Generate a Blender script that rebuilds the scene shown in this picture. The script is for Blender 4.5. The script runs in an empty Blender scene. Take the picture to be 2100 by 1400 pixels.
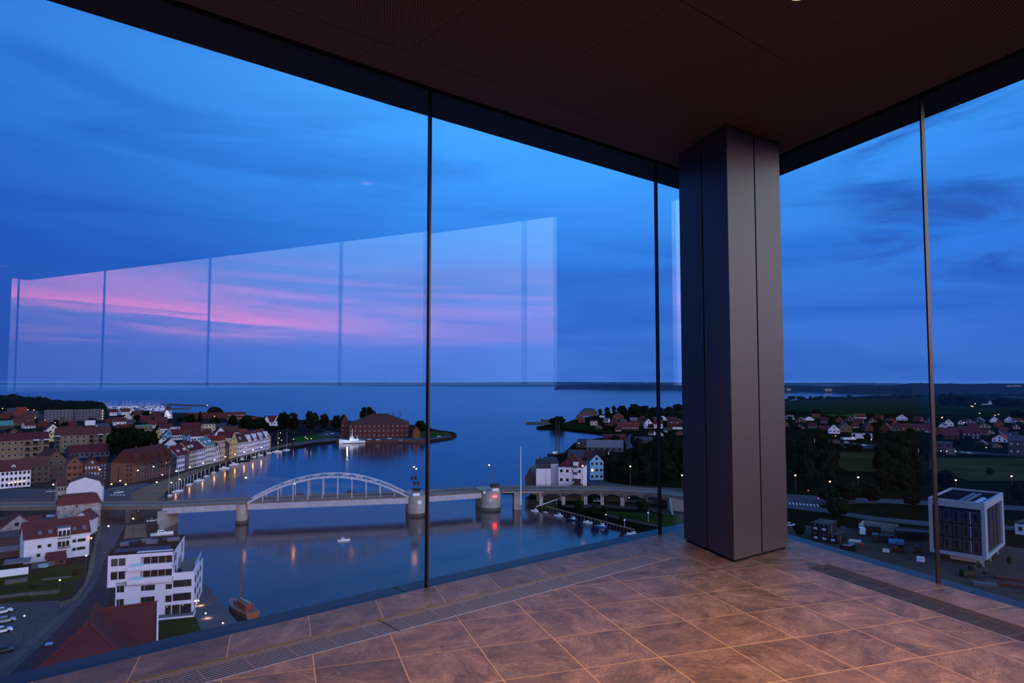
import bpy, math, random
from mathutils import Vector, Matrix
R = math.radians
sin, cos, pi = math.sin, math.cos, math.pi
scn = bpy.context.scene
col = scn.collection
random.seed(7)

# ------------------------------------------------------------------ camera
EYE = 1.5                       # eye height above the tiled floor (floor z = 0)
F = 1400.0                      # focal length in pixels of the 2100 x 1400 frame
PITCH = math.atan(80.3 / F)
cd = bpy.data.cameras.new('camera')
cam = bpy.data.objects.new('camera', cd)
col.objects.link(cam)
cam.location = (0, 0, EYE)
cam.rotation_euler = (pi / 2 + PITCH, 0, 0)
cd.sensor_width = 36.0
cd.lens = 36.0 * F / 2100.0
cd.clip_start = 0.05
cd.clip_end = 40000
scn.camera = cam
scn.view_settings.view_transform = 'Standard'
scn.view_settings.look = 'None'
scn.view_settings.exposure = 0.0
scn.view_settings.gamma = 1.0
scn.view_settings.use_curve_mapping = False
scn.cycles.max_bounces = 8
scn.cycles.diffuse_bounces = 3
scn.cycles.glossy_bounces = 4
scn.cycles.transparent_max_bounces = 14
scn.cycles.volume_bounces = 1
scn.cycles.sample_clamp_indirect = 6.0
scn.cycles.sample_clamp_direct = 0.0
scn.cycles.caustics_reflective = False


# ------------------------------------------------------------------ node helpers
class NT:
    """small wrapper that wires shader nodes"""
    def __init__(s, tree):
        s.t = tree; s.n = tree.nodes; s.l = tree.links

    def node(s, kind, **kw):
        nd = s.n.new(kind)
        for k, v in kw.items():
            setattr(nd, k, v)
        return nd

    def put(s, sock, v):
        if isinstance(v, bpy.types.NodeSocket):
            s.l.new(v, sock)
        elif v is not None:
            sock.default_value = v

    def math(s, op, a, b=None, c=None, clamp=False):
        nd = s.node('ShaderNodeMath', operation=op, use_clamp=clamp)
        s.put(nd.inputs[0], a)
        if b is not None: s.put(nd.inputs[1], b)
        if c is not None: s.put(nd.inputs[2], c)
        return nd.outputs[0]

    def vmath(s, op, a, b=None, scale=None):
        nd = s.node('ShaderNodeVectorMath', operation=op)
        s.put(nd.inputs[0], a)
        if b is not None: s.put(nd.inputs[1], b)
        if scale is not None: s.put(nd.inputs['Scale'], scale)
        return nd.outputs['Value' if op in ('LENGTH', 'DOT_PRODUCT', 'DISTANCE') else 'Vector']

    def mix(s, f, a, b, blend='MIX', clamp=True):
        nd = s.node('ShaderNodeMix', data_type='RGBA', blend_type=blend)
        nd.clamp_factor = clamp
        s.put(nd.inputs['Factor'], f)
        s.put(nd.inputs[6], a if not isinstance(a, tuple) else (*a[:3], 1))
        s.put(nd.inputs[7], b if not isinstance(b, tuple) else (*b[:3], 1))
        return nd.outputs[2]

    def ramp(s, fac, stops, interp='LINEAR'):
        nd = s.node('ShaderNodeValToRGB')
        e = nd.color_ramp.elements
        nd.color_ramp.interpolation = interp
        while len(e) < len(stops): e.new(0.5)
        for i, (p, c) in enumerate(stops):
            e[i].position = p
            e[i].color = (*c[:3], 1) if isinstance(c, tuple) else (c, c, c, 1)
        s.put(nd.inputs[0], fac)
        return nd.outputs[0]

    def maprange(s, v, a, b, c, d, smooth=False):
        nd = s.node('ShaderNodeMapRange')
        if smooth: nd.interpolation_type = 'SMOOTHSTEP'
        s.put(nd.inputs[0], v)
        for i, x in enumerate((a, b, c, d)): nd.inputs[i + 1].default_value = x
        return nd.outputs[0]

    def noise(s, vec, scale, detail=3, rough=0.5, dist=0.0):
        nd = s.node('ShaderNodeTexNoise')
        s.put(nd.inputs['Vector'], vec)
        nd.inputs['Scale'].default_value = scale
        nd.inputs['Detail'].default_value = detail
        nd.inputs['Roughness'].default_value = rough
        nd.inputs['Distortion'].default_value = dist
        return nd.outputs[0]

    def comb(s, x, y, z=0.0):
        nd = s.node('ShaderNodeCombineXYZ')
        for i, v in enumerate((x, y, z)): s.put(nd.inputs[i], v)
        return nd.outputs[0]

    def sep(s, v):
        nd = s.node('ShaderNodeSeparateXYZ')
        s.put(nd.inputs[0], v)
        return nd.outputs


def S(h):
    """sRGB hex -> linear rgb"""
    r = [int(h[i:i + 2], 16) / 255 for i in (0, 2, 4)]
    return tuple(c / 12.92 if c <= 0.04045 else ((c + 0.055) / 1.055) ** 2.4 for c in r)


# ------------------------------------------------------------------ world: blue hour, afterglow in the west
def build_world():
    w = bpy.data.worlds.new('dusk_sky')
    scn.world = w
    w.use_nodes = True
    w.node_tree.nodes.clear()
    k = NT(w.node_tree)
    tc = k.node('ShaderNodeTexCoord')
    d = k.vmath('NORMALIZE', tc.outputs['Generated'])
    x, y, z = k.sep(d)
    az = k.math('MULTIPLY', k.math('ARCTAN2', x, y), 180 / pi)        # degrees, 0 = ahead, + = right
    el = k.math('MULTIPLY', k.math('ARCSINE', z), 180 / pi)
    e90 = k.math('DIVIDE', el, 90.0, clamp=True)
    east = k.ramp(e90, [(0.0, (0.056, 0.175, 0.63)), (0.05, (0.050, 0.190, 0.70)), (0.11, (0.040, 0.225, 0.82)),
                        (0.19, (0.060, 0.39, 1.10)), (0.30, (0.090, 0.51, 1.20)), (0.5, (0.06, 0.34, 1.0)), (1.0, (0.055, 0.30, 0.90))])
    # the eastern sky darkens away from the brighter middle
    azc = k.math('ABSOLUTE', k.math('SUBTRACT', az, 14.0))
    dark = k.maprange(azc, 8.0, 62.0, 1.0, 0.42, True)
    hi = k.maprange(el, 20.0, 60.0, 0.0, 1.0, True)
    dark = k.math('ADD', dark, k.math('MULTIPLY', hi, k.math('SUBTRACT', 1.0, dark)))
    east = k.mix(1.0, east, k.comb(dark, dark, k.math('POWER', dark, 0.62)), 'MULTIPLY')
    # soft eastern clouds
    cv = k.comb(k.math('MULTIPLY', az, 0.045), k.math('MULTIPLY', el, 0.19), 0.0)
    cn = k.noise(cv, 1.25, 6, 0.58, 0.9)
    patch = k.math('MULTIPLY', k.maprange(az, 24.0, 30.0, 0.12, 1.0, True), k.maprange(el, 4.0, 9.0, 0.1, 1.0, True))
    patch = k.math('MULTIPLY', patch, k.maprange(el, 17.0, 28.0, 1.0, 0.1, True))
    cl = k.math('MULTIPLY', k.maprange(cn, 0.47, 0.66, 0.0, 0.80, True), patch)
    east = k.mix(cl, east, (0.022, 0.085, 0.42))
    cv2 = k.comb(k.math('MULTIPLY', az, 0.02), k.math('MULTIPLY', el, 0.16), 7.0)
    cn2 = k.noise(cv2, 2.2, 4, 0.5, 0.6)
    east = k.mix(k.maprange(cn2, 0.40, 0.72, 0.0, 0.38, True), east, (0.010, 0.085, 0.50))
    # western sky with the afterglow
    west = k.ramp(e90, [(0.0, (0.9, 1.3, 2.7)), (0.03, (1.3, 1.5, 3.1)), (0.05, (2.6, 2.1, 3.6)), (0.085, (2.7, 3.0, 3.6)),
                        (0.13, (2.3, 3.4, 3.4)), (0.25, (1.15, 1.55, 2.3)), (0.5, (0.28, 0.55, 1.25)), (1.0, (0.055, 0.30, 0.90))])
    sv = k.comb(k.math('MULTIPLY', az, 0.05), k.math('ADD', k.math('MULTIPLY', el, 0.9), k.math('MULTIPLY', az, -0.045)), 3.0)
    sn = k.noise(sv, 0.75, 7, 0.62, 1.1)
    band = k.math('MULTIPLY', k.maprange(el, 2.4, 3.8, 0.0, 1.0, True), k.maprange(el, 7.2, 10.5, 1.0, 0.0, True))
    band = k.math('MULTIPLY', band, k.maprange(az, 92.0, 122.0, 0.30, 1.0, True))
    west = k.mix(k.math('MULTIPLY', k.maprange(sn, 0.38, 0.64, 0.0, 0.85, True), band), west, (10.5, 3.4, 3.9))
    west = k.mix(k.math('MULTIPLY', k.maprange(sn, 0.42, 0.28, 0.0, 0.75, True), band), west, (1.6, 1.8, 3.3))
    # the brightest lit cloud edge
    c0 = k.math('ADD', k.math('MULTIPLY', k.math('SUBTRACT', az, 111.0), 0.062), 4.1)
    wob = k.math('MULTIPLY', k.math('SUBTRACT', k.noise(sv, 0.8, 5, 0.6, 1.0), 0.5), 2.2)
    dd = k.math('SUBTRACT', k.math('ADD', el, wob), c0)
    st = k.math('MULTIPLY', k.maprange(dd, -0.30, 0.05, 0.0, 1.0, True), k.maprange(dd, 0.15, 1.6, 1.0, 0.0, True))
    st = k.math('MULTIPLY', st, k.maprange(az, 104.0, 124.0, 0.0, 1.0, True))
    west = k.mix(k.math('MULTIPLY', st, 0.9), west, (18.5, 3.8, 3.6))
    azw = k.math('ABSOLUTE', k.math('SUBTRACT', az, 135.0))
    azw = k.math('MINIMUM', azw, k.math('SUBTRACT', 360.0, azw))
    wf = k.maprange(azw, 34.0, 88.0, 1.0, 0.0, True)
    sky = k.mix(wf, east, west)
    # below the horizon (never seen from here): the dark land goes on
    sky = k.mix(k.maprange(el, -1.0, -0.2, 1.0, 0.0), sky, (0.012, 0.03, 0.09))
    bg = k.node('ShaderNodeBackground')
    k.put(bg.inputs[0], sky)
    bg.inputs[1].default_value = 1.0
    out = k.node('ShaderNodeOutputWorld')
    k.l.new(bg.outputs[0], out.inputs[0])
    w.cycles.sampling_method = 'MANUAL'
    w.cycles.sample_map_resolution = 1024


build_world()


# ------------------------------------------------------------------ materials
M = {}


def mat(name, c, rough=0.7, var=0.0, vscale=1.0, bump=0.0, bscale=30.0, metal=0.0, spec=0.2, c2=None, coord='Object', rnd=0.0, emit=None, es=0.0):
    m = bpy.data.materials.new(name)
    m.use_nodes = True
    k = NT(m.node_tree)
    b = m.node_tree.nodes['Principled BSDF']
    b.inputs['Roughness'].default_value = rough
    b.inputs['Metallic'].default_value = metal
    b.inputs['Specular IOR Level'].default_value = spec
    colr = (*c, 1)
    vec = None
    if var or bump or c2:
        vec = k.node('ShaderNodeTexCoord').outputs[coord]
    if var or c2:
        n = k.noise(vec, vscale, 5, 0.6)
        a = tuple(min(1, v * (1 - var)) for v in c)
        bb = c2 if c2 else tuple(min(1, v * (1 + var)) for v in c)
        colr = k.mix(k.maprange(n, 0.3, 0.7, 0, 1), a, bb)
    if rnd:
        oi = k.node('ShaderNodeObjectInfo')
        f = k.maprange(oi.outputs['Random'], 0, 1, 1 - rnd, 1 + rnd)
        colr = k.mix(1.0, colr if not isinstance(colr, tuple) else colr[:3], k.comb(f, f, f), 'MULTIPLY')
    k.put(b.inputs['Base Color'], colr)
    if bump:
        bn = k.node('ShaderNodeBump')
        bn.inputs['Strength'].default_value = bump
        bn.inputs['Distance'].default_value = 0.02
        k.l.new(k.noise(vec, bscale, 4, 0.6), bn.inputs['Height'])
        k.l.new(bn.outputs[0], b.inputs['Normal'])
    if emit:
        b.inputs['Emission Color'].default_value = (*emit, 1)
        b.inputs['Emission Strength'].default_value = es
    M[name] = m
    return m


def glow(name, c, s):
    m = bpy.data.materials.new(name)
    m.use_nodes = True
    m.node_tree.nodes.clear()
    k = NT(m.node_tree)
    e = k.node('ShaderNodeEmission')
    e.inputs[0].default_value = (*c, 1)
    e.inputs[1].default_value = s
    o = k.node('ShaderNodeOutputMaterial')
    k.l.new(e.outputs[0], o.inputs[0])
    M[name] = m
    return m


# ------------------------------------------------------------------ mesh helpers
class MB:
    """collects simple solids and links them as ONE mesh object"""
    def __init__(s):
        s.v = []; s.f = []

    def add(s, vs, fs):
        o = len(s.v)
        s.v += [tuple(v) for v in vs]
        s.f += [tuple(i + o for i in f) for f in fs]
        return s

    def box(s, c, d, rz=0.0):
        """box by centre c, size d, turned rz about its centre"""
        cx, cy, cz = c
        hx, hy, hz = d[0] / 2, d[1] / 2, d[2] / 2
        ca, sa = cos(rz), sin(rz)
        vs = []
        for z in (-hz, hz):
            for x, y in ((-hx, -hy), (hx, -hy), (hx, hy), (-hx, hy)):
                vs.append((cx + x * ca - y * sa, cy + x * sa + y * ca, cz + z))
        return s.add(vs, [(3, 2, 1, 0), (4, 5, 6, 7), (0, 1, 5, 4), (1, 2, 6, 5), (2, 3, 7, 6), (3, 0, 4, 7)])

    def b2(s, x0, x1, y0, y1, z0, z1):
        return s.box(((x0 + x1) / 2, (y0 + y1) / 2, (z0 + z1) / 2), (abs(x1 - x0), abs(y1 - y0), abs(z1 - z0)))

    def prism(s, poly, z0, z1):
        """vertical prism over a ccw polygon"""
        n = len(poly)
        if sum(poly[i][0] * poly[(i + 1) % n][1] - poly[(i + 1) % n][0] * poly[i][1] for i in range(n)) < 0:
            poly = poly[::-1]
        vs = [(p[0], p[1], z0) for p in poly] + [(p[0], p[1], z1) for p in poly]
        fs = [tuple(range(n - 1, -1, -1)), tuple(range(n, 2 * n))]
        fs += [(i, (i + 1) % n, (i + 1) % n + n, i + n) for i in range(n)]
        return s.add(vs, fs)

    def xprism(s, prof, x0, x1):
        """profile (y,z) extruded along x"""
        n = len(prof)
        if sum(prof[i][0] * prof[(i + 1) % n][1] - prof[(i + 1) % n][0] * prof[i][1] for i in range(n)) < 0:
            prof = prof[::-1]
        vs = [(x0, p[0], p[1]) for p in prof] + [(x1, p[0], p[1]) for p in prof]
        fs = [tuple(range(n - 1, -1, -1)), tuple(range(n, 2 * n))] + [(i, (i + 1) % n, (i + 1) % n + n, i + n) for i in range(n)]
        return s.add(vs, fs)

    def yprism(s, prof, y0, y1):
        """profile (x,z) extruded along y"""
        n = len(prof)
        if sum(prof[i][0] * prof[(i + 1) % n][1] - prof[(i + 1) % n][0] * prof[i][1] for i in range(n)) > 0:
            prof = prof[::-1]
        vs = [(p[0], y0, p[1]) for p in prof] + [(p[0], y1, p[1]) for p in prof]
        fs = [tuple(range(n - 1, -1, -1)), tuple(range(n, 2 * n))] + [(i, (i + 1) % n, (i + 1) % n + n, i + n) for i in range(n)]
        return s.add(vs, fs)

    def tube(s, a, b, r0, r1=None, n=6):
        a, b = Vector(a), Vector(b)
        r1 = r0 if r1 is None else r1
        d = (b - a).normalized()
        t = Vector((0, 0, 1)) if abs(d.z) < 0.9 else Vector((1, 0, 0))
        u = d.cross(t).normalized(); w = d.cross(u)
        vs = []
        for p, r in ((a, r0), (b, r1)):
            for i in range(n):
                q = 2 * pi * i / n
                vs.append(p + u * (r * cos(q)) + w * (r * sin(q)))
        fs = [tuple(range(n)), tuple(range(2 * n - 1, n - 1, -1))] + [(i + n, (i + 1) % n + n, (i + 1) % n, i) for i in range(n)]
        return s.add(vs, fs)

    def beam(s, a, b, wd, ht):
        """rectangular bar from a to b, width wd (horizontal), height ht"""
        a, b = Vector(a), Vector(b)
        d = (b - a).normalized()
        u = d.cross(Vector((0, 0, 1)))
        u = u.normalized() if u.length > 1e-4 else Vector((1, 0, 0))
        w = u.cross(d)
        vs = [p + u * (sx * wd / 2) + w * (sz * ht / 2) for p in (a, b) for sx, sz in ((-1, -1), (1, -1), (1, 1), (-1, 1))]
        return s.add(vs, [(3, 2, 1, 0), (4, 5, 6, 7), (0, 1, 5, 4), (1, 2, 6, 5), (2, 3, 7, 6), (3, 0, 4, 7)])

    def lathe(s, prof, n=12, c=(0, 0)):
        """(r,z) profile turned about the vertical through c"""
        vs = []; fs = []
        for r, z in prof:
            vs += [(c[0] + r * cos(2 * pi * i / n), c[1] + r * sin(2 * pi * i / n), z) for i in range(n)]
        for k in range(len(prof) - 1):
            fs += [(k * n + i, k * n + (i + 1) % n, (k + 1) * n + (i + 1) % n, (k + 1) * n + i) for i in range(n)]
        fs += [tuple(range(n - 1, -1, -1)), tuple(range((len(prof) - 1) * n, len(prof) * n))]
        return s.add(vs, fs)

    def blob(s, c, r, sub=1, jit=0.18, rng=random):
        """lumpy ball: one clump of foliage"""
        base = ICO[sub]
        rx, ry, rz = r if isinstance(r, tuple) else (r, r, r)
        vs = []
        for v in base[0]:
            q = 1 + rng.uniform(-jit, jit)
            vs.append((c[0] + v[0] * rx * q, c[1] + v[1] * ry * q, c[2] + v[2] * rz * q))
        return s.add(vs, base[1])

    def mesh(s, name):
        me = bpy.data.meshes.new(name)
        me.from_pydata(s.v, [], s.f)
        me.update()
        return me

    def obj(s, name, m, parent=None, smooth=False):
        me = s.mesh(name)
        if smooth:
            me.polygons.foreach_set('use_smooth', [True] * len(me.polygons))
        return link(name, me, m, parent)


def link(name, me, m, parent=None):
    if m is not None and not me.materials:
        me.materials.append(M[m] if isinstance(m, str) else m)
    o = bpy.data.objects.new(name, me)
    col.objects.link(o)
    if parent is not None: o.parent = parent
    return o


def ico_data():
    t = (1 + 5 ** 0.5) / 2
    v = [Vector(p).normalized() for p in ((-1, t, 0), (1, t, 0), (-1, -t, 0), (1, -t, 0), (0, -1, t), (0, 1, t), (0, -1, -t), (0, 1, -t), (t, 0, -1), (t, 0, 1), (-t, 0, -1), (-t, 0, 1))]
    f = [(0, 11, 5), (0, 5, 1), (0, 1, 7), (0, 7, 10), (0, 10, 11), (1, 5, 9), (5, 11, 4), (11, 10, 2), (10, 7, 6), (7, 1, 8), (3, 9, 4), (3, 4, 2), (3, 2, 6), (3, 6, 8), (3, 8, 9), (4, 9, 5), (2, 4, 11), (6, 2, 10), (8, 6, 7), (9, 8, 1)]
    out = [([tuple(p) for p in v], f)]
    for _ in range(2):
        cache = {}; nf = []; v = list(v)
        def mid(a, b):
            key = (min(a, b), max(a, b))
            if key not in cache:
                v.append(((v[a] + v[b]) / 2).normalized()); cache[key] = len(v) - 1
            return cache[key]
        for a, b, c in f:
            ab, bc, ca = mid(a, b), mid(b, c), mid(c, a)
            nf += [(a, ab, ca), (b, bc, ab), (c, ca, bc), (ab, bc, ca)]
        f = nf
        out.append(([tuple(p) for p in v], f))
    return out


ICO = ico_data()


def tag(o, label=None, cat=None, group=None, kind=None):
    if label: o['label'] = label
    if cat: o['category'] = cat
    if group: o['group'] = group
    if kind: o['kind'] = kind
    return o


def thing(name, label, cat, loc=(0, 0, 0), rz=0.0, group=None):
    o = bpy.data.objects.new(name, None)
    o.empty_display_size = 0.5
    col.objects.link(o)
    o.location = loc
    o.rotation_euler = (0, 0, rz)
    return tag(o, label, cat, group)


def struct(o):
    o['kind'] = 'structure'
    return o


def copy_tree(o, parent=None):
    c = o.copy()
    col.objects.link(c)
    c.parent = parent
    for ch in list(o.children):
        copy_tree(ch, c)
    return c


# a point of the real ground: the ray through a picture point meets the level z
def W(u, v, z):
    x, y = (u - 1050) / F, -(v - 700) / F
    d = (x, cos(PITCH) - y * sin(PITCH), sin(PITCH) + y * cos(PITCH))
    t = (z - EYE) / d[2]
    return Vector((d[0] * t, d[1] * t, z))


def PX(p):
    """metres per picture unit at point p"""
    return (p[1] * cos(PITCH) + (p[2] - EYE) * sin(PITCH)) / F


# ------------------------------------------------------------------ the viewing room
def az2(a):
    return Vector((sin(R(a)), cos(R(a))))


PA = Vector((-0.618, 5.059))            # window joint on the long glass wall
DL, DL1 = az2(50.3), az2(48.8)          # glass wall beyond / before that joint
NL, NL1 = Vector((DL.y, -DL.x)), Vector((DL1.y, -DL1.x))
PC = Vector((2.306, 7.486))             # the corner behind the column
DR = az2(159.9)                         # other glass wall, from the corner back into the room
NR = Vector((DR.y, -DR.x))
LEND, REND = 14.6, 14.45
CEIL = 3.7


def clip(poly, halfs):
    """clip a polygon by half planes (p0, n): keep (p-p0).n >= 0"""
    for p0, n in halfs:
        out = []
        for i, a in enumerate(poly):
            b = poly[(i + 1) % len(poly)]
            da, db = (a - p0).dot(n), (b - p0).dot(n)
            if da >= 0: out.append(a)
            if (da >= 0) != (db >= 0): out.append(a + (b - a) * (da / (da - db)))
        poly = out
        if len(poly) < 3: return []
    return poly


def area(p):
    return abs(sum(p[i].x * p[(i + 1) % len(p)].y - p[(i + 1) % len(p)].x * p[i].y for i in range(len(p)))) / 2


def Lp(perp, along):
    return PA + NL * perp + DL * along


def Rp(perp, s):
    return PC + NR * perp + DR * s


def glass_mat():
    m = bpy.data.materials.new('window_glass')
    m.use_nodes = True
    m.node_tree.nodes.clear()
    k = NT(m.node_tree)
    lw = k.node('ShaderNodeLayerWeight')
    f5 = k.math('POWER', lw.outputs['Facing'], 4.0)
    fac = k.math('ADD', 0.021, k.math('MULTIPLY', f5, 0.80))
    tr = k.node('ShaderNodeBsdfTransparent'); tr.inputs[0].default_value = (0.95, 0.985, 1.0, 1)
    gl = k.node('ShaderNodeBsdfGlossy'); gl.inputs['Roughness'].default_value = 0.0
    gl.inputs[0].default_value = (1, 1, 1, 1)
    mx = k.node('ShaderNodeMixShader')
    k.l.new(fac, mx.inputs[0]); k.l.new(tr.outputs[0], mx.inputs[1]); k.l.new(gl.outputs[0], mx.inputs[2])
    o = k.node('ShaderNodeOutputMaterial'); k.l.new(mx.outputs[0], o.inputs[0])
    M['glass'] = m


glass_mat()


def slate_mat():
    m = bpy.data.materials.new('slate_tile'); m.use_nodes = True
    k = NT(m.node_tree); b = m.node_tree.nodes['Principled BSDF']
    tc = k.node('ShaderNodeTexCoord'); oi = k.node('ShaderNodeObjectInfo')
    rv = k.vmath('SCALE', k.comb(oi.outputs['Random'], k.math('MULTIPLY', oi.outputs['Random'], 7.3), k.math('MULTIPLY', oi.outputs['Random'], 3.1)), scale=31.0)
    ang = k.math('MULTIPLY', oi.outputs['Random'], 40.0)
    rot = k.node('ShaderNodeVectorRotate', rotation_type='Z_AXIS')
    k.put(rot.inputs['Vector'], tc.outputs['Object']); k.put(rot.inputs['Angle'], ang)
    v = k.vmath('ADD', rot.outputs[0], rv)
    st = k.vmath('MULTIPLY', v, (1.0, 1.7, 1.0))
    n1 = k.noise(st, 3.6, 8, 0.70, 0.45)
    n2 = k.noise(k.vmath('MULTIPLY', v, (1.0, 2.2, 1.0)), 34.0, 7, 0.72, 0.5)
    vo = k.node('ShaderNodeTexVoronoi', feature='DISTANCE_TO_EDGE')
    k.put(vo.inputs['Vector'], k.vmath('ADD', v, k.vmath('SCALE', k.comb(n1, n2, 0.0), scale=0.9)))
    vo.inputs['Scale'].default_value = 1.3
    crack = k.maprange(vo.outputs[0], 0.0, 0.012, 0.55, 1.0)
    big = k.ramp(n1, [(0.30, (0.075, 0.049, 0.034)), (0.47, (0.155, 0.104, 0.074)), (0.58, (0.215, 0.148, 0.108)), (0.74, (0.34, 0.245, 0.185))])
    fine = k.maprange(n2, 0.34, 0.66, 0.60, 1.32)
    tone = k.maprange(k.math('FRACT', k.math('MULTIPLY', oi.outputs['Random'], 17.0)), 0, 1, 0.86, 1.12)
    f = k.math('MULTIPLY', k.math('MULTIPLY', fine, crack), tone)
    k.put(b.inputs['Base Color'], k.mix(1.0, big, k.comb(f, f, f), 'MULTIPLY'))
    k.put(b.inputs['Roughness'], k.maprange(n2, 0.3, 0.7, 0.36, 0.58))
    b.inputs['Specular IOR Level'].default_value = 0.24
    bp = k.node('ShaderNodeBump'); bp.inputs['Strength'].default_value = 0.55; bp.inputs['Distance'].default_value = 0.006
    k.put(bp.inputs['Height'], k.math('ADD', k.math('MULTIPLY', n1, 0.9), k.math('ADD', k.math('MULTIPLY', n2, 0.4), k.math('MULTIPLY', crack, 0.4))))
    k.l.new(bp.outputs[0], b.inputs['Normal'])
    M['slate'] = m


slate_mat()


def perf_mat():
    """brown sheet metal with staggered round holes"""
    m = bpy.data.materials.new('perforated_metal'); m.use_nodes = True
    k = NT(m.node_tree); b = m.node_tree.nodes['Principled BSDF']
    tc = k.node('ShaderNodeTexCoord')
    rot = k.node('ShaderNodeVectorRotate', rotation_type='Z_AXIS')
    k.put(rot.inputs['Vector'], tc.outputs['Object']); rot.inputs['Angle'].default_value = R(20.0)
    q = k.vmath('MULTIPLY', rot.outputs[0], (1 / 0.0185, 1 / 0.032, 0.0))

    def cell(off):
        fr = k.vmath('FRACTION', k.vmath('ADD', q, (off, off, 0)))
        c = k.vmath('MULTIPLY', k.vmath('SUBTRACT', fr, (0.5, 0.5, 0)), (1.0, 1.732, 0))
        return k.vmath('LENGTH', c)
    dmin = k.math('MINIMUM', cell(100.0), cell(100.5))
    hole = k.maprange(dmin, 0.30, 0.34, 1.0, 0.0)
    k.put(b.inputs['Base Color'], k.mix(hole, (0.24, 0.165, 0.145), (0.004, 0.003, 0.003)))
    b.inputs['Roughness'].default_value = 0.6
    M['perf'] = m


perf_mat()
mat('ceiling_band', (0.16, 0.122, 0.115), 0.5, rnd=0.06)
mat('black', (0.004, 0.004, 0.005), 0.7)
mat('soffit', (0.035, 0.034, 0.042), 0.45)
mat('flashing', (0.028, 0.034, 0.055), 0.5, metal=0.4, var=0.12, vscale=3)
mat('mullion', (0.085, 0.068, 0.064), 0.30, metal=0.7)
mat('bronze', (0.125, 0.096, 0.088), 0.42, metal=0.55, var=0.05, vscale=40, bump=0.03, bscale=300)
mat('grout', (0.52, 0.37, 0.24), 0.85, var=0.1, vscale=20)
mat('brass', (0.50, 0.27, 0.09), 0.35, metal=0.8)
mat('steel_slat', (0.42, 0.39, 0.40), 0.45, metal=0.35)
mat('slat_dark', (0.13, 0.115, 0.11), 0.5, metal=0.3)
mat('core_wall', (0.065, 0.05, 0.045), 0.75, var=0.1, vscale=1.5)
mat('trim_white', (0.6, 0.58, 0.55), 0.5)
glow('lamp_disc', (1.0, 0.62, 0.33), 2.6)


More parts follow.
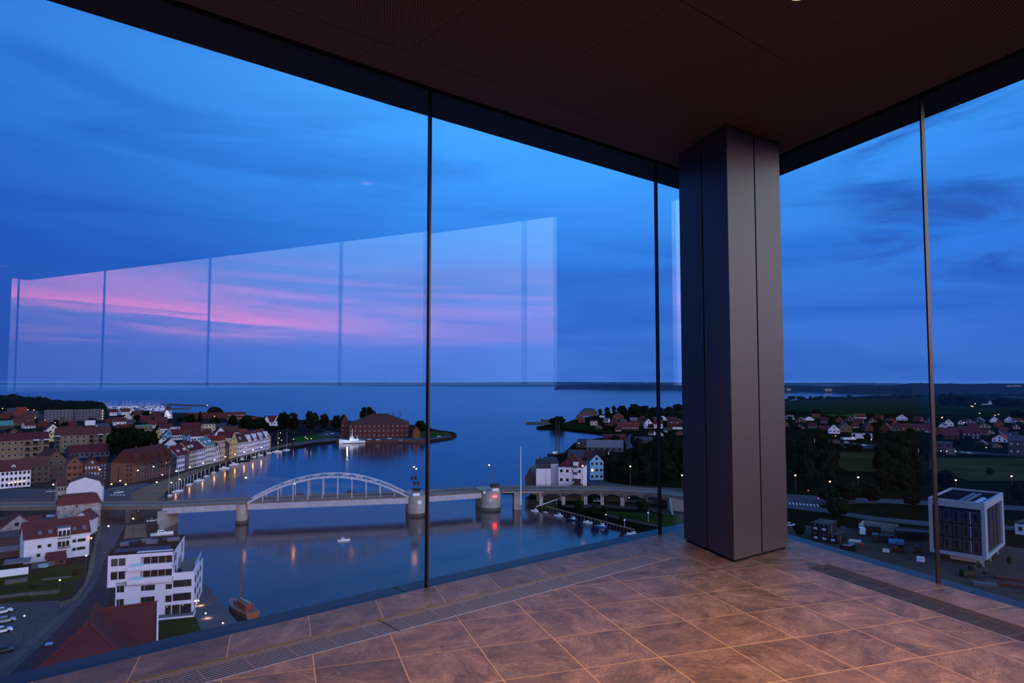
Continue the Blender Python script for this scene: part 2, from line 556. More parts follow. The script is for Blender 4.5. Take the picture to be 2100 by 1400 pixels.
def add_room():
    # outline of the room on the floor
    L0 = PA - DL1 * LEND
    R0 = PC + DR * REND
    inside = [(PA, NL), (PA, NL1), (PC, NR)]
    outline = [PC, R0, L0, PA]
    slab = MB().prism([(p.x, p.y) for p in outline], -0.30, -0.03)
    floor = struct(slab.obj('floor', 'black'))
    tag(floor, 'floor of square brown slate tiles with sandy joints')
    # --- tiles
    e1, e2, s0 = az2(71.5), az2(161.5), 0.447
    og = Vector((1.369, 4.933))
    gap = 0.006
    GL0, GL1, GR0, GR1 = 0.372, 0.637, 0.347, 0.612
    LE, RE = 1.985, 1.79
    far = (Rp(0, 8.2), -DR)
    def half(pt, n): return (pt, n)
    zones = {
        'M': [(Lp(GL1, 0), NL), (Rp(GR1, 0), NR), far],
        'LI': [(Lp(GL0, 0), NL), (Lp(GL1, 0), -NL), (Lp(0, LE), DL), (Rp(GR0, 0), NR)],
        'RI': [(Rp(GR0, 0), NR), (Rp(GR1, 0), -NR), (Rp(0, RE), -DR), (Lp(GL1, 0), NL)],
        'LB': [(PA, NL), (PA, NL1), (Lp(GL0, 0), -NL), (PC, NR), (Lp(0, -5.5), DL)],
        'RB': [(PC, NR), (Rp(GR0, 0), -NR), (Lp(GL0, 0), NL), far],
    }
    big = [Vector(p) for p in ((-9, -9), (12, -9), (12, 12), (-9, 12))]
    gm = MB()
    for z, hs in zones.items():
        pl = clip(big, hs)
        gm.prism([(p.x, p.y) for p in pl], -0.032, -0.0006)
    g = gm.obj('grout', 'grout', floor)
    col_poly = [Vector(p) for p in COLP]
    tiles = []
    def emit(poly, hs):
        pl = clip(poly, hs)
        if len(pl) >= 3 and area(pl) > 0.0025:
            tiles.append(pl)
    for i in range(-16, 14):
        for j in range(-10, 24):
            c = og + e1 * (s0 * i) + e2 * (s0 * j)
            a = s0 / 2 - gap / 2
            c = c + e1 * (s0 / 2) + e2 * (s0 / 2)
            sq = [c + e1 * x + e2 * y for x, y in ((-a, -a), (a, -a), (a, a), (-a, a))]
            for z in ('M', 'LI', 'RI'): emit(sq, zones[z])
    b = 9.0
    for i in range(-20, 14):
        c = og + e1 * (s0 * (i + 0.5)); a = s0 / 2 - gap / 2
        emit([c - e1 * a - e2 * b, c + e1 * a - e2 * b, c + e1 * a + e2 * b, c - e1 * a + e2 * b], zones['LB'])
        c = og + e2 * (s0 * (i + 0.5))
        emit([c - e2 * a - e1 * b, c + e2 * a - e1 * b, c + e2 * a + e1 * b, c - e2 * a + e1 * b], zones['RB'])
    for pl in tiles:
        cx = sum(p.x for p in pl) / len(pl); cy = sum(p.y for p in pl) / len(pl)
        cc = Vector((cx, cy))
        if (cc - PC).length > 8.0: continue
        t = MB().prism([(p.x - cx, p.y - cy) for p in pl], -0.028, 0.0).obj('tile', 'slate', floor)
        t.location = (cx, cy, 0)
    # plain slate beyond the laid-out view, behind the camera
    pl = clip(outline, [(Rp(0, 8.2), DR), (Lp(0.7, 0), NL)])
    MB().prism([(p.x, p.y) for p in pl], -0.03, -0.0005).obj('rear_paving', 'slate', floor)
    pl = clip(outline, [(Lp(0, -5.5), -DL), (Lp(0.7, 0), -NL), (PA, NL1)])
    MB().prism([(p.x, p.y) for p in pl], -0.03, -0.0005).obj('rear_paving', 'slate', floor)

    # --- walls: panes, joints
    def window(name, p0, p1, n, label):
        root = thing(name, label, None, (p0.x, p0.y, 0))
        root['kind'] = 'structure'
        d = (p1 - p0)
        L = d.length; d.normalize()
        for off, nm in ((0.0, 'inner_pane'), (-0.028, 'outer_pane')):
            a = n * off + d * 0.006; c = n * off + d * (L - 0.006)
            MB().add([(a.x, a.y, -0.05), (c.x, c.y, -0.05), (c.x, c.y, 3.86), (a.x, a.y, 3.86)], [(0, 1, 2, 3)]).obj('pane', 'glass', root)
        return root

    def joint(root, n, d):
        m = MB()
        rz = math.atan2(d.y, d.x)
        a = n * -0.005
        m.box((a.x, a.y, 1.9), (0.014, 0.036, 3.86), rz)
        m.obj('mullion', 'mullion', root)

    lm = [PC, PA + DL * 2.69, PA] + [PA - DL1 * (2.9 * i) for i in range(1, 6)]
    i = 0
    for a, b2 in zip(lm, lm[1:]):
        i += 1
        d = (b2 - a).normalized()
        n = Vector((-d.y, d.x))
        if n.dot(NL) < 0: n = -n
        w = window(f'window_{i}', a, b2, n, 'tall frameless pane of the long glass wall over the harbour')
        if i > 1: joint(w, n, d)
    rm = [PC] + [PC + DR * q for q in (2.48, 5.33, 8.22, 11.15, 14.12, REND)]
    for a, b2 in zip(rm, rm[1:]):
        i += 1
        d = (b2 - a).normalized()
        w = window(f'window_{i}', a, b2, NR, 'tall pane of the glass wall beside the column')
        if a is not PC: joint(w, NR, d)
    # --- core wall behind the camera
    def wall(name, a, b2, t=0.25):
        d = (b2 - a); L = d.length; d.normalize(); n = Vector((-d.y, d.x))
        c = (a + b2) / 2
        return struct(MB().box((c.x, c.y, 1.8), (L, t, 4.2), math.atan2(d.y, d.x)).obj(name, 'core_wall'))
    e = R0 + DR * 0.16
    tag(wall('wall_back', L0 - DL1 * 0.2, e), 'dark core wall closing the room at the back')

    # --- ceiling
    top = MB().prism([(p.x, p.y) for p in outline], CEIL + 0.20, CEIL + 0.45)
    ceil = struct(top.obj('ceiling', 'black'))
    tag(ceil, 'dark brown ceiling of perforated metal panels')
    P0 = 0.41
    inner = [(Lp(P0, 0), NL), (Rp(0.315, 0), NR)]
    def panel(poly, hs, mm, nm, z0=CEIL, z1=CEIL + 0.03):
        pl = clip(poly, hs)
        if len(pl) < 3 or area(pl) < 0.01: return
        cx = sum(p.x for p in pl) / len(pl); cy = sum(p.y for p in pl) / len(pl)
        o = MB().prism([(p.x - cx, p.y - cy) for p in pl], z0, z1).obj(nm, mm, ceil)
        o.location = (cx, cy, 0)
    room = clip(outline, inner)
    al = [0.47 + 0.92 * q for q in range(-14, 5)]
    pp = [P0, 1.96, 3.51, 5.06, 6.61, 8.16, 9.71, 11.3]
    for a0, a1 in zip(al, al[1:]):
        for q0, q1 in zip(pp, pp[1:]):
            sq = [Lp(q0 + .002, a0 + .002), Lp(q0 + .002, a1 - .002), Lp(q1 - .002, a1 - .002), Lp(q1 - .002, a0 + .002)]
            panel(sq, inner + [(L0, (R0 - L0).yx * Vector((-1, 1)))], 'perf', 'panel')
    # solid border band along both glass walls
    bl = [-12.0, -10.5, -9.0, -7.5, -6.0, -4.5, -2.8, -0.66, 1.1, 2.6, 5.0]
    for a0, a1 in zip(bl, bl[1:]):
        sq = [Lp(0.045, a0 + .002), Lp(0.045, a1 - .002), Lp(P0 - .003, a1 - .002), Lp(P0 - .003, a0 + .002)]
        panel(sq, [(PA + NL1 * 0.045, NL1), (Rp(0.045, 0), NR)], 'ceiling_band', 'border_panel')
    for s0_, s1_ in zip([0, 2.0, 4.4, 6.8, 9.2, 11.6], [2.0, 4.4, 6.8, 9.2, 11.6, 14.4]):
        sq = [Rp(0.045, s0_ + .002), Rp(0.045, s1_ - .002), Rp(0.312, s1_ - .002), Rp(0.312, s0_ + .002)]
        panel(sq, [(Lp(P0, 0), NL)], 'ceiling_band', 'border_panel')
    # black shadow gap and track above the glass
    for n, d, p0, ln, sgn in ((NL, DL, PA, 3.8, 1), (NL1, -DL1, PA, LEND, 1), (NR, DR, PC, REND, 1)):
        c = p0 + d * (ln / 2) + n * 0.025
        rz = math.atan2(d.y, d.x)
        MB().box((c.x, c.y, CEIL + 0.11), (ln, 0.03, 0.14), rz).obj('track', 'black', ceil)
    # --- slab edges outside: overhanging soffit above, flashing ledge below
    def outside(name, p0, d, n, a0, a1, z0, z1, o0, o1, mm, label):
        q = [p0 + d * a0 - n * o0, p0 + d * a1 - n * o0, p0 + d * a1 - n * o1, p0 + d * a0 - n * o1]
        o = struct(MB().prism([(p.x, p.y) for p in q], z0, z1).obj(name, mm))
        return tag(o, label)
    k = 0
    for p0, d, n, segs in ((PA, DL, NL, ((-0.004, 2.685), (2.695, 4.1))), (PA, -DL1, NL1, ((0.005, 2.895), (2.905, 14.6))), (PC, DR, NR, ((-0.3, 2.475), (2.485, 5.3), (5.31, 14.6)))):
        for a0, a1 in segs:
            k += 1
            outside(f'trim_{k}', p0, d, n, a0 - (0.02 if a0 < 0.006 else 0), a1, CEIL - 0.005 - k * 0.0004, CEIL + 0.35, 0.012, 0.435, 'soffit', 'dark overhanging soffit outside the top of the glass')
            k += 1
            outside(f'trim_{k}', p0, d, n, a0, a1, -0.40, -0.10, 0.034, 0.47, 'flashing', 'blue grey metal ledge outside the foot of the glass')
    return floor, ceil


COLP = [(1.833, 5.724), (2.474, 6.216), (2.259, 7.007), (1.618, 6.515)]


def add_column():
    c = sum((Vector(p) for p in COLP), Vector((0, 0))) / 4
    t = thing('column', 'square bronze clad column with upright shadow gaps in the glass corner', 'column', (c.x, c.y, 0))
    P = [Vector(p) - c for p in COLP]
    ins = [p * 0.955 for p in P]
    MB().prism([(p.x, p.y) for p in ins], 0.0, CEIL).obj('core', 'black', t)
    for i in range(4):
        a, b = P[i], P[(i + 1) % 4]
        d = (b - a).normalized(); n = Vector((d.y, -d.x)); L = (b - a).length
        for q0, q1 in ((0.0, L / 2 - 0.009), (L / 2 + 0.009, L)):
            u, v = a + d * q0, a + d * q1
            if q0 == 0: e0 = -0.0
            w0 = u - n * 0.014; w1 = v - n * 0.014
            if q0 == 0: w0 += d * 0.012
            else: w1 -= d * 0.012
            MB().prism([(u.x, u.y), (v.x, v.y), (w1.x, w1.y), (w0.x, w0.y)], 0.022, CEIL - 0.004).obj('panel', 'bronze', t)


def add_grates():
    def grate(name, label, p0, d, n, o0, o1, a0, a1, nsl, sw=0.0078, sm='steel_slat'):
        ctr = p0 + n * ((o0 + o1) / 2) + d * ((a0 + a1) / 2)
        L = a1 - a0; w = o1 - o0
        t = thing(name, label, 'floor grate', (ctr.x, ctr.y, -0.03), math.atan2(d.y, d.x), 'convector grates in the floor')
        yn = 1.0 if Vector((-d.y, d.x)).dot(n) > 0 else -1.0       # local +y towards the room
        MB().box((0, 0, 0.0015), (L, w, 0.003)).obj('channel', 'black', t)
        MB().box((0, -yn * (w / 2 - 0.0025), 0.016), (L, 0.005, 0.031)).obj('edge_strip', 'brass', t)
        MB().box((0, yn * (w / 2 - 0.003), 0.016), (L, 0.006, 0.031)).obj('edge_strip', 'steel_slat', t)
        st = (w - 0.018) / nsl
        me = MB().box((0, 0, 0.0285), (L, sw, 0.001)).mesh('slat')
        me.materials.append(M[sm])
        for i in range(nsl):
            o = link('slat', me, None, t); o.location = (0, -w / 2 + 0.009 + st * (i + 0.5), 0)
        cr = MB().box((0, 0, 0.012), (0.006, w - 0.012, 0.012)).mesh('cross_rod'); cr.materials.append(M['slat_dark'])
        q = -L / 2 + 0.12
        while q < L / 2:
            o = link('cross_rod', cr, None, t); o.location = (q, 0, 0); q += 0.24
        return t
    grate('floor_grate', 'long slatted floor grate running along the harbour glass up to the column', PA, DL, NL, 0.3735, 0.6355, -0.595, 1.983, 11)
    grate('floor_grate', 'slatted floor grate continuing the long one away from the column', PA, DL, NL, 0.3735, 0.6355, -5.4, -0.605, 11)
    grate('floor_grate', 'slatted floor grate beside the glass wall right of the column', PC, DR, NR, 0.3485, 0.6105, 1.792, 8.15, 14, 0.0062, 'slat_dark')


def add_downlights():
    near = {0: 'recessed downlight nearest the column, glowing warm in the perforated ceiling'}
    for i, ((x, y), pw) in enumerate((((1.64, 3.77), 350), ((0.10, 2.75), 230), ((2.75, 2.6), 330), ((1.2, 1.2), 320), ((-1.6, 1.1), 140), ((2.5, -0.8), 160), ((-3.2, -1.0), 110))):
        t = thing('ceiling_light', near.get(i, 'recessed downlight in the perforated ceiling further back in the room'), 'light', (x, y, CEIL), group='recessed downlights')
        MB().lathe([(0.062, -0.001), (0.078, -0.001), (0.078, -0.008), (0.058, -0.008), (0.062, -0.001)], 20).obj('ring', 'ceiling_band', t)
        # deep black baffle with the lamp at its top
        m = MB(); n = 20
        vs = [(0.060 * cos(2 * pi * j / n), 0.060 * sin(2 * pi * j / n), z) for z in (-0.004, 0.13) for j in range(n)]
        m.add(vs, [(j, (j + 1) % n, (j + 1) % n + n, j + n) for j in range(n)] + [tuple(range(n, 2 * n))]).obj('baffle', 'black', t)
        MB().lathe([(0.057, -0.007 if i == 0 else 0.05), (0.057, -0.003 if i == 0 else 0.058)], 16).obj('lens', 'lamp_disc', t)
        ld = bpy.data.lights.new('downlight', 'SPOT')
        ld.energy = pw; ld.color = (1.0, 0.50, 0.24); ld.spot_size = R(104); ld.spot_blend = 0.8; ld.shadow_soft_size = 0.03
        lo = bpy.data.objects.new('downlight', ld); col.objects.link(lo); lo.parent = t; lo.location = (0, 0, -0.012)


FLOOR, CEILING = add_room()
add_column()
add_grates()
add_downlights()


# ------------------------------------------------------------------ water
ZW, ZG = -60.0, -58.0


def water_mat():
    m = bpy.data.materials.new('harbour_water'); m.use_nodes = True
    k = NT(m.node_tree); b = m.node_tree.nodes['Principled BSDF']
    b.inputs['Base Color'].default_value = (0.007, 0.009, 0.024, 1)
    b.inputs['Roughness'].default_value = 0.11
    b.inputs['IOR'].default_value = 1.33
    b.inputs['Specular IOR Level'].default_value = 0.42
    tc = k.node('ShaderNodeTexCoord')
    v = tc.outputs['Object']
    n1 = k.noise(v, 0.55, 4, 0.6, 0.4)
    n2 = k.noise(v, 0.055, 3, 0.5, 0.6)
    b1 = k.node('ShaderNodeBump'); b1.inputs['Strength'].default_value = 0.22; b1.inputs['Distance'].default_value = 0.12
    k.put(b1.inputs['Height'], k.math('ADD', n1, k.math('MULTIPLY', n2, 1.5)))
    k.l.new(b1.outputs[0], b.inputs['Normal'])
    M['water'] = m


water_mat()
_w = MB().add([(-9000, 60, ZW), (12000, 60, ZW), (26000, 26000, ZW), (-22000, 26000, ZW)], [(0, 1, 2, 3)]).obj('sea', 'water')
tag(_w, 'calm blue water of the harbour and the open bay', kind='structure')


# ------------------------------------------------------------------ land, shores, streets
mat('land_town', S('262426'), 0.95, spec=0.0, var=0.35, vscale=0.03)
mat('asphalt', S('34343c'), 0.85, spec=0.0, var=0.15, vscale=0.12)
mat('asphalt2', S('43434b'), 0.85, spec=0.0, var=0.15, vscale=0.12)
mat('paving', S('6a5648'), 0.9, spec=0.0, var=0.2, vscale=0.3)
mat('cobble', S('4a4749'), 0.9, spec=0.0, var=0.25, vscale=1.2)
mat('quay_paving', S('4e4d54'), 0.85, spec=0.0, var=0.15, vscale=0.6)
mat('stone', S('514e50'), 0.9, spec=0.0, var=0.2, vscale=0.4)
mat('grass', S('262e12'), 0.95, spec=0.0, var=0.35, vscale=0.08)
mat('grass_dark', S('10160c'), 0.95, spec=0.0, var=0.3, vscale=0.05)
mat('meadow', S('3e3a20'), 0.95, spec=0.0, c2=S('1e2610'), vscale=0.03)
mat('field', S('15240f'), 0.95, spec=0.0, var=0.2, vscale=0.006)
mat('field_pale', S('2c4420'), 0.95, spec=0.0, var=0.2, vscale=0.006)
mat('far_wood', S('141a14'), 0.95, spec=0.0, var=0.3, vscale=0.004)
mat('far_shore', S('1c231e'), 0.95, spec=0.0, var=0.25, vscale=0.002)
mat('sandbank', S('8a7560'), 0.95, spec=0.0)
mat('gravel', S('413a36'), 0.95, spec=0.0, var=0.25, vscale=0.08)
mat('quay_wall', S('55362e'), 0.9, var=0.2, vscale=0.3)
mat('road_paint', S('b9b9b4'), 0.8)
mat('concrete', S('84807c'), 0.85, var=0.14, vscale=0.35)
mat('concrete_dark', S('4e4a48'), 0.85, var=0.2, vscale=0.4)


def poly(pts, z):
    return [W(u, v, z) for u, v in pts]


def land(name, pts, label, m, z=ZG, zb=ZW - 3, wet=(0, 0)):
    # points wet[0]..wet[1] were read at the waterline, the others on top of the ground
    P = [W(u, v, ZW if wet[0] <= i <= wet[1] and wet[1] else z) for i, (u, v) in enumerate(pts)]
    o = MB().prism([(p.x, p.y) for p in P], zb, z).obj(name, m)
    return tag(struct(o), label)


def patch(name, pts, m, label, dz=0.06, z=ZG, th=0.05):
    P = poly(pts, z)
    o = MB().prism([(p.x, p.y) for p in P], z - th, z + dz).obj(name, m)
    return tag(struct(o), label)


# the town side: quay line from under the tower up the harbour, round the castle point and back along the bay
TOWN = [(-900, 1500), (620, 1500), (498, 1290), (424, 1199), (372, 1196), (330, 1122), (306, 1104), (306, 1080), (344, 1070), (334, 1034), (350, 1007), (372, 994), (398, 981.5), (432, 967), (482, 948), (522, 936), (560, 926.5), (602, 917.5), (642, 910), (700, 905.5), (765, 907), (880, 906), (928, 898), (937, 893.5), (930, 889), (900, 885), (862, 876), (800, 866), (700, 862),
        (640, 861), (560, 858), (500, 850), (455, 846), (430, 845), (400, 846), (350, 846), (210, 842), (120, 838), (0, 832), (-200, 826), (-900, 826)]
ground_town = land('ground_town', TOWN, 'dark town ground between the streets and quays', 'land_town', wet=(9, 26))
# the far bank: from under the tower along the jetty bank, under the viaduct, warehouse quay, inlet, spit and the fields beyond
BANK = [(2800, 1900), (1500, 1500), (1405, 1118), (1335, 1092), (1290, 1077), (1240, 1060), (1205, 1048), (1172, 1041), (1150, 1037), (1095, 1034), (1084, 1026), (1088, 1004), (1104, 972), (1140, 942), (1178, 908),
        (1215, 900), (1243, 896), (1253, 889.5), (1225, 885.5), (1190, 882), (1150, 877.5), (1108, 876.5), (1100, 874.5), (1120, 871), (1160, 866), (1180, 859), (1230, 850), (1300, 838.5), (1400, 837), (1500, 830),
        (1610, 821.5), (1700, 815), (1850, 809.5), (2100, 805.5), (2600, 800), (3600, 830)]
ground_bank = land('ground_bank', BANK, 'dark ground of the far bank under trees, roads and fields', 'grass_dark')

# the same land goes on beyond the frame, under the afterglow (seen mirrored in the glass)
_a, _b = W(3600, 830, ZG), W(2800, 1900, ZG)
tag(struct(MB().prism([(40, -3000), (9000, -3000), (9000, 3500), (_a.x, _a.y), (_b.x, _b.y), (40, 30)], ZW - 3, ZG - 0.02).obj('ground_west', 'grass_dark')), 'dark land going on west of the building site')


def ridge(name, rows, m, label, z0=ZW, depth=350, step=4, jag=0.4, seed=1):
    """a low wooded coast: rows = (u, top v, foot v)"""
    rng = random.Random(seed)
    pts = []
    for (u0, t0, b0), (u1, t1, b1) in zip(rows, rows[1:]):
        n = max(1, int(abs(u1 - u0) / step))
        for i in range(n):
            q = i / n
            pts.append((u0 + (u1 - u0) * q, t0 + (t1 - t0) * q, b0 + (b1 - b0) * q))
    pts.append(rows[-1])
    vs, fs = [], []
    for u, t, b in pts:
        p = W(u, b, z0)
        k = PX(p)
        h = max(0.3, (b - t) * k + rng.uniform(-jag, jag) * k)
        dirv = Vector((p.x, p.y)).normalized()
        for f, hh in ((0.0, -1.0), (0.04, 0.40 * h), (0.16, 0.85 * h), (0.4, h), (0.75, h * 0.8), (1.0, -2.0)):
            q = Vector((p.x, p.y)) + dirv * (depth * f)
            s = (q.length / Vector((p.x, p.y)).length)
            # the crest stands further off than the foot: the ground rises with it
            vs.append((q.x, q.y, EYE - (EYE - z0 - hh) * s if hh > 0 else z0 + hh))
    k = 6
    for i in range(len(pts) - 1):
        for j in range(k - 1):
            a = i * k + j
            fs.append((a, a + k, a + k + 1, a + 1))
    o = MB().add(vs, fs).obj(name, m)
    return tag(struct(o), label)


ridge('far_shore', [(-600, 787, 789), (0, 785.5, 788.3), (300, 784.6, 788.8), (600, 783.8, 789.4), (760, 783.6, 789.9), (900, 784, 790.2), (1000, 783.2, 790.6), (1150, 782.8, 791), (1300, 783.2, 791), (1400, 784, 791),
                    (1620, 784.8, 791), (1700, 784.3, 791), (1830, 785.5, 791), (1900, 787, 791), (2100, 786, 791), (2600, 786, 791)], 'far_shore', 'low wooded coast on the horizon across the bay', depth=900, step=6, jag=0.35, seed=3)
ridge('wooded_headland', [(1136, 797, 798), (1141, 790.5, 797.6), (1150, 789, 797), (1180, 787.6, 796.6), (1230, 787, 797.5), (1290, 787, 799), (1340, 787.8, 799.3), (1375, 788.5, 799.4), (1400, 789.5, 799.3), (1440, 791, 799)],
      'far_wood', 'dark wooded headland lying across the bay', depth=420, step=3, jag=0.3, seed=4)
ridge('bay_hills', [(1590, 790, 803), (1625, 789.6, 803), (1655, 790, 803), (1700, 792.3, 804.4), (1720, 791, 805), (1745, 789, 806), (1785, 788.6, 806.5), (1800, 790.8, 806.7), (1830, 789.6, 807), (1850, 788, 807.5), (1870, 785.5, 808),
                    (1885, 785.2, 808), (1925, 786.5, 808), (1950, 786, 808), (1990, 787.5, 808), (2030, 786, 808), (2080, 787, 808), (2140, 787, 808), (2400, 788, 809)], 'far_wood', 'dark wooded hills on the far side of the inlet', depth=600, step=3, jag=0.35, seed=5)
ridge('castle_point_wood', [(424, 843, 846), (430, 835, 846), (440, 833.5, 846), (450, 835.5, 846), (458, 842, 846)], 'far_wood', 'small wooded islet behind the breakwater', z0=ZG, depth=60, step=2, jag=0.5, seed=6)
# sandy cliffs on the inlet hills
for i, (a, b, c, d) in enumerate(((1612, 1620, 797.2, 801.5), (1690, 1705, 797.5, 803.2), (2062, 2074, 791, 793.3), (2076, 2092, 790.6, 793))):
    p = W((a + b) / 2, 805 if a < 2000 else 808, ZW); k = PX(p)
    o = MB().box((0, 0, 0), ((b - a) * k, 20, (d - c) * k)).obj('cliff_face', 'sandbank')
    o.location = (p.x * 1.02, p.y * 1.02, ZW + ((805 if a < 2000 else 808) - (c + d) / 2) * k + 1.0)
    tag(struct(o), 'pale sandy cliff face on the wooded hills')

# breakwaters of the marina and the spit
for i, (a, b, wd) in enumerate((((345, 829.5), (428, 832), 7), ((356, 838.5), (390, 836.5), 6), ((1079, 868), (1135, 868.5), 4), ((1110, 862.5), (1140, 863.5), 4))):
    p, q = W(*a, ZW), W(*b, ZW)
    o = MB().beam((p.x, p.y, ZW + 0.4), (q.x, q.y, ZW + 0.4), wd, 3.5).obj('breakwater', 'concrete_dark')
    tag(struct(o), 'long low stone breakwater in the bay')

# ---- town streets, lawns and quays
patch('street_harbour', [(338, 1010), (352, 997), (372, 985), (400, 972), (440, 956), (490, 939), (540, 926), (600, 912), (596, 908), (540, 920), (488, 934), (440, 949), (392, 964), (352, 979), (300, 997), (268, 1012), (272, 1030), (322, 1026)], 'paving', 'paved harbour street along the moored boats', 0.10)
patch('street_crossing', [(225, 1000), (300, 990), (335, 1000), (338, 1024), (300, 1042), (205, 1042), (205, 1010)], 'asphalt2', 'asphalt junction at the head of the harbour street')
patch('street_town', [(205, 1040), (268, 1040), (258, 1075), (240, 1110), (214, 1150), (200, 1200), (165, 1242), (120, 1262), (122, 1236), (160, 1222), (178, 1190), (183, 1150), (196, 1100), (207, 1062)], 'asphalt2', 'street running down between the white houses', 0.09)
patch('sidewalk', [(186, 1150), (207, 1066), (212, 1066), (197, 1120), (192, 1165), (182, 1195), (160, 1228), (124, 1248), (122, 1236), (150, 1226), (172, 1198), (182, 1170)], 'paving', 'sandy pavement beside the street', 0.16)
patch('square', [(-300, 1500), (-300, 1250), (120, 1232), (165, 1242), (215, 1200), (240, 1200), (240, 1300), (190, 1500)], 'cobble', 'cobbled square with parked cars', 0.07)
patch('street_low', [(196, 1200), (216, 1150), (240, 1112), (300, 1112), (300, 1200), (240, 1245), (170, 1300), (120, 1330), (40, 1400), (0, 1400), (110, 1300), (160, 1245)], 'asphalt', 'dark street passing the white apartment house', 0.10)
patch('kerb_band', [(30, 1340), (100, 1275), (160, 1232), (190, 1195), (196, 1195), (168, 1238), (108, 1284), (40, 1352), (-20, 1400), (-45, 1400)], 'stone', 'pale paved strip crossing the cobbled square', 0.12)
patch('lawn_1', [(0, 1178), (60, 1176), (110, 1162), (176, 1158), (174, 1178), (152, 1192), (60, 1200), (-40, 1206), (-40, 1180)], 'grass', 'lawn behind the white house with garden wall', 0.12)
patch('lawn_2', [(-40, 1212), (60, 1204), (153, 1196), (150, 1212), (140, 1224), (60, 1232), (-40, 1240)], 'grass', 'lawn with low walls beside the cobbled square', 0.12)
patch('quay_promenade', [(400, 1199), (424, 1199), (498, 1290), (530, 1340), (440, 1340), (413, 1300), (398, 1262)], 'quay_paving', 'paved quay promenade with lit bollards', 0.10)
patch('lawn_3', [(324, 1266), (399, 1259), (412, 1292), (420, 1330), (324, 1330)], 'grass', 'small lawn below the white apartment house', 0.12)
patch('quay_yard', [(258, 1078), (298, 1074), (302, 1110), (252, 1112)], 'paving', 'sandy quay yard by the basin', 0.12)
patch('underpass', [(215, 1046), (330, 1046), (325, 1075), (215, 1078)], 'asphalt', 'dark yard under the bridge approach', 0.11)
patch('yard_rail', [(-60, 1003), (115, 1002), (118, 1029), (-60, 1030)], 'asphalt2', 'asphalt yard before the restaurant', 0.08)
patch('castle_lawn', [(600, 898), (640, 891), (690, 886), (710, 893), (660, 900), (610, 907)], 'field_pale', 'green castle lawn by the harbour', 0.25)
patch('castle_drive', [(648, 893), (672, 883), (700, 889), (712, 896), (660, 896)], 'asphalt2', 'grey drive and car park by the castle', 0.4)
patch('castle_quay', [(600, 907), (640, 900), (700, 897.5), (770, 898), (880, 897.5), (925, 893), (926, 895), (880, 902), (765, 903), (700, 901.5), (642, 907), (602, 914)], 'quay_paving', 'long stone quay below the castle', 0.2)
patch('castle_point', [(852, 886), (880, 882), (922, 888), (926, 891), (880, 896), (855, 896)], 'field_pale', 'grassy tip of the castle point', 0.22)
_p, _q = W(690, 908, ZW), W(880, 906.6, ZW)
tag(struct(MB().beam((_p.x, _p.y, ZW + 1.2), (_q.x, _q.y, ZW + 1.2), 1.5, 2.6).obj('quay_face', 'quay_wall')), 'reddish quay wall below the castle')

# ---- far bank
patch('viaduct_yard', [(1150, 1037), (1250, 1028), (1330, 1024), (1400, 1030), (1410, 1058), (1330, 1045), (1240, 1040), (1172, 1041)], 'gravel', 'pale gravel yard under the viaduct arches', 0.08)
patch('bank_lawn', [(1212, 1047), (1330, 1052), (1412, 1062), (1414, 1088), (1335, 1075), (1280, 1062)], 'grass', 'mown bank above the boat jetty', 0.10)
patch('bank_path', [(1240, 1054), (1300, 1066), (1410, 1090), (1414, 1094), (1296, 1070), (1236, 1057)], 'gravel', 'path along the bank above the jetty', 0.16)
patch('bank_path_2', [(1330, 1043), (1360, 1048), (1412, 1056), (1412, 1062), (1355, 1053), (1328, 1046)], 'gravel', 'footpath leading from the viaduct', 0.16)
patch('road_bank', [(1196, 983), (1200, 960), (1206, 948), (1214, 950), (1210, 966), (1216, 978), (1250, 990), (1320, 999), (1400, 1001), (1400, 1006), (1290, 1004), (1215, 997)], 'asphalt2', 'road curving down past the blue house', 0.09)
patch('road_hill', [(1282, 930), (1285, 915), (1281, 905), (1287, 893), (1294, 889), (1299, 890), (1293, 897), (1292, 906), (1297, 915), (1296, 930)], 'asphalt2', 'road climbing the hill behind the warehouse', 0.4)
patch('road_main', [(1600, 1012), (1690, 1018), (1760, 1021), (1850, 1024), (1930, 1028), (2140, 1040), (2140, 1050), (1920, 1036), (1800, 1031), (1690, 1034), (1660, 1037), (1720, 1048), (1800, 1060), (1900, 1069), (2140, 1082),
                    (2140, 1090), (1900, 1078), (1780, 1066), (1700, 1052), (1600, 1040)], 'asphalt2', 'main road with junction beyond the building site', 0.10)
for i in range(9):
    u = 1617 + i * 7.2
    v = 1030.0 + i * 0.55
    patch('crossing_stripe', [(u, v), (u + 2.4, v + 0.1), (u + 5.2, v + 4.4), (u + 2.6, v + 4.3)], 'road_paint', 'white zebra crossing stripe on the main road', 0.14)
for i in range(5):
    u = 226 + i * 6.5
    patch('crossing_stripe', [(u, 1014.2 - i * .05), (u + 4, 1014.1 - i * .05), (u + 3.6, 1016.0), (u - 0.4, 1016.1)], 'road_paint', 'white zebra crossing stripe at the harbour junction', 0.13)
patch('meadow_1', [(1690, 926), (1800, 928), (1800, 968), (1740, 966), (1700, 945)], 'meadow', 'rough meadow between the tall dark trees', 0.15)
patch('meadow_2', [(1900, 938), (2140, 940), (2140, 985), (1990, 985), (1905, 968)], 'meadow', 'rough meadow sloping above the black cube building', 0.15)
patch('field_1', [(1600, 822), (1700, 820), (1830, 814.5), (1910, 813), (1930, 832), (2000, 836), (2140, 836), (2140, 856), (1950, 851), (1850, 846), (1780, 849), (1690, 846), (1600, 842)], 'field', 'wide dark green field behind the houses', 0.5)
patch('field_2', [(1690, 850), (1750, 850), (1780, 854), (1700, 853)], 'field_pale', 'pale green paddock behind the houses', 0.6)
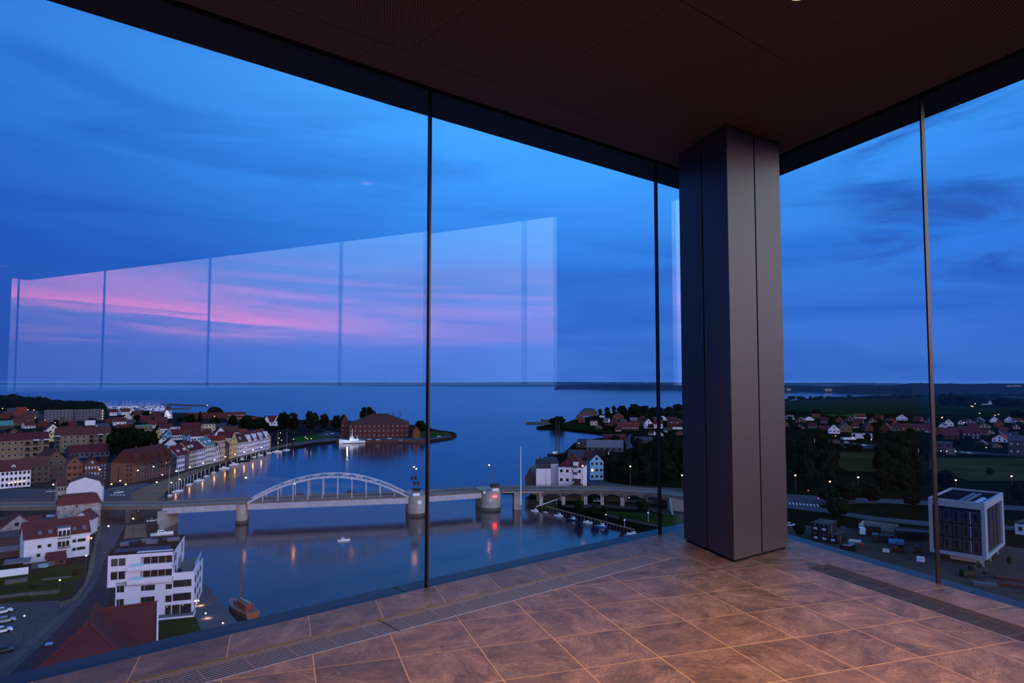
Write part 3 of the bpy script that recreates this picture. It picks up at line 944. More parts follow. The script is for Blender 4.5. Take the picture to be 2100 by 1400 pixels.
patch('field_3', [(2016, 813), (2140, 818), (2140, 812), (2020, 811)], 'field_pale', 'pale field beyond the white gabled farm', 0.8)
patch('field_4', [(1340, 842), (1400, 834), (1400, 846), (1350, 848)], 'field', 'green slope behind the spit houses', 0.5)
patch('spit_grass', [(1130, 874.5), (1160, 867.5), (1200, 872), (1255, 884), (1253, 888), (1190, 880.5), (1150, 876.5)], 'field', 'grassy spit by the inlet', 0.3)
patch('site_ground', [(1600, 1075), (1660, 1078), (1760, 1084), (1900, 1098), (2140, 1130), (2140, 1330), (1600, 1190)], 'gravel', 'bare gravel of the building site', 0.07)
patch('site_grass', [(1660, 1150), (1800, 1190), (1950, 1230), (2140, 1280), (2140, 1400), (1600, 1300)], 'meadow', 'scrubby ground at the edge of the building site', 0.12)
patch('road_houses', [(1700, 912), (1740, 908), (1820, 914), (1900, 920), (2000, 926), (2100, 932), (2100, 936), (1900, 926), (1800, 920), (1712, 918)], 'asphalt', 'residential road with parked cars', 0.3)


# ------------------------------------------------------------------ the road bridge
mat('girder', S('98959e'), 0.6, var=0.12, vscale=0.5, rnd=0.05)
mat('arch_paint', S('a5a2ad'), 0.5, var=0.08, vscale=1.0)
mat('deck_edge', S('6c5f58'), 0.85, var=0.2, vscale=0.6)
mat('bridge_road', S('55504e'), 0.85, var=0.15, vscale=0.3)
mat('rail', S('5c5450'), 0.6)
mat('pier', S('8f8782'), 0.85, var=0.22, vscale=0.35)
mat('pier_wet', S('3d3632'), 0.6, var=0.2, vscale=0.6)
mat('pole_dark', S('35313a'), 0.5)
mat('dark_sign', S('2a1d1c'), 0.6)
mat('white_paint', S('d6d3d6'), 0.55)
mat('tower_glass', S('39404a'), 0.25)
glow('red_light', (1.0, 0.02, 0.04), 22.0)
glow('amber', (1.0, 0.34, 0.09), 40.0)
glow('amber_far', (1.0, 0.45, 0.16), 8.0)
glow('white_lamp', (1.0, 0.62, 0.30), 16.0)
glow('bollard', (1.0, 0.60, 0.28), 110.0)
glow('lit_window', (1.0, 0.62, 0.25), 1.6)

ZD = -51.3
BP = [(-120, 1043), (0, 1042), (120, 1041), (233, 1040), (333, 1039.6), (485, 1032), (507, 1031), (838, 1018.5), (872, 1016.5), (988, 1008.5), (1030, 1007), (1115, 1006), (1200, 1005.8), (1250, 1007), (1330, 1011), (1405, 1020)]


def add_bridge():
    N = [Vector((W(u, v, ZD).x, W(u, v, ZD).y)) for u, v in BP]
    D = []
    for i in range(len(N)):
        a, b = N[max(0, i - 1)], N[min(len(N) - 1, i + 1)]
        d = (b - a).normalized(); D.append(Vector((-d.y, d.x)))
    WD = 13.0
    FAR = [n + d * WD for n, d in zip(N, D)]
    o = N[6]
    t = thing('road_bridge', 'long road bridge with a pale steel arch and round piers across the harbour', 'bridge', (o.x, o.y, ZW))
    def loc(p, z): return (p.x - o.x, p.y - o.y, z - ZW)
    def strip(name, L0, L1, z0, z1, m, parent=t):
        vs, fs = [], []
        for a, b in zip(L0, L1):
            vs += [loc(a, z0), loc(b, z0), loc(b, z1), loc(a, z1)]
        for i in range(len(L0) - 1):
            q = 4 * i
            for j in range(4): fs.append((q + j, q + 4 + j, q + 4 + (j + 1) % 4, q + (j + 1) % 4))
        fs += [(3, 2, 1, 0), tuple(len(vs) - 4 + j for j in range(4))]
        return MB().add(vs, fs).obj(name, m, parent)
    off = lambda q: [n + d * q for n, d in zip(N, D)]
    deck = strip('deck', N, FAR, ZD - 0.9, ZD, 'deck_edge')
    strip('roadway', off(2.3), off(WD - 2.3), ZD - 0.1, ZD + 0.06, 'bridge_road', deck)
    strip('kerb', off(0.0), off(0.45), ZD - 0.4, ZD + 0.35, 'deck_edge', deck)
    strip('kerb', off(WD - 0.45), off(WD), ZD - 0.4, ZD + 0.35, 'deck_edge', deck)
    strip('footway', off(0.45), off(2.2), ZD - 0.1, ZD + 0.16, 'concrete_dark', deck)
    strip('rail_track', off(4.6), off(4.9), ZD, ZD + 0.09, 'road_paint', deck)
    # railings
    for q, nm in ((0.2, 'near'), (WD - 0.2, 'far')):
        L = off(q)
        m = MB()
        for a, b in zip(L, L[1:]):
            for h in (0.65, 1.25):
                m.beam(loc(a, ZD + h), loc(b, ZD + h), 0.09, 0.09)
            n = max(1, int((b - a).length / 2.2))
            for i in range(n):
                c = a.lerp(b, i / n)
                m.beam(loc(c, ZD), loc(c, ZD + 1.25), 0.08, 0.08)
        m.obj('railing', 'rail', t)
    # girder panels on the near face, each plate its own piece
    def plates(i, j, h, n, m='girder'):
        a, b = N[i], N[j]
        g = thing('girder', None, None); g.parent = t
        del_keys = [k for k in g.keys()]
        for kk in del_keys: del g[kk]
        for side, q in ((0, -0.02), (1, WD - 0.35)):
            nn = n if side == 0 else 1
            for e in range(nn):
                c0, c1 = a.lerp(b, (e + 0.012) / nn), a.lerp(b, (e + 0.988) / nn)
                dd = D[i]
                c0 = c0 + dd * q; c1 = c1 + dd * q
                e0, e1 = c0 + dd * 0.35, c1 + dd * 0.35
                MB().add([loc(c0, ZD - 0.35 - h), loc(c1, ZD - 0.35 - h), loc(e1, ZD - 0.35 - h), loc(e0, ZD - 0.35 - h), loc(c0, ZD - 0.35), loc(c1, ZD - 0.35), loc(e1, ZD - 0.35), loc(e0, ZD - 0.35)],
                         [(3, 2, 1, 0), (4, 5, 6, 7), (0, 1, 5, 4), (1, 2, 6, 5), (2, 3, 7, 6), (3, 0, 4, 7)]).obj('girder_plate', m, g)
        c0, c1 = a + D[i] * 0.33, b + D[i] * 0.33
        e0, e1 = a + D[i] * (WD - 0.35), b + D[i] * (WD - 0.35)
        MB().add([loc(c0, ZD - 1.6), loc(c1, ZD - 1.6), loc(e1, ZD - 1.6), loc(e0, ZD - 1.6)], [(0, 1, 2, 3)]).obj('underside', 'concrete_dark', g)
    plates(4, 5, 2.5, 7)
    plates(6, 7, 2.6, 11)
    plates(8, 9, 2.5, 8)
    plates(10, 11, 0.5, 1)
    # arch ribs with hangers
    a, b = N[6], N[7]
    dd = (b - a).normalized(); nn = Vector((-dd.y, dd.x)); span = (b - a).length
    H = 10.2
    def rib_pt(q, off_, dz=0.0):
        c = a.lerp(b, q) + nn * off_
        return loc(c, ZD - 0.2 + 4 * H * q * (1 - q) + dz)
    for off_ in (0.25, WD - 0.25):
        m = MB(); n = 22
        for i in range(n):
            m.beam(rib_pt(i / n, off_), rib_pt((i + 1) / n, off_), 0.7, 0.85)
        rib = m.obj('arch_rib', 'arch_paint', t)
        for i in range(1, 11):
            q = i / 11
            MB().beam(rib_pt(q, off_), loc(a.lerp(b, q) + nn * off_, ZD - 2.9), 0.36, 0.36).obj('hanger', 'arch_paint', rib)
    for i in range(2, 10):
        q = i / 11
        MB().beam(rib_pt(q, 0.25), rib_pt(q, WD - 0.25), 0.5, 0.5).obj('wind_brace', 'arch_paint', t)
        if i < 9:
            q2 = (i + 1) / 11
            mid = Vector(rib_pt((q + q2) / 2, WD / 2))
            for s_ in (0.25, WD - 0.25):
                MB().beam(rib_pt(q, s_), mid, 0.32, 0.32).obj('wind_brace', 'arch_paint', t)
                MB().beam(rib_pt(q2, s_), mid, 0.32, 0.32).obj('wind_brace', 'arch_paint', t)
    # lamps hung under the wind braces
    for q in (3 / 11, 7 / 11):
        x, y, z = rib_pt(q, WD * .55, -1.0)
        MB().tube((x, y, z), (x, y, z + .9), .06, .06, 5).obj('arch_lamp_stem', 'pole_dark', t)
        MB().blob((x, y, z - .2), .38, 1, 0).obj('arch_lamp', 'amber', t)
    # piers: capsule shaped in plan, wet foot
    def pier(i, q, wd, ztop, extra=0.0, near=-1.5):
        c = N[i].lerp(N[i + 1], q); d = D[i]; u = Vector((d.y, -d.x))
        pl = []
        for e in range(9):
            an = pi + pi * e / 8
            pl.append(c + d * (near + wd / 2) + u * (wd / 2 * cos(an)) + d * (wd / 2 * sin(an)))
        for e in range(9):
            an = pi * e / 8
            pl.append(c + d * (WD + extra - wd / 2) + u * (wd / 2 * cos(an)) + d * (wd / 2 * sin(an)))
        pz = MB().prism([loc(p_, 0)[:2] for p_ in pl], 1.3, ztop - ZW).obj('pier', 'pier', t)
        ctr = sum(pl, Vector((0, 0))) / len(pl)
        MB().prism([loc(ctr + (p_ - ctr) * 1.03, 0)[:2] for p_ in pl], -3.0, 1.3).obj('wet_foot', 'pier_wet', pz)
        return pz
    pier(5, 0.45, 4.9, ZD - 0.6, 0.5, -0.8)
    p2 = pier(7, 0.5, 8.2, ZD + 0.5, 2.0, -2.6)
    p3 = pier(9, 0.5, 9.6, ZD + 0.5, 2.0, -2.6)
    # operator houses on the bascule piers
    for i, q in ((7, 0.45), (9, 0.62)):
        c = N[i].lerp(N[i + 1], q) - D[i] * 0.4
        x, y, z = loc(c, ZD + 0.5)
        rz = math.atan2(-D[i].x, D[i].y)
        hse = MB().box((x, y, z + 1.0), (3.1, 2.6, 2.0), rz).obj('bridge_cabin', 'white_paint', t)
        MB().box((x, y, z + 1.9), (3.4, 2.9, 1.1), rz).obj('cabin_glazing', 'tower_glass', hse)
        MB().box((x, y, z + 2.75), (3.9, 3.4, 0.6), rz).obj('cabin_roof', 'dark_sign', hse)
    # red traffic signal on the eastern bascule pier
    c = N[9].lerp(N[10], 0.55) - D[9] * 2.75
    for s_ in (-0.55, 0.55):
        uu = Vector((D[9].y, -D[9].x)) * s_
        x, y, z = loc(c + uu, ZD - 1.9)
        MB().blob((x, y, z), 0.42, 1, 0).obj('red_signal', 'red_light', t)
    c = N[7].lerp(N[8], 0.62) - D[7] * 2.7
    x, y, z = loc(c, ZD - 2.3)
    MB().box((x, y, z), (1.7, 0.2, 1.7), math.atan2(-D[7].x, D[7].y)).obj('sign_plate', 'white_paint', t)
    c = N[9].lerp(N[10], 0.32) - D[9] * 2.75
    x, y, z = loc(c, ZD - 3.6)
    MB().box((x, y, z), (0.9, 0.2, 0.9), math.atan2(-D[9].x, D[9].y)).obj('sign_plate', 'white_paint', t)
    c = N[9].lerp(N[10], 0.05) - D[9] * 2.4
    x, y, z = loc(c, ZD + 0.1)
    MB().box((x, y, z), (1.0, 0.2, 1.0), math.atan2(-D[9].x, D[9].y)).obj('sign_plate', 'white_paint', t)
    # pier and abutment on the town side, columns under the approach
    c = N[4] + D[4] * 6
    x, y, z = loc(c, ZW)
    MB().box((x + 1.2, y - 1.0, (ZD - 2 - ZW) / 2), (3.0, 13.5, ZD - 1.0 - ZW), 0.06).obj('abutment', 'pier', t)
    for i, q in ((3, 0.28), (3, -0.4), (2, 0.3)):
        c = N[i].lerp(N[i + 1], q)
        for e in (1.0, 6.5, 12.0):
            x, y, z = loc(c + D[i] * e, 0)
            MB().box((x, y, (ZD - 0.9 - ZW) / 2 + 0.5), (1.4, 1.6, ZD - 0.9 - ZW), 0).obj('column', 'concrete_dark', t)
    # eastern viaduct: wall piers and flat arches
    xs = [1030, 1062, 1110, 1155.5, 1201, 1235, 1275.5, 1318, 1372]
    vs_ = [1007, 1006.7, 1006, 1005.9, 1005.8, 1006.5, 1008.3, 1010.3, 1016]
    Q = [Vector((W(u, v, ZD).x, W(u, v, ZD).y)) for u, v in zip(xs, vs_)]
    for i in range(1, len(Q)):
        a_, b_ = Q[i - 1], Q[i]
        d = (b_ - a_).normalized(); n = Vector((-d.y, d.x)); L = (b_ - a_).length
        m = MB()
        if i >= 2:
            # spandrel with a shallow arched soffit
            pr = [(0, -0.8), (L, -0.8), (L, -3.0)] + [(L * (1 - e / 8), -3.0 + 1.5 * (1 - (2 * e / 8 - 1) ** 2)) for e in range(1, 8)] + [(0, -3.0)]
            for y0, y1 in ((0.1, 0.6), (WD - 0.6, WD - 0.1)):
                vsx = [loc(a_ + d * p_[0] + n * y0, ZD + p_[1]) for p_ in pr] + [loc(a_ + d * p_[0] + n * y1, ZD + p_[1]) for p_ in pr]
                nn_ = len(pr)
                m.add(vsx, [tuple(range(nn_ - 1, -1, -1)), tuple(range(nn_, 2 * nn_))] + [(e, (e + 1) % nn_, (e + 1) % nn_ + nn_, e + nn_) for e in range(nn_)])
                m2 = m.obj('spandrel', 'concrete_dark', t); m = MB()
        c = b_
        zb = ZW - 1 if i == 1 else ZG
        for e in ((WD / 2,) if i == 1 else (1.2, WD - 1.2)):
            wd, dp = (3.6, WD + 1.0) if i == 1 else (1.7, 2.2)
            x, y, z = loc(c + n * e, 0)
            MB().box((x, y, (ZD - 0.8 + zb) / 2 - ZW), (wd, dp, ZD - 0.8 - zb), math.atan2(d.y, d.x)).obj('column' if i > 1 else 'pier', 'pier', t)
    # wing wall at the east abutment
    c = Q[-1]
    x, y, z = loc(c, 0)
    d = (Q[-1] - Q[-2]).normalized(); n = Vector((-d.y, d.x))
    q0, q1 = c, c + d * 12
    MB().prism([loc(q0 + n * 0, 0)[:2], loc(q1, 0)[:2], loc(q1 + n * 12, 0)[:2], loc(q0 + n * 12, 0)[:2]], ZG - ZW, ZD - 0.8 - ZW).obj('abutment', 'concrete', t)
    e0, e1 = q0 - n * 0.3, q0 - n * 9 + d * 5
    MB().add([loc(e0, ZG), loc(e1, ZG), loc(e0, ZD - 0.8), loc(e0 + d, ZG), loc(e1 + d, ZG), loc(e0 + d, ZD - 0.8)], [(0, 1, 2), (5, 4, 3), (0, 3, 4, 1), (1, 4, 5, 2), (2, 5, 3, 0)]).obj('wing_wall', 'concrete', t)
    # back wall under the viaduct, partly lit
    for i, mm in ((2, 'concrete_dark'), (3, 'concrete_dark'), (5, 'concrete_dark'), (7, 'concrete_dark')):
        a_, b_ = Q[i], Q[i + 1]
        d = (b_ - a_).normalized(); n = Vector((-d.y, d.x))
        c = (a_ + b_) / 2 + n * (WD - 2.0)
        x, y, z = loc(c, 0)
        MB().box((x, y, (ZG + ZD - 0.9) / 2 - ZW), ((b_ - a_).length * 0.98, 0.4, ZD - 0.9 - ZG), math.atan2(d.y, d.x)).obj('rear_wall', mm, t)
    return N, D, WD


BN, BD, BW = add_bridge()


# ------------------------------------------------------------------ house kit
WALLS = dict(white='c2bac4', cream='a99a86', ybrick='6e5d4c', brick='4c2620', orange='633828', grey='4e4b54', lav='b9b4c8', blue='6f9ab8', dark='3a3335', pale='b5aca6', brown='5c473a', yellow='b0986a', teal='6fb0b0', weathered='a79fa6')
ROOFS = dict(red='541c20', maroon='4a1a1e', slate='34343d', tile='66291f', grey='5a5660', green='3f6c68', rust='48241e')
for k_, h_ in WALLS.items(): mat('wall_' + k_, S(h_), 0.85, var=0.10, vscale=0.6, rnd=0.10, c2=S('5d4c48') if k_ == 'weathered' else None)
for k_, h_ in ROOFS.items(): mat('roof_' + k_, S(h_), 0.8, var=0.22, vscale=0.5, rnd=0.12, bump=0.4, bscale=2.5)
mat('win_dark', S('15171c'), 0.12, spec=0.5)
mat('win_dim', S('5a5560'), 0.3)
mat('win_pale', S('8fa0b8'), 0.15, spec=0.6)
mat('frame_white', S('b4adb8'), 0.5)
mat('gutter', S('4a4346'), 0.6)


def unit_box(name, m):
    me = MB().b2(-0.5, 0.5, -0.5, 0.5, -0.5, 0.5).mesh(name)
    me.materials.append(M[m])
    return me


UB = {k: unit_box('window_' + k, k) for k in ('win_dark', 'win_pale', 'win_dim', 'lit_window', 'frame_white')}


def ub(name, kind, parent, c, d):
    o = link(name, UB[kind], None, parent)
    o.location = c
    o.scale = d
    return o


def window(parent, x, y, z, w, h, kind='win_dark', frame=False, side=None):
    """one window: pane (and a frame round it) set in the wall plane y (or x for side walls)"""
    if side is None:
        if frame:
            f = ub('window', 'frame_white', parent, (x, y, z), (w + 0.14, 0.10, h + 0.14))
            f2 = ub('pane', kind, parent, (x, y - 0.05, z), (w, 0.06, h))
            return f
        return ub('window', kind, parent, (x, y, z), (w, 0.12, h))
    return ub('window', kind, parent, (x, y, z), (0.12, w, h))


def roof_mesh(kind, w, d, h, rh, ov=0.35, th=0.22, ox=None):
    m = MB()
    ox = ov if ox is None else ox
    x0, x1, y0, y1 = -w / 2 - ox, w / 2 + ox, -ov, d + ov
    if kind == 'gable':                # ridge along x
        k = rh * (1 + 2 * ov / d) - rh
        for ya, yb in ((y0, d / 2), (y1, d / 2)):
            m.add([(x0, ya, h - k), (x1, ya, h - k), (x1, yb, h + rh), (x0, yb, h + rh), (x0, ya, h - k + th), (x1, ya, h - k + th), (x1, yb, h + rh + th), (x0, yb, h + rh + th)],
                  [(0, 1, 2, 3), (4, 5, 6, 7), (0, 1, 5, 4), (1, 2, 6, 5), (2, 3, 7, 6), (3, 0, 4, 7)])
    elif kind == 'front':              # ridge along y, gable to the front
        k = rh * (1 + 2 * ov / w) - rh
        for xa, xb in ((x0, 0), (x1, 0)):
            m.add([(xa, y0, h - k), (xa, y1, h - k), (xb, y1, h + rh), (xb, y0, h + rh), (xa, y0, h - k + th), (xa, y1, h - k + th), (xb, y1, h + rh + th), (xb, y0, h + rh + th)],
                  [(0, 1, 2, 3), (4, 5, 6, 7), (0, 1, 5, 4), (1, 2, 6, 5), (2, 3, 7, 6), (3, 0, 4, 7)])
    elif kind == 'hip':
        if w >= d:
            r = min(d / 2, w / 2 - 0.1)
            rd = [(-w / 2 + r, d / 2, h + rh), (w / 2 - r, d / 2, h + rh)]
        else:
            r = w / 2
            rd = [(0, r, h + rh), (0, d - r, h + rh)]
        b = [(x0, y0, h), (x1, y0, h), (x1, y1, h), (x0, y1, h)]
        if w >= d: fs = [(0, 1, 5, 4), (1, 2, 5), (2, 3, 4, 5), (3, 0, 4), (3, 2, 1, 0)]
        else: fs = [(0, 1, 4), (1, 2, 5, 4), (2, 3, 5), (3, 0, 4, 5), (3, 2, 1, 0)]
        m.add(b + rd, fs)
    elif kind == 'mansard':            # steep lower slope, low upper slope, ridge along x
        i = min(w, d) * 0.16
        a = [(x0, y0, h), (x1, y0, h), (x1, y1, h), (x0, y1, h)]
        b = [(x0 + i, y0 + i, h + rh * .75), (x1 - i, y0 + i, h + rh * .75), (x1 - i, y1 - i, h + rh * .75), (x0 + i, y1 - i, h + rh * .75)]
        c = [(x0 + 2.4 * i, d / 2, h + rh), (x1 - 2.4 * i, d / 2, h + rh)]
        m.add(a + b + c, [(0, 1, 5, 4), (1, 2, 6, 5), (2, 3, 7, 6), (3, 0, 4, 7), (4, 5, 9, 8), (5, 6, 9), (6, 7, 8, 9), (7, 4, 8), (3, 2, 1, 0)])
    elif kind == 'gambrel':            # broken gable to the front, ridge along y
        pr = [(x0, h), (x0 * 0.82, h + rh * .55), (0, h + rh), (x1 * 0.82, h + rh * .55), (x1, h)]
        q = [(p_[0] * 1.0, p_[1] + th) for p_ in pr]
        m.yprism(pr + q[::-1], y0 + ov * .6, y1)
    else:                              # flat with a parapet
        m.b2(-w / 2 - .05, w / 2 + .05, -.05, d + .05, h, h + 0.25)
        for a in ((-w / 2 - .1, w / 2 + .1, -.1, .2), (-w / 2 - .1, w / 2 + .1, d - .2, d + .1), (-w / 2 - .1, -w / 2 + .2, .2, d - .2), (w / 2 - .2, w / 2 + .1, .2, d - .2)):
            m.b2(*a, h + 0.25, h + 0.25 + max(rh, 0.3))
    return m


def walls_mesh(kind, w, d, h, rh, z0=-0.4):
    m = MB()
    if kind == 'gable':
        m.xprism([(0, z0), (d, z0), (d, h), (d / 2, h + rh), (0, h)], -w / 2, w / 2)
    elif kind == 'front':
        m.yprism([(-w / 2, z0), (w / 2, z0), (w / 2, h), (0, h + rh), (-w / 2, h)], 0, d)
    elif kind == 'gambrel':
        m.yprism([(-w / 2, z0), (w / 2, z0), (w / 2, h), (w / 2 * .82, h + rh * .55), (0, h + rh), (-w / 2 * .82, h + rh * .55), (-w / 2, h)], 0, d)
    else:
        m.b2(-w / 2, w / 2, 0, d, z0, h)
    return m


def facing(u, yaw):
    """house front faces the viewer, turned by yaw degrees"""
    return -math.atan((u - 1050) / F) - R(yaw)


def house(u, v, w, h, rh, wall, roof, label, kind='gable', win=None, yaw=0, d=None, z=ZG, **kw):
    """house by its foot centre, width, eaves and roof height in picture units"""
    p = W(u, v, z); k = PX(p)
    return house_m(p, facing(u, yaw), w * k, h * k, rh * k, wall, roof, label, kind, win, d, **kw)


FOOT = []


def rect(p, rz, w, d, ov):
    c, s_ = cos(rz), sin(rz)
    return [Vector((p[0] + x * c - y * s_, p[1] + x * s_ + y * c)) for x, y in ((-w / 2 - ov, -ov), (w / 2 + ov, -ov), (w / 2 + ov, d + ov), (-w / 2 - ov, d + ov))]


def hit(a, b):
    for P, Q in ((a, b), (b, a)):
        for i in range(4):
            e = P[(i + 1) % 4] - P[i]
            n = Vector((-e.y, e.x))
            pa = [v.dot(n) for v in P]; qa = [v.dot(n) for v in Q]
            if max(pa) <= min(qa) + 1e-3 * n.length or max(qa) <= min(pa) + 1e-3 * n.length: return False
    return True


def settle(p, rz, w, d, ox):
    """keep a new house clear of those already standing: shallower first, then narrower, then further back"""
    ov = 0.36 if ox is None else 0.0
    near = [f for f in FOOT if (f[0] - Vector((p[0], p[1]))).length < 90]
    for back in (0, 3, 6, 9, 13, 18):
        q = Vector(p) + Vector((-sin(rz), cos(rz), 0)) * back
        for fw in (1.0, 0.9, 0.8):
            for fd in (1.0, 0.8, 0.65, 0.5):
                r_ = rect(q, rz, w * fw, max(4.0, d * fd), ov)
                if not any(hit(r_, f[1]) for f in near):
                    FOOT.append((Vector((q[0], q[1])), r_))
                    return q, w * fw, max(4.0, d * fd)
    FOOT.append((Vector((p[0], p[1])), rect(p, rz, w, d, ov)))
    return Vector(p), w, d


def house_m(p, rz, w, h, rh, wall, roof, label, kind='gable', win=None, d=None, name='house', group=None, chim=0, dorm=0, frame=False, wk='win_dark', side=0, lit=(), cat='house', wsz=None, ox=None):
    d = d or max(7.0, min(14.0, w * 0.8))
    p, w, d = settle(p, rz, w, d, ox)
    t = thing(name, label, cat, p, rz, group)
    walls_mesh(kind, w, d, h, rh).obj('walls', 'wall_' + wall, t)
    roof_mesh(kind, w, d, h, rh, ox=ox).obj('roof', 'roof_' + roof, t)
    if win:
        nx, nz = win
        st = h / nz
        ww, wh = wsz or (min(1.3, w / nx * 0.55), min(1.5, st * 0.55))
        for a in range(nx):
            for b in range(nz):
                kk = 'lit_window' if (a, b) in lit else wk
                window(t, -w / 2 + w * (a + 0.5) / nx, -0.02, st * (b + 0.55), ww, wh, kk, frame)
        if kind in ('front', 'gambrel') and rh > 2.2:
            window(t, 0, -0.02, h + rh * 0.32, ww, wh, wk, frame)
    if side:
        sgn = 1 if side > 0 else -1
        nn = abs(side); nz = win[1] if win else 2
        for a in range(nn):
            for b in range(nz):
                window(t, sgn * (w / 2 + 0.02), d * (a + 0.5) / nn, h / nz * (b + 0.55), 1.2, min(1.5, h / nz * .5), wk, side=1)
    for i in range(chim):
        q = (i + 0.5) / chim - 0.5
        if kind in ('gable', 'mansard', 'hip', 'flat'): x, y = w * 0.8 * q, d / 2
        else: x, y = 0.3, d * (0.5 + 0.6 * q)
        MB().b2(x - .45, x + .45, y - .4, y + .4, h + rh * .6, h + rh + 1.3).obj('chimney', 'wall_brick', t)
    for i in range(dorm):
        q = (i + 0.5) / dorm - 0.5
        x = w * 0.85 * q
        yy = d * 0.12
        if kind in ('gable', 'hip', 'mansard'):
            dm = MB().yprism([(x - .9, h), (x + .9, h), (x + .9, h + rh * .45), (x, h + rh * .45 + .8), (x - .9, h + rh * .45)], yy, d * 0.45).obj('dormer', 'wall_' + ('white' if wall != 'white' else 'pale'), t)
            ub('dormer_window', wk, t, (x, yy - 0.03, h + rh * .28), (0.9, 0.1, max(0.6, rh * .25)))
        else:
            ub('skylight', 'win_pale', t, (w * .25, d * (q + .5), h + rh * .5 + .15), (0.6, 0.9, 0.1))
    return t


# ------------------------------------------------------------------ trees
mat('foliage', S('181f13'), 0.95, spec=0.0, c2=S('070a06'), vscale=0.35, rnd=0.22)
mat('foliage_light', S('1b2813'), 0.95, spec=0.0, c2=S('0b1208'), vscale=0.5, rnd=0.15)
mat('bark', S('3a2e26'), 0.9)


def crown_mesh(name, seed, m, shape='round', n=70, hollow=0.55):
    rng = random.Random(seed)
    b = MB()
    for i in range(n):
        zz = rng.uniform(-1, 1); an = rng.uniform(0, 2 * pi)
        rr = math.sqrt(max(0, 1 - zz * zz)) * rng.uniform(hollow, 1.0)
        x, y, z = rr * cos(an), rr * sin(an), zz * rng.uniform(0.7, 1.0)
        if shape == 'tall': z *= 1.0; x *= 0.85; y *= 0.85
        if shape == 'cone': f = 1.0 - 0.85 * (z + 1) / 2; x *= f; y *= f
        q = rng.uniform(0.17, 0.34) * (0.75 if shape == 'cone' else 1)
        b.blob((x, y, z), (q, q, q * 0.85), 1, 0.30, rng)
    b.blob((0, 0, -0.1), 0.62, 1, 0.2, rng)
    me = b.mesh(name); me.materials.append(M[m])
    return me


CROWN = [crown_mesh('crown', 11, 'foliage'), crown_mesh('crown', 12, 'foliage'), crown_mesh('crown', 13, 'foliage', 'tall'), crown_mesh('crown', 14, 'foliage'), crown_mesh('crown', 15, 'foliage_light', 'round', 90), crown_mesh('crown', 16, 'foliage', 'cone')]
TRUNK = MB().tube((0, 0, -0.3), (0, 0, 1), 0.5, 0.3, 7).mesh('trunk'); TRUNK.materials.append(M['bark'])


TREES = []


def tree(u, v, w, h, label, kind=0, z=ZG, group=None, name='tree', trunk=0.18, spin=None, weak=False):
    """tree by foot point, crown width and full height in picture units"""
    p = W(u, v, z); k = PX(p)
    w, h = w * k, h * k
    r = w / 2
    c2 = Vector((p.x, p.y))
    for q, ro in TREES:                       # neighbouring crowns touch, they do not run through each other
        dd = (q - c2).length
        if dd < r + ro: r = max(min(r, dd - ro * 0.98), r * 0.45)
    for q, f in FOOT:
        if (q - c2).length < 60 and hit([c2 + Vector(e) * r * 0.8 for e in ((-1, -1), (1, -1), (1, 1), (-1, 1))], f):
            if weak: return None
            r *= 0.8
    TREES.append((c2, r)); w = 2 * r
    t = thing(name, label, 'tree', p, spin if spin is not None else (u * 1.7 + v), group)
    c = link('crown', CROWN[kind], None, t)
    hb = h * trunk
    c.location = (0, 0, (h + hb) / 2); c.scale = (w / 2 * .84, w / 2 * .84, (h - hb) / 2 * .86)
    tr = link('trunk', TRUNK, None, t); tr.scale = (max(0.25, h * .03),) * 2 + (hb * 1.8,)
    return t


# ------------------------------------------------------------------ lamps, cars, boats
mat('pole_rust', S('6a4a3c'), 0.6)
mat('pole_white', S('c9c8d2'), 0.4)
BULB = {}
for nm_ in ('amber', 'amber_far', 'white_lamp', 'red_light', 'bollard'):
    b_ = MB().blob((0, 0, 0), 1.0, 1, 0); BULB[nm_] = b_.mesh('bulb'); BULB[nm_].materials.append(M[nm_])


def lamp(u, vh, vb, label, kind='amber', r=2.2, z=ZG, arm=0.0, pole='pole_dark', name='street_lamp', group='street lamps', on=True):
    """street lamp by its head and foot in the picture; r is the lantern size in picture units"""
    p = W(u, vb, z); k = PX(p)
    h = (vb - vh) * k
    t = thing(name, label, 'street lamp', p, facing(u, 0), group)
    m = MB().tube((0, 0, 0), (0, 0, h - 0.1), 0.12, 0.08, 6)
    if arm: m.tube((0, 0, h - 0.1), (arm, 0, h + 0.15), 0.07, 0.06, 5)
    m.obj('pole', pole, t)
    x = arm
    rr = r * k / 2
    MB().lathe([(rr * 0.5, h + 0.1), (rr * 1.15, h + 0.12), (rr * 0.4, h + 0.12 + rr * .7)], 8, (x, 0)).obj('lamp_cap', pole, t)
    if on:
        b = link('lantern', BULB[kind], None, t); b.location = (x, 0, h - rr * .3); b.scale = (rr, rr, rr * 0.85)
    return t


mat('tyre', S('16161a'), 0.8)
mat('car_glass', S('20262e'), 0.1)
for k_, h_ in dict(white='d4d4d8', silver='8f959c', black='1c1c22', red='7a1c1e', blue='3a5a86', navy='23304a').items(): mat('car_' + k_, S(h_), 0.3, spec=0.6)


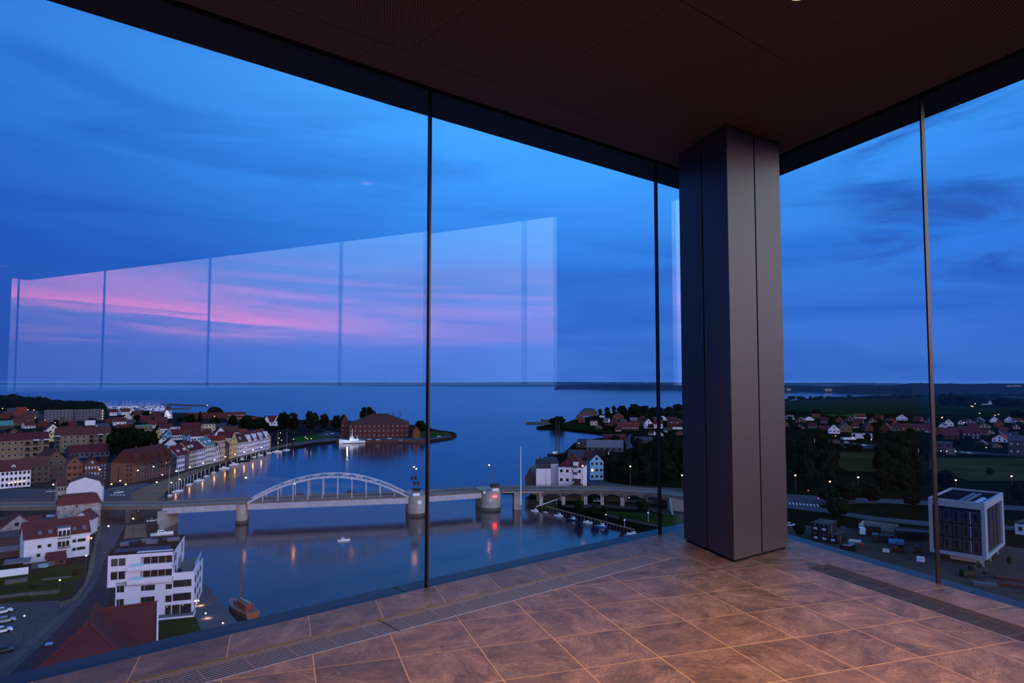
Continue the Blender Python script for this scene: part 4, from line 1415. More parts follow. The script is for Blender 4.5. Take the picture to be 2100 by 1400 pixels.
def make_car(c):
    t = thing('car', 'x', 'car')
    MB().xprism([(-.85, .28), (.85, .28), (.88, .62), (.78, .84), (-.78, .84), (-.88, .62)], -2.1, 2.1).obj('body', 'car_' + c, t)
    cb = MB().add([(-1.5, -.8, .84), (1.15, -.8, .84), (1.15, .8, .84), (-1.5, .8, .84), (-1.0, -.62, 1.42), (.45, -.62, 1.42), (.45, .62, 1.42), (-1.0, .62, 1.42)],
                  [(0, 1, 5, 4), (1, 2, 6, 5), (2, 3, 7, 6), (3, 0, 4, 7), (4, 5, 6, 7)]).obj('windows', 'car_glass', t)
    MB().b2(-.95, .40, -.6, .6, 1.40, 1.47).obj('car_roof', 'car_' + c, t)
    for x in (-1.3, 1.3):
        for y in (-.82, .82):
            w = MB().tube((x, y - .1, .32), (x, y + .1, .32), .33, .33, 10).obj('wheel', 'tyre', t)
    return t


CARP = {}


def car(u, v, c, rot, label, z=ZG, s=1.0, group='cars about the town'):
    p = W(u, v, z)
    if c not in CARP: t = CARP[c] = make_car(c)
    else: t = copy_tree(CARP[c])
    t.location = p + Vector((0, 0, 0.1)); t.rotation_euler = (0, 0, facing(u, 0) + R(rot)); t.scale = (s, s, s)
    return tag(t, label, 'car', group)


for k_, h_ in dict(white='dcdce2', navy='1f3358', blue='3c6fa8', rust='7a4030', black='1d1d24', redhull='6e2020', grey='7d818c').items(): mat('hull_' + k_, S(h_), 0.35, spec=0.5)
mat('boat_deck', S('a89f94'), 0.7)
mat('mast', S('a9a8b4'), 0.4)
mat('mast_wood', S('5e3e2a'), 0.6)
mat('canvas_blue', S('2f4a80'), 0.8)
mat('timber', S('6a5444'), 0.85, var=0.25, vscale=0.8)


def hull(L, Bm, H, n=9, sheer=0.25):
    """pointed hull along +x, bow at +L/2"""
    vs, fs = [], []
    for i in range(n):
        q = i / (n - 1)
        x = -L / 2 + L * q
        wd = Bm / 2 * (1 - max(0, (q - 0.45) / 0.55) ** 2.2) * (0.82 + 0.18 * min(1, q * 4))
        zt = H * (1 + sheer * max(0, q - .4) ** 1.5 * 2)
        wb = wd * 0.72
        vs += [(x, -wd, zt), (x, -wb, -0.2), (x, wb, -0.2), (x, wd, zt)]
    for i in range(n - 1):
        for j in range(3):
            a = i * 4 + j
            fs.append((a, a + 1, a + 5, a + 4))
        fs.append((i * 4 + 3, i * 4, i * 4 + 4, i * 4 + 7))
    fs += [(0, 3, 2, 1), tuple((n - 1) * 4 + j for j in range(4))]
    return MB().add(vs, fs)


def boat(u, v, L, rot, label, kind='motor', hc='white', z=ZW, mast=0, group='boats in the harbour', name=None):
    """boat by its waterline centre; L and mast in picture units"""
    p = W(u, v, z); k = PX(p)
    L = L * k; Bm = max(1.6, L * 0.30); H = max(0.55, L * 0.10)
    t = thing(name or ('sailing_boat' if mast else 'motor_boat'), label, 'boat', p, facing(u, 0) + R(rot), group)
    hull(L, Bm, H).obj('hull', 'hull_' + hc, t)
    MB().b2(-L * .44, L * .22, -Bm * .38, Bm * .38, H - .04, H + .06).obj('deck', 'boat_deck', t)
    if kind == 'motor':
        a = H
        c = MB().add([(-L * .22, -Bm * .34, a), (L * .20, -Bm * .30, a), (L * .20, Bm * .30, a), (-L * .22, Bm * .34, a), (-L * .18, -Bm * .30, a + L * .13), (L * .04, -Bm * .26, a + L * .13), (L * .04, Bm * .26, a + L * .13), (-L * .18, Bm * .30, a + L * .13)],
                     [(0, 1, 5, 4), (1, 2, 6, 5), (2, 3, 7, 6), (3, 0, 4, 7), (4, 5, 6, 7)]).obj('cabin', 'hull_white', t)
        MB().b2(-L * .16, L * .10, -Bm * .345, Bm * .345, a + L * .05, a + L * .095).obj('cabin_window', 'win_dark', t)
        MB().tube((-L * .1, 0, a + L * .13), (-L * .1, 0, a + L * .26), .05, .03, 5).obj('aerial', 'mast', t)
    elif kind == 'open':
        MB().b2(-L * .1, L * .12, -Bm * .25, Bm * .25, H, H + L * .10).obj('wheelhouse', 'hull_white', t)
    elif kind == 'fisher':
        MB().b2(-L * .28, -L * .04, -Bm * .28, Bm * .28, H, H + L * .20).obj('wheelhouse', 'hull_white', t)
        MB().b2(-L * .27, -L * .03, -Bm * .285, Bm * .285, H + L * .11, H + L * .17).obj('cabin_window', 'win_dark', t)
        MB().tube((L * .05, 0, H), (L * .05, 0, H + L * .42), .07, .04, 5).obj('mast', 'mast', t)
    if kind == 'sail':
        MB().b2(-L * .18, L * .18, -Bm * .24, Bm * .24, H, H + L * .055).obj('cabin', 'hull_white', t)
    if mast:
        mh = mast * k
        m = MB().tube((L * .06, 0, H), (L * .06, 0, H + mh), .11, .06, 6).obj('mast', 'mast', t)
        MB().tube((L * .06, 0, H + 1.3), (-L * .36, 0, H + 1.2), .10, .10, 6).obj('boom', 'canvas_blue', m)
        st = MB()
        for q in (L * .49, -L * .47): st.tube((L * .06, 0, H + mh * .97), (q, 0, H), .02, .02, 3)
        st.obj('stay', 'pole_dark', m)
    return t


# ------------------------------------------------------------------ white apartment house on the quay
mat('clad_white', S('c6bcca'), 0.55, var=0.03, vscale=0.4)
mat('roof_felt', S('17171c'), 0.95, spec=0.0, var=0.2, vscale=0.4)
mat('solar', S('2c3550'), 0.7, spec=0.03)
mat('clear_pane', S('8fb0c0'), 0.1)
mat('timber_deck', S('5a5a58'), 0.8)


def add_white_flats():
    pr = W(396, 1257.5, ZG)
    dx, dy = az2(72), az2(-18)
    o = pr - Vector((dx.x, dx.y, 0)) * 17.8
    t = thing('apartment_house', 'white cubic apartment house with dark window bands and stepped terraces on the quay', 'building', o, math.atan2(dx.y, dx.x))
    B = lambda nm, x0, x1, y0, y1, z0, z1, m='clad_white', par=None: MB().b2(x0, x1, y0, y1, z0, z1).obj(nm, m, par or t)
    low = B('lower_block', 0, 17.8, 0.0, 19, -0.5, 9.4)
    B('parapet', 12.9, 17.8, -0.01, 0.25, 9.35, 10.6); B('parapet', 17.55, 17.81, 0.25, 11, 9.35, 10.9)
    B('terrace_floor', 12.9, 17.55, 0.25, 18.9, 9.38, 9.5, 'timber_deck')
    # upper block with two loggias cut into the front
    up = MB()
    up.b2(-1.9, 5.4, 0, 19, 8.2, 16)
    up.b2(5.4, 12.9, 2.0, 19, 8.2, 16)
    up.b2(5.4, 12.9, 0, 2.0, 15.1, 16); up.b2(5.4, 12.9, 0, 2.0, 12.1, 12.5); up.b2(5.4, 12.9, 0, 2.0, 8.2, 9.4)
    up.b2(12.6, 12.9, 0, 2.0, 9.4, 16)
    up.obj('upper_block', 'clad_white', t)
    for z in (12.05, 8.75):
        m = MB(); m.b2(2.6, 12.9, -0.75, -0.55, z, z + 1.0); m.b2(2.6, 12.9, -0.75, 0.0, z - 0.15, z + 0.1); m.b2(12.7, 12.9, -0.75, 0, z, z + 1.0); m.b2(6.2, 12.9, -0.76, -0.54, z + 1.0, z + 1.35)
        m.obj('balcony', 'clad_white', t)
        B('glass_balustrade', 3.4, 6.2, -0.72, -0.66, z + 1.0, z + 1.75, 'clear_pane')
        for i in range(4):
            x0 = 5.7 + i * 1.72
            ub('window', 'win_dark', t, (x0 + 0.8, 1.98, z + 2.0), (1.55, 0.1, 2.1))
            ub('window_post', 'frame_white', t, (x0 + 1.64, 1.95, z + 2.0), (0.1, 0.14, 2.15))
    # windows given as x0, x1, z0, z1 on the front
    for x0, x1, z0, z1 in ((-1.15, 0.3, 13.4, 15.2), (0.55, 2.0, 13.4, 15.2), (-1.15, 0.3, 10.1, 12.0), (0.55, 2.0, 10.1, 12.0), (0.35, 0.85, 6.9, 8.5), (0.95, 1.9, 6.9, 8.5), (0.35, 0.85, 3.5, 5.2), (0.95, 1.9, 3.5, 5.2),
                           (5.7, 6.4, 6.8, 8.1), (6.5, 8.8, 6.8, 8.1), (5.7, 6.4, 3.5, 5.2), (6.5, 8.8, 3.5, 5.2),
                           (11.3, 12.7, 6.7, 7.9), (13.0, 17.2, 7.0, 8.7), (11.3, 12.7, 3.5, 5.1), (13.0, 17.2, 3.6, 5.4), (11.3, 12.6, 0.1, 2.6), (12.9, 14.6, 0.1, 2.6), (14.8, 17.3, 0.1, 2.6)):
        ub('window', 'frame_white', t, ((x0 + x1) / 2, 0.0, (z0 + z1) / 2), (x1 - x0 + 0.16, 0.08, z1 - z0 + 0.16))
        ub('pane', 'win_dark', t, ((x0 + x1) / 2, -0.03, (z0 + z1) / 2), (x1 - x0, 0.08, z1 - z0))
    ub('wall_light', 'lit_window', t, (11.7, -0.12, 2.3), (0.18, 0.12, 0.18)); ub('wall_light', 'lit_window', t, (15.4, -0.12, 2.4), (0.18, 0.12, 0.18))
    # river side
    for y, z0, z1 in ((1.2, 12.9, 14.8), (3.4, 13.1, 15.0), (14.5, 12.4, 15.2), (3.5, 9.5, 11.7), (9.5, 9.7, 12.2), (12.5, 9.7, 12.2)):
        ub('window', 'win_dark', t, (12.92, y, (z0 + z1) / 2), (0.1, 1.3, z1 - z0))
    for y in (3, 8, 13):
        for z in (2, 5, 8): ub('window', 'win_dark', t, (17.82, y, z), (0.1, 2.2, 1.6))
    # roof
    B('roof', -1.6, 12.6, 0.3, 18.7, 16.0, 16.06, 'roof_felt')
    m = MB(); m.b2(-1.9, 12.9, 0, .3, 16, 16.2); m.b2(-1.9, 12.9, 18.7, 19, 16, 16.2); m.b2(-1.9, -1.6, .3, 18.7, 16, 16.2); m.b2(12.6, 12.9, .3, 18.7, 16, 16.2)
    m.obj('roof_edge', 'roof_felt', t)
    B('roof_fascia', 4.4, 12.6, 0.32, 1.8, 16.06, 16.25)
    for row, y in ((0, 4.2), (1, 14.8)):
        for i in range(8):
            a = MB().add([(-0.75, -1.2, 0), (0.75, -1.2, 0), (0.75, 1.2, 0.35), (-0.75, 1.2, 0.35), (-0.75, -1.2, 0.06), (0.75, -1.2, 0.06), (0.75, 1.2, 0.41), (-0.75, 1.2, 0.41)],
                         [(3, 2, 1, 0), (4, 5, 6, 7), (0, 1, 5, 4), (1, 2, 6, 5), (2, 3, 7, 6), (3, 0, 4, 7)]).obj('solar_panel', 'solar', t)
            a.location = (-0.5 + i * 1.62, y, 16.08)
    for x, y, s in ((-0.4, 10.5, 1.0), (4.2, 13.0, 1.2), (6.0, 11.0, 1.3), (11.0, 12.5, 1.5)):
        sk = MB().add([(-s, -.5, 0), (s, -.5, 0), (s, .5, 0), (-s, .5, 0), (-s, -.5, .5), (s, -.5, .5), (s, .5, .9), (-s, .5, .9)], [(3, 2, 1, 0), (4, 5, 6, 7), (0, 1, 5, 4), (1, 2, 6, 5), (2, 3, 7, 6), (3, 0, 4, 7)]).obj('skylight', 'win_dim', t)
        sk.location = (x, y, 16.06)
    B('roof_vent', 7.6, 8.3, 11.5, 12.2, 16, 17.4, 'roof_felt'); B('stair_head', 2.6, 3.4, 7.5, 12, 16, 16.8, 'roof_felt')
    # terrace furniture and wooden deck
    B('planter', 13.4, 14.2, 4.0, 4.9, 9.5, 10.4, 'roof_felt'); B('bench', 15.0, 17.0, 3.2, 4.2, 9.5, 10.1, 'timber_deck'); B('terrace_rail', 17.3, 17.42, 6, 18.5, 10.4, 11.4, 'clear_pane')
    B('ground_deck', 9.0, 18.4, -3.0, 0.0, 0.0, 0.45, 'timber_deck'); B('deck_edge', 9.0, 18.4, -3.2, -3.0, 0.0, 0.55); B('deck_edge', 18.2, 18.4, -3.0, 0, 0.3, 0.9)
    # left undercroft post
    B('downpipe', -1.2, -1.0, 0.4, 0.6, 0, 8.2, 'roof_felt'); B('undercroft_wall', -1.0, 0, 6, 19, 0, 8.2, 'roof_felt')


add_white_flats()


# ------------------------------------------------------------------ big red roofed building under the tower
mat('pantile', S('7a2a2a'), 0.75, var=0.12, vscale=0.3)


def pantile_mat():
    m = M['pantile']; k = NT(m.node_tree)
    b = m.node_tree.nodes['Principled BSDF']
    v = k.node('ShaderNodeTexCoord').outputs['UV']
    br = k.node('ShaderNodeTexBrick')
    br.offset = 0.0
    k.put(br.inputs['Vector'], v)
    br.inputs['Scale'].default_value = 1.0; br.inputs['Brick Width'].default_value = 0.33; br.inputs['Row Height'].default_value = 0.36; br.inputs['Mortar Size'].default_value = 0.035
    br.inputs['Color1'].default_value = (*S('56191e'), 1); br.inputs['Color2'].default_value = (*S('4a161b'), 1); br.inputs['Mortar'].default_value = (*S('260d10'), 1)
    k.l.new(br.outputs[0], b.inputs['Base Color'])


pantile_mat()


def uv_planar(o):
    """metre uv along each roof face: u across, v up the slope"""
    me = o.data
    uv = me.uv_layers.new(name='slope')
    for p in me.polygons:
        n = p.normal
        h = Vector((0, 0, 1)).cross(n)
        h = h.normalized() if h.length > 1e-3 else Vector((1, 0, 0))
        s = n.cross(h)
        for li in p.loop_indices:
            c = me.vertices[me.loops[li].vertex_index].co
            uv.data[li].uv = (c.dot(h), c.dot(s))


def add_red_roof():
    ZR, ZE = -46.0, -53.2
    r1, r2 = W(199, 1236, ZR), W(181, 1276, ZR)
    g1 = W(324, 1230, ZR)
    o = Vector((r2.x, r2.y, ZG))
    t = thing('red_roofed_hall', 'large maroon tiled roof with hipped end and side wing on the cobbled square', 'building', o)
    ax = Vector((r2.x - r1.x, r2.y - r1.y)).normalized()          # towards the tower
    e1 = W(80, 1334, ZE)
    pl = Vector((-ax.y, ax.x))
    hw = abs((Vector((e1.x, e1.y)) - Vector((r1.x, r1.y))).dot(pl))
    sgn = 1 if (Vector((e1.x, e1.y)) - Vector((r1.x, r1.y))).dot(pl) > 0 else -1
    lf = pl * sgn                                                   # away from the wing
    R1, R2 = Vector((r1.x, r1.y)), Vector((r2.x, r2.y))
    far = (Vector((e1.x, e1.y)) - R1).dot(ax)
    L = lambda p, z: (p.x - o.x, p.y - o.y, z - ZG)
    fl = R1 + lf * hw + ax * far; fr = R1 - lf * hw + ax * far
    nl = R2 + lf * hw + ax * hw; nr = R2 - lf * hw + ax * hw
    m = MB().add([L(R1, ZR), L(R2, ZR), L(fl, ZE), L(nl, ZE), L(nr, ZE), L(fr, ZE)], [(2, 3, 1, 0), (3, 4, 1), (4, 5, 0, 1), (5, 2, 0), (5, 4, 3, 2)])
    ro = m.obj('main_roof', 'pantile', t); uv_planar(ro)
    MB().prism([L(R1 + lf * (hw - .5) + ax * (far + .5), 0)[:2], L(nl - lf * .5 - ax * .5, 0)[:2], L(nr + lf * .5 - ax * .5, 0)[:2], L(R1 - lf * (hw - .5) + ax * (far + .5), 0)[:2]], -0.4, ZE - ZG).obj('walls', 'wall_pale', t)
    # wing with a white gable towards the quay
    G1 = Vector((g1.x, g1.y)); c0 = (R1 + R2) / 2
    wz = ZR - 0.4
    wd = (G1 - W(195, 1247, ZR).to_2d())
    wax = wd.normalized(); wp = Vector((-wax.y, wax.x))
    if wp.dot(ax) < 0: wp = -wp
    h2 = 8.2
    S0 = W(195, 1247, ZR).to_2d() - wax * 1.0
    A = lambda p, q, z: L(p + wp * q, z)
    m = MB().add([A(S0, 0, wz), A(G1, 0, wz), A(S0, h2, ZE), A(G1, h2, ZE), A(S0, -h2, ZE), A(G1, -h2, ZE)], [(2, 3, 1, 0), (1, 5, 4, 0), (4, 5, 3, 2)])
    wg = m.obj('wing_roof', 'pantile', t); uv_planar(wg)
    MB().add([A(S0, h2 - .5, ZE), A(G1 - wax * .3, h2 - .5, ZE), A(G1 - wax * .3, -h2 + .5, ZE), A(S0, -h2 + .5, ZE), A(S0, h2 - .5, ZG), A(G1 - wax * .3, h2 - .5, ZG), A(G1 - wax * .3, -h2 + .5, ZG), A(S0, -h2 + .5, ZG)],
             [(0, 1, 2, 3), (4, 5, 1, 0), (5, 6, 2, 1), (6, 7, 3, 2), (7, 4, 0, 3)]).obj('wing_walls', 'wall_white', t)
    for q in (1, -1):
        MB().beam(A(G1, 0, wz + .1), A(G1, q * h2, ZE + .1), 0.35, 0.3).obj('verge_board', 'frame_white', t)
    MB().beam(L(R1, ZR + .12), L(R2, ZR + .12), .35, .25).obj('ridge_tile', 'roof_red', t)
    MB().beam(A(S0, 0, wz + .12), A(G1, 0, wz + .12), .35, .25).obj('ridge_tile', 'roof_red', t)
    for a, b in ((R2, nl), (R2, nr)): MB().beam(L(a, ZR + .1), L(b, ZE + .1), .32, .25).obj('hip_tile', 'roof_red', t)
    sl = R1.lerp(R2, .3) + lf * hw * .75 + ax * 2.5
    zz = ZR + (ZE - ZR) * .75
    MB().box(L(sl, zz + .25), (1.2, 1.8, .15), math.atan2(ax.y, ax.x)).obj('skylight', 'win_pale', t)


add_red_roof()


# ------------------------------------------------------------------ old houses beside the street
def fwin(t, u, v, k, rows, slope=0.0, y=-0.03, kind='win_dark', frame=True):
    """windows on a front from picture rectangles (u0,u1,v0,v1); (u,v) is the foot centre"""
    for u0, u1, v0, v1 in rows:
        um, vm = (u0 + u1) / 2, (v0 + v1) / 2
        x = (um - u) * k; z = (v + slope * (um - u) - vm) * k
        w, h = (u1 - u0) * k, (v1 - v0) * k
        if frame: ub('window', 'frame_white', t, (x, y, z), (w + .24, .10, h + .24))
        ub('pane', kind, t, (x, y - .05, z), (w, .06, h))


def add_street_houses():
    # main white house with maroon roof
    u, v = 117, 1147
    t = house(u, v, 113, 49, 27, 'white', 'maroon', 'white three storey house with long maroon roof and balcony bay', yaw=-7, d=11.5, chim=1, side=3)
    k = PX(W(u, v, ZG))
    sl = -0.062
    fwin(t, u, v, k, [(83, 89, 1115, 1121), (100, 106, 1114, 1120), (143, 149, 1109, 1115), (152, 166, 1108, 1114), (143, 149, 1126, 1132), (151, 166, 1125, 1131), (82, 88, 1132, 1138), (100, 106, 1131, 1137)], sl)
    fwin(t, u, v, k, [(117, 123, 1111, 1122), (124.5, 130, 1111, 1122), (131.5, 137, 1110, 1121)], sl)
    # balcony bay rising into the roof
    x0, x1 = (117 - u) * k, (138.5 - u) * k
    MB().b2(x0, x1, -0.25, 3.0, 49 * k - 1.2, 49 * k + 2.2).obj('bay', 'wall_white', t)
    MB().b2(x0 - .2, x1 + .2, -0.4, 3.4, 49 * k + 2.2, 49 * k + 2.5).obj('bay_roof', 'roof_grey', t)
    for i in range(3): ub('bay_window', 'win_dark', t, (x0 + (x1 - x0) * (i + .5) / 3, -0.28, 49 * k + 0.5), ((x1 - x0) / 3 * .72, .08, 1.9))
    for z in (49 * k - 1.0, 49 * k - 4.2):
        m = MB()
        m.b2(x0, x1, -0.95, -0.9, z, z + .06); m.b2(x0, x1, -0.95, -0.9, z + .95, z + 1.02)
        for i in range(13): m.b2(x0 + (x1 - x0) * i / 12 - .02, x0 + (x1 - x0) * i / 12 + .02, -0.95, -0.9, z, z + 1)
        m.b2(x0, x1, -0.95, -0.2, z - .08, z + .02)
        m.obj('balcony_rail', 'pole_dark', t)
    for uu in (86.5, 104.5, 146.5, 164):
        x = (uu - u) * k
        s = MB().add([(-.55, 0, 0), (.55, 0, 0), (.55, 1.2, 1.05), (-.55, 1.2, 1.05), (-.55, -.1, .12), (.55, -.1, .12), (.55, 1.1, 1.17), (-.55, 1.1, 1.17)], [(3, 2, 1, 0), (4, 5, 6, 7), (0, 1, 5, 4), (1, 2, 6, 5), (2, 3, 7, 6), (3, 0, 4, 7)]).obj('skylight', 'win_dim', t)
        s.location = (x, 0.4, 49 * k + .75)
    # brick shed in front of it
    house(116, 1158, 31, 10, 13, 'orange', 'maroon', 'small brick garden shed with steep brown roof before the white house', win=(2, 1), d=5, name='garden_shed', cat='shed', yaw=-6)
    # white gambrel gable by the bridge and its weathered neighbour
    house(172, 1046, 63, 46, 21, 'white', 'maroon', 'plain white gambrel gable wall beside the bridge approach', 'gambrel', d=15, yaw=4, chim=1)
    house(127, 1043, 20, 45, 14, 'cream', 'maroon', 'cream house with barred windows joined to the white gambrel gable', win=(3, 3), d=12, yaw=-4, frame=True)
    t = house(161, 1084, 76, 50, 20, 'weathered', 'maroon', 'weathered whitewashed house with maroon half hipped roof under the bridge', 'mansard', d=8, yaw=-3, wk='win_pale')
    k = PX(W(161, 1084, ZG))
    for uu in (159, 181, 191):
        s = MB().b2(-.5, .5, 0, .25, 0, 1.1).obj('skylight', 'win_pale', t); s.location = ((uu - 161) * k, 0.9, 50 * k + 1.4)
    fwin(t, 161, 1084, k, [(155, 158, 1036, 1040), (136, 138, 1039, 1041)], frame=False)
    house(166, 1098, 34, 32, 16, 'white', 'red', 'small white cottage with bright red gabled roof beside the street', 'front', d=8, yaw=18, chim=0)
    house(106, 1098, 50, 28, 1, 'dark', 'slate', 'low flat black roof with bright skylights between the old houses', 'flat', d=11, cat='building', wk='win_pale')
    for (uu, vv, w_) in ((101, 1058, 16), (121, 1063, 16)):
        p = W(uu, vv + 30, ZG); kk = PX(p)
        tag(MB().b2(-w_ / 2 * kk, w_ / 2 * kk, 0, 1.6, 5.9, 6.6).obj('roof_lantern', 'win_pale'), 'pale glazed roof lantern on the flat black roof', 'skylight', 'roof lanterns on the flat roof').location = (p.x, p.y, p.z - 0.5)
    # weathered gable on the left edge
    t = house(36, 1122, 68, 38, 27, 'weathered', 'maroon', 'old whitewashed gable with peeling wall at the edge of town', 'front', d=9, yaw=-8)
    k = PX(W(40, 1122, ZG))
    fwin(t, 40, 1122, k, [(33, 41, 1071, 1079), (33, 37, 1087, 1095)])
    fwin(t, 40, 1122, k, [(35, 41, 1105, 1110)], kind='lit_window')
    house(70, 1097, 22, 22, 9, 'white', 'red', 'narrow red roofed house behind the peeling gable', d=6)
    house(12, 1136, 44, 34, 9, 'dark', 'slate', 'black clad outbuilding with grey flank below the peeling gable', d=5, yaw=-6, cat='building')
    house(22, 1150, 58, 14, 6, 'dark', 'grey', 'long dark lean-to shed beside the white house', d=4.5, yaw=-6, cat='shed')
    house(0, 1082, 30, 12, 2, 'dark', 'slate', 'dark flat garage by the railway wall', 'flat', d=8, cat='building')
    # garden walls and garage
    for i, (a, b, z0, th, m, lb) in enumerate((((-30, 1188), (58, 1177), 2.2, .5, 'white_paint', 'white rendered garden wall along the lawn'), ((64, 1166), (112, 1159), 1.5, .5, 'concrete_dark', 'grey slab roof edge of a low garage'),
                                               ((10, 1198), (56, 1192), 1.2, 1.6, 'stone', 'low pale stone wall with shrubs on the lawn'), ((86, 1190), (146, 1184), .5, .6, 'stone', 'thin pale kerb across the lawn'),
                                               ((0, 1227), (72, 1219), .8, 1.0, 'stone', 'low stone planter wall by the square'), ((60, 1222), (122, 1216), 1.0, .7, 'stone', 'pale retaining wall beside the square'))):
        p, q = W(*a, ZG), W(*b, ZG)
        tag(MB().beam((p.x, p.y, ZG + z0 / 2), (q.x, q.y, ZG + z0 / 2), th, z0).obj('garden_wall', m), lb, 'wall')
    p, q = W(8, 1170, ZG), W(62, 1164, ZG)
    tag(MB().beam((p.x, p.y, ZG + 2.6), (q.x, q.y, ZG + 2.6), 6, .4).obj('garage_roof', 'roof_grey'), 'flat grey garage roof behind the white garden wall', 'roof')
    p = W(84, 1163, ZG)
    tag(MB().b2(-1.9, 1.9, -.8, .8, .1, 1.1).obj('garden_canopy', 'win_pale'), 'bright pale canopy in the garden beside the shed', 'canopy').location = p


add_street_houses()


# ------------------------------------------------------------------ the old town
AP = 'building'
blk = [house(43, 952, 94, 50, 13, 'ybrick', 'maroon', 'long yellow brick apartment block with maroon roof and four window rows', win=(9, 4), yaw=-8, d=14, cat=AP, name='apartment_block', frame=True, chim=3, side=4),
       house(171, 926, 96, 35, 14, 'ybrick', 'rust', 'yellow brick apartment block with rust roof and paired white windows', win=(9, 4), yaw=-6, d=14, cat=AP, name='apartment_block', frame=True, chim=2, side=4)]
for t_, base, xs_, hh in ((blk[0], 952, (10, 24, 42), 50), (blk[1], 926, (14, 29, 44, -45), 35)):
    k = PX(W(43 if t_ is blk[0] else 171, base, ZG))
    for x in xs_:
        x *= k
        for i in range(4):
            z = hh * k * (i + .12) / 4
            MB().b2(x - 1.7, x + 1.7, -1.5, 0, z, z + .15).b2(x - 1.7, x + 1.7, -1.5, -1.4, z + .15, z + 1.05).obj('balcony', 'wall_dark', t_)
            ub('balcony_door', 'win_dark', t_, (x, -.04, z + 1.3), (2.6, .12, 2.1))
        if abs(x) > 6: MB().add([(x - 1.8, -2.0, hh * k * .95), (x + 1.8, -2.0, hh * k * .95), (x + 1.8, -.02, hh * k), (x - 1.8, -.02, hh * k), (x - 1.8, -2.0, hh * k * .95 + .08), (x + 1.8, -2.0, hh * k * .95 + .08), (x + 1.8, -.02, hh * k + .08), (x - 1.8, -.02, hh * k + .08)],
                                [(3, 2, 1, 0), (4, 5, 6, 7), (0, 1, 5, 4), (1, 2, 6, 5), (2, 3, 7, 6), (3, 0, 4, 7)]).obj('awning', 'frame_white', t_)
house(114, 982, 34, 40, 19, 'brown', 'rust', 'tall grey brown gable house below the apartment blocks', 'front', (2, 3), yaw=-14, d=22, frame=True)
house(184, 938, 72, 12, 13, 'grey', 'maroon', 'long low house with broad red roof below the second apartment block', win=(8, 1), yaw=-12, d=12)
house(27, 1000, 58, 35, 20, 'white', 'maroon', 'white house with warm lit restaurant terrace and maroon roof', win=(8, 3), yaw=-6, d=12, dorm=1, frame=True, name='restaurant')
house(78, 992, 46, 34, 18, 'brown', 'rust', 'brown brick gabled flats beside the lit restaurant', win=(4, 3), yaw=-10, d=14, cat=AP)
house(152, 993, 28, 40, 18, 'orange', 'rust', 'orange brick gable flats with corner balconies', 'front', (3, 3), yaw=-6, d=13, cat=AP)
house(188, 991, 34, 38, 16, 'brick', 'maroon', 'red brick flats with tall balcony windows and maroon gable', 'front', (5, 3), yaw=-4, d=13, wk='win_pale', cat=AP)
house(211, 985, 11, 34, 10, 'brick', 'rust', 'glazed stair tower between the brick flats', 'flat', (2, 5), d=9, wk='win_pale', cat=AP)
house(121, 864, 50, 22, 1, 'grey', 'grey', 'grey concrete flats with flat roof below the wood', 'flat', (8, 4), yaw=-6, d=14, cat=AP, name='apartment_block')
house(183, 862, 52, 21, 1, 'grey', 'grey', 'grey concrete flats with lit stairwell below the wood', 'flat', (9, 4), yaw=-4, d=14, cat=AP, name='apartment_block', lit=((8, 0), (8, 1), (8, 2), (8, 3)))
house(12, 880, 26, 8, 9, 'dark', 'green', 'long hall with pale green copper roof', win=None, yaw=-10, d=14)
house(185, 872, 18, 10, 0.5, 'white', 'grey', 'white flat roofed annexe with blank wall', 'flat', None, yaw=-4, d=9)
house(108, 895, 24, 14, 12, 'pale', 'maroon', 'pale gable house behind the yellow brick blocks', 'front', (2, 1), yaw=-8, d=16, wk='win_dark')
house(105, 905, 15, 12, 9, 'yellow', 'rust', 'small lit yellow gable between the apartment blocks', 'front', (2, 1), yaw=-6, d=9)
house(295, 885, 32, 12, 1, 'ybrick', 'green', 'low yellow building with pale green flat roof among trees', 'flat', (4, 1), d=10)

# rows along the harbour street: their fronts face the water
LA, LB_ = W(275, 990, ZG), W(553, 919.5, ZG)
ldir = (LB_ - LA).to_2d().normalized()
lrz = math.atan2(ldir.y, ldir.x)


def on_line(u):
    s_ = (u - 1050) / F                                   # x / depth for points near the ground there
    # intersect the sight line with the street line
    a, d = LA.to_2d(), ldir
    # horizontal ratio x/y is slightly changed by the pitch, solve numerically
    lo, hi = -60.0, 400.0
    for _ in range(40):
        mid = (lo + hi) / 2
        q = a + d * mid
        dep = q.y * cos(PITCH) + (ZG - EYE) * sin(PITCH)
        if q.x / dep < s_: lo = mid
        else: hi = mid
    return lo


def row(u0, u1, h, rh, wall, roof, label, kind='gable', win=(3, 3), d=12, **kw):
    t0, t1 = on_line(u0), on_line(u1)
    c = LA.to_2d() + ldir * ((t0 + t1) / 2)
    return house_m(Vector((c.x, c.y, ZG)), lrz, (t1 - t0) * 0.995, h, rh, wall, roof, label, kind, win, d, ox=0.0, **kw)


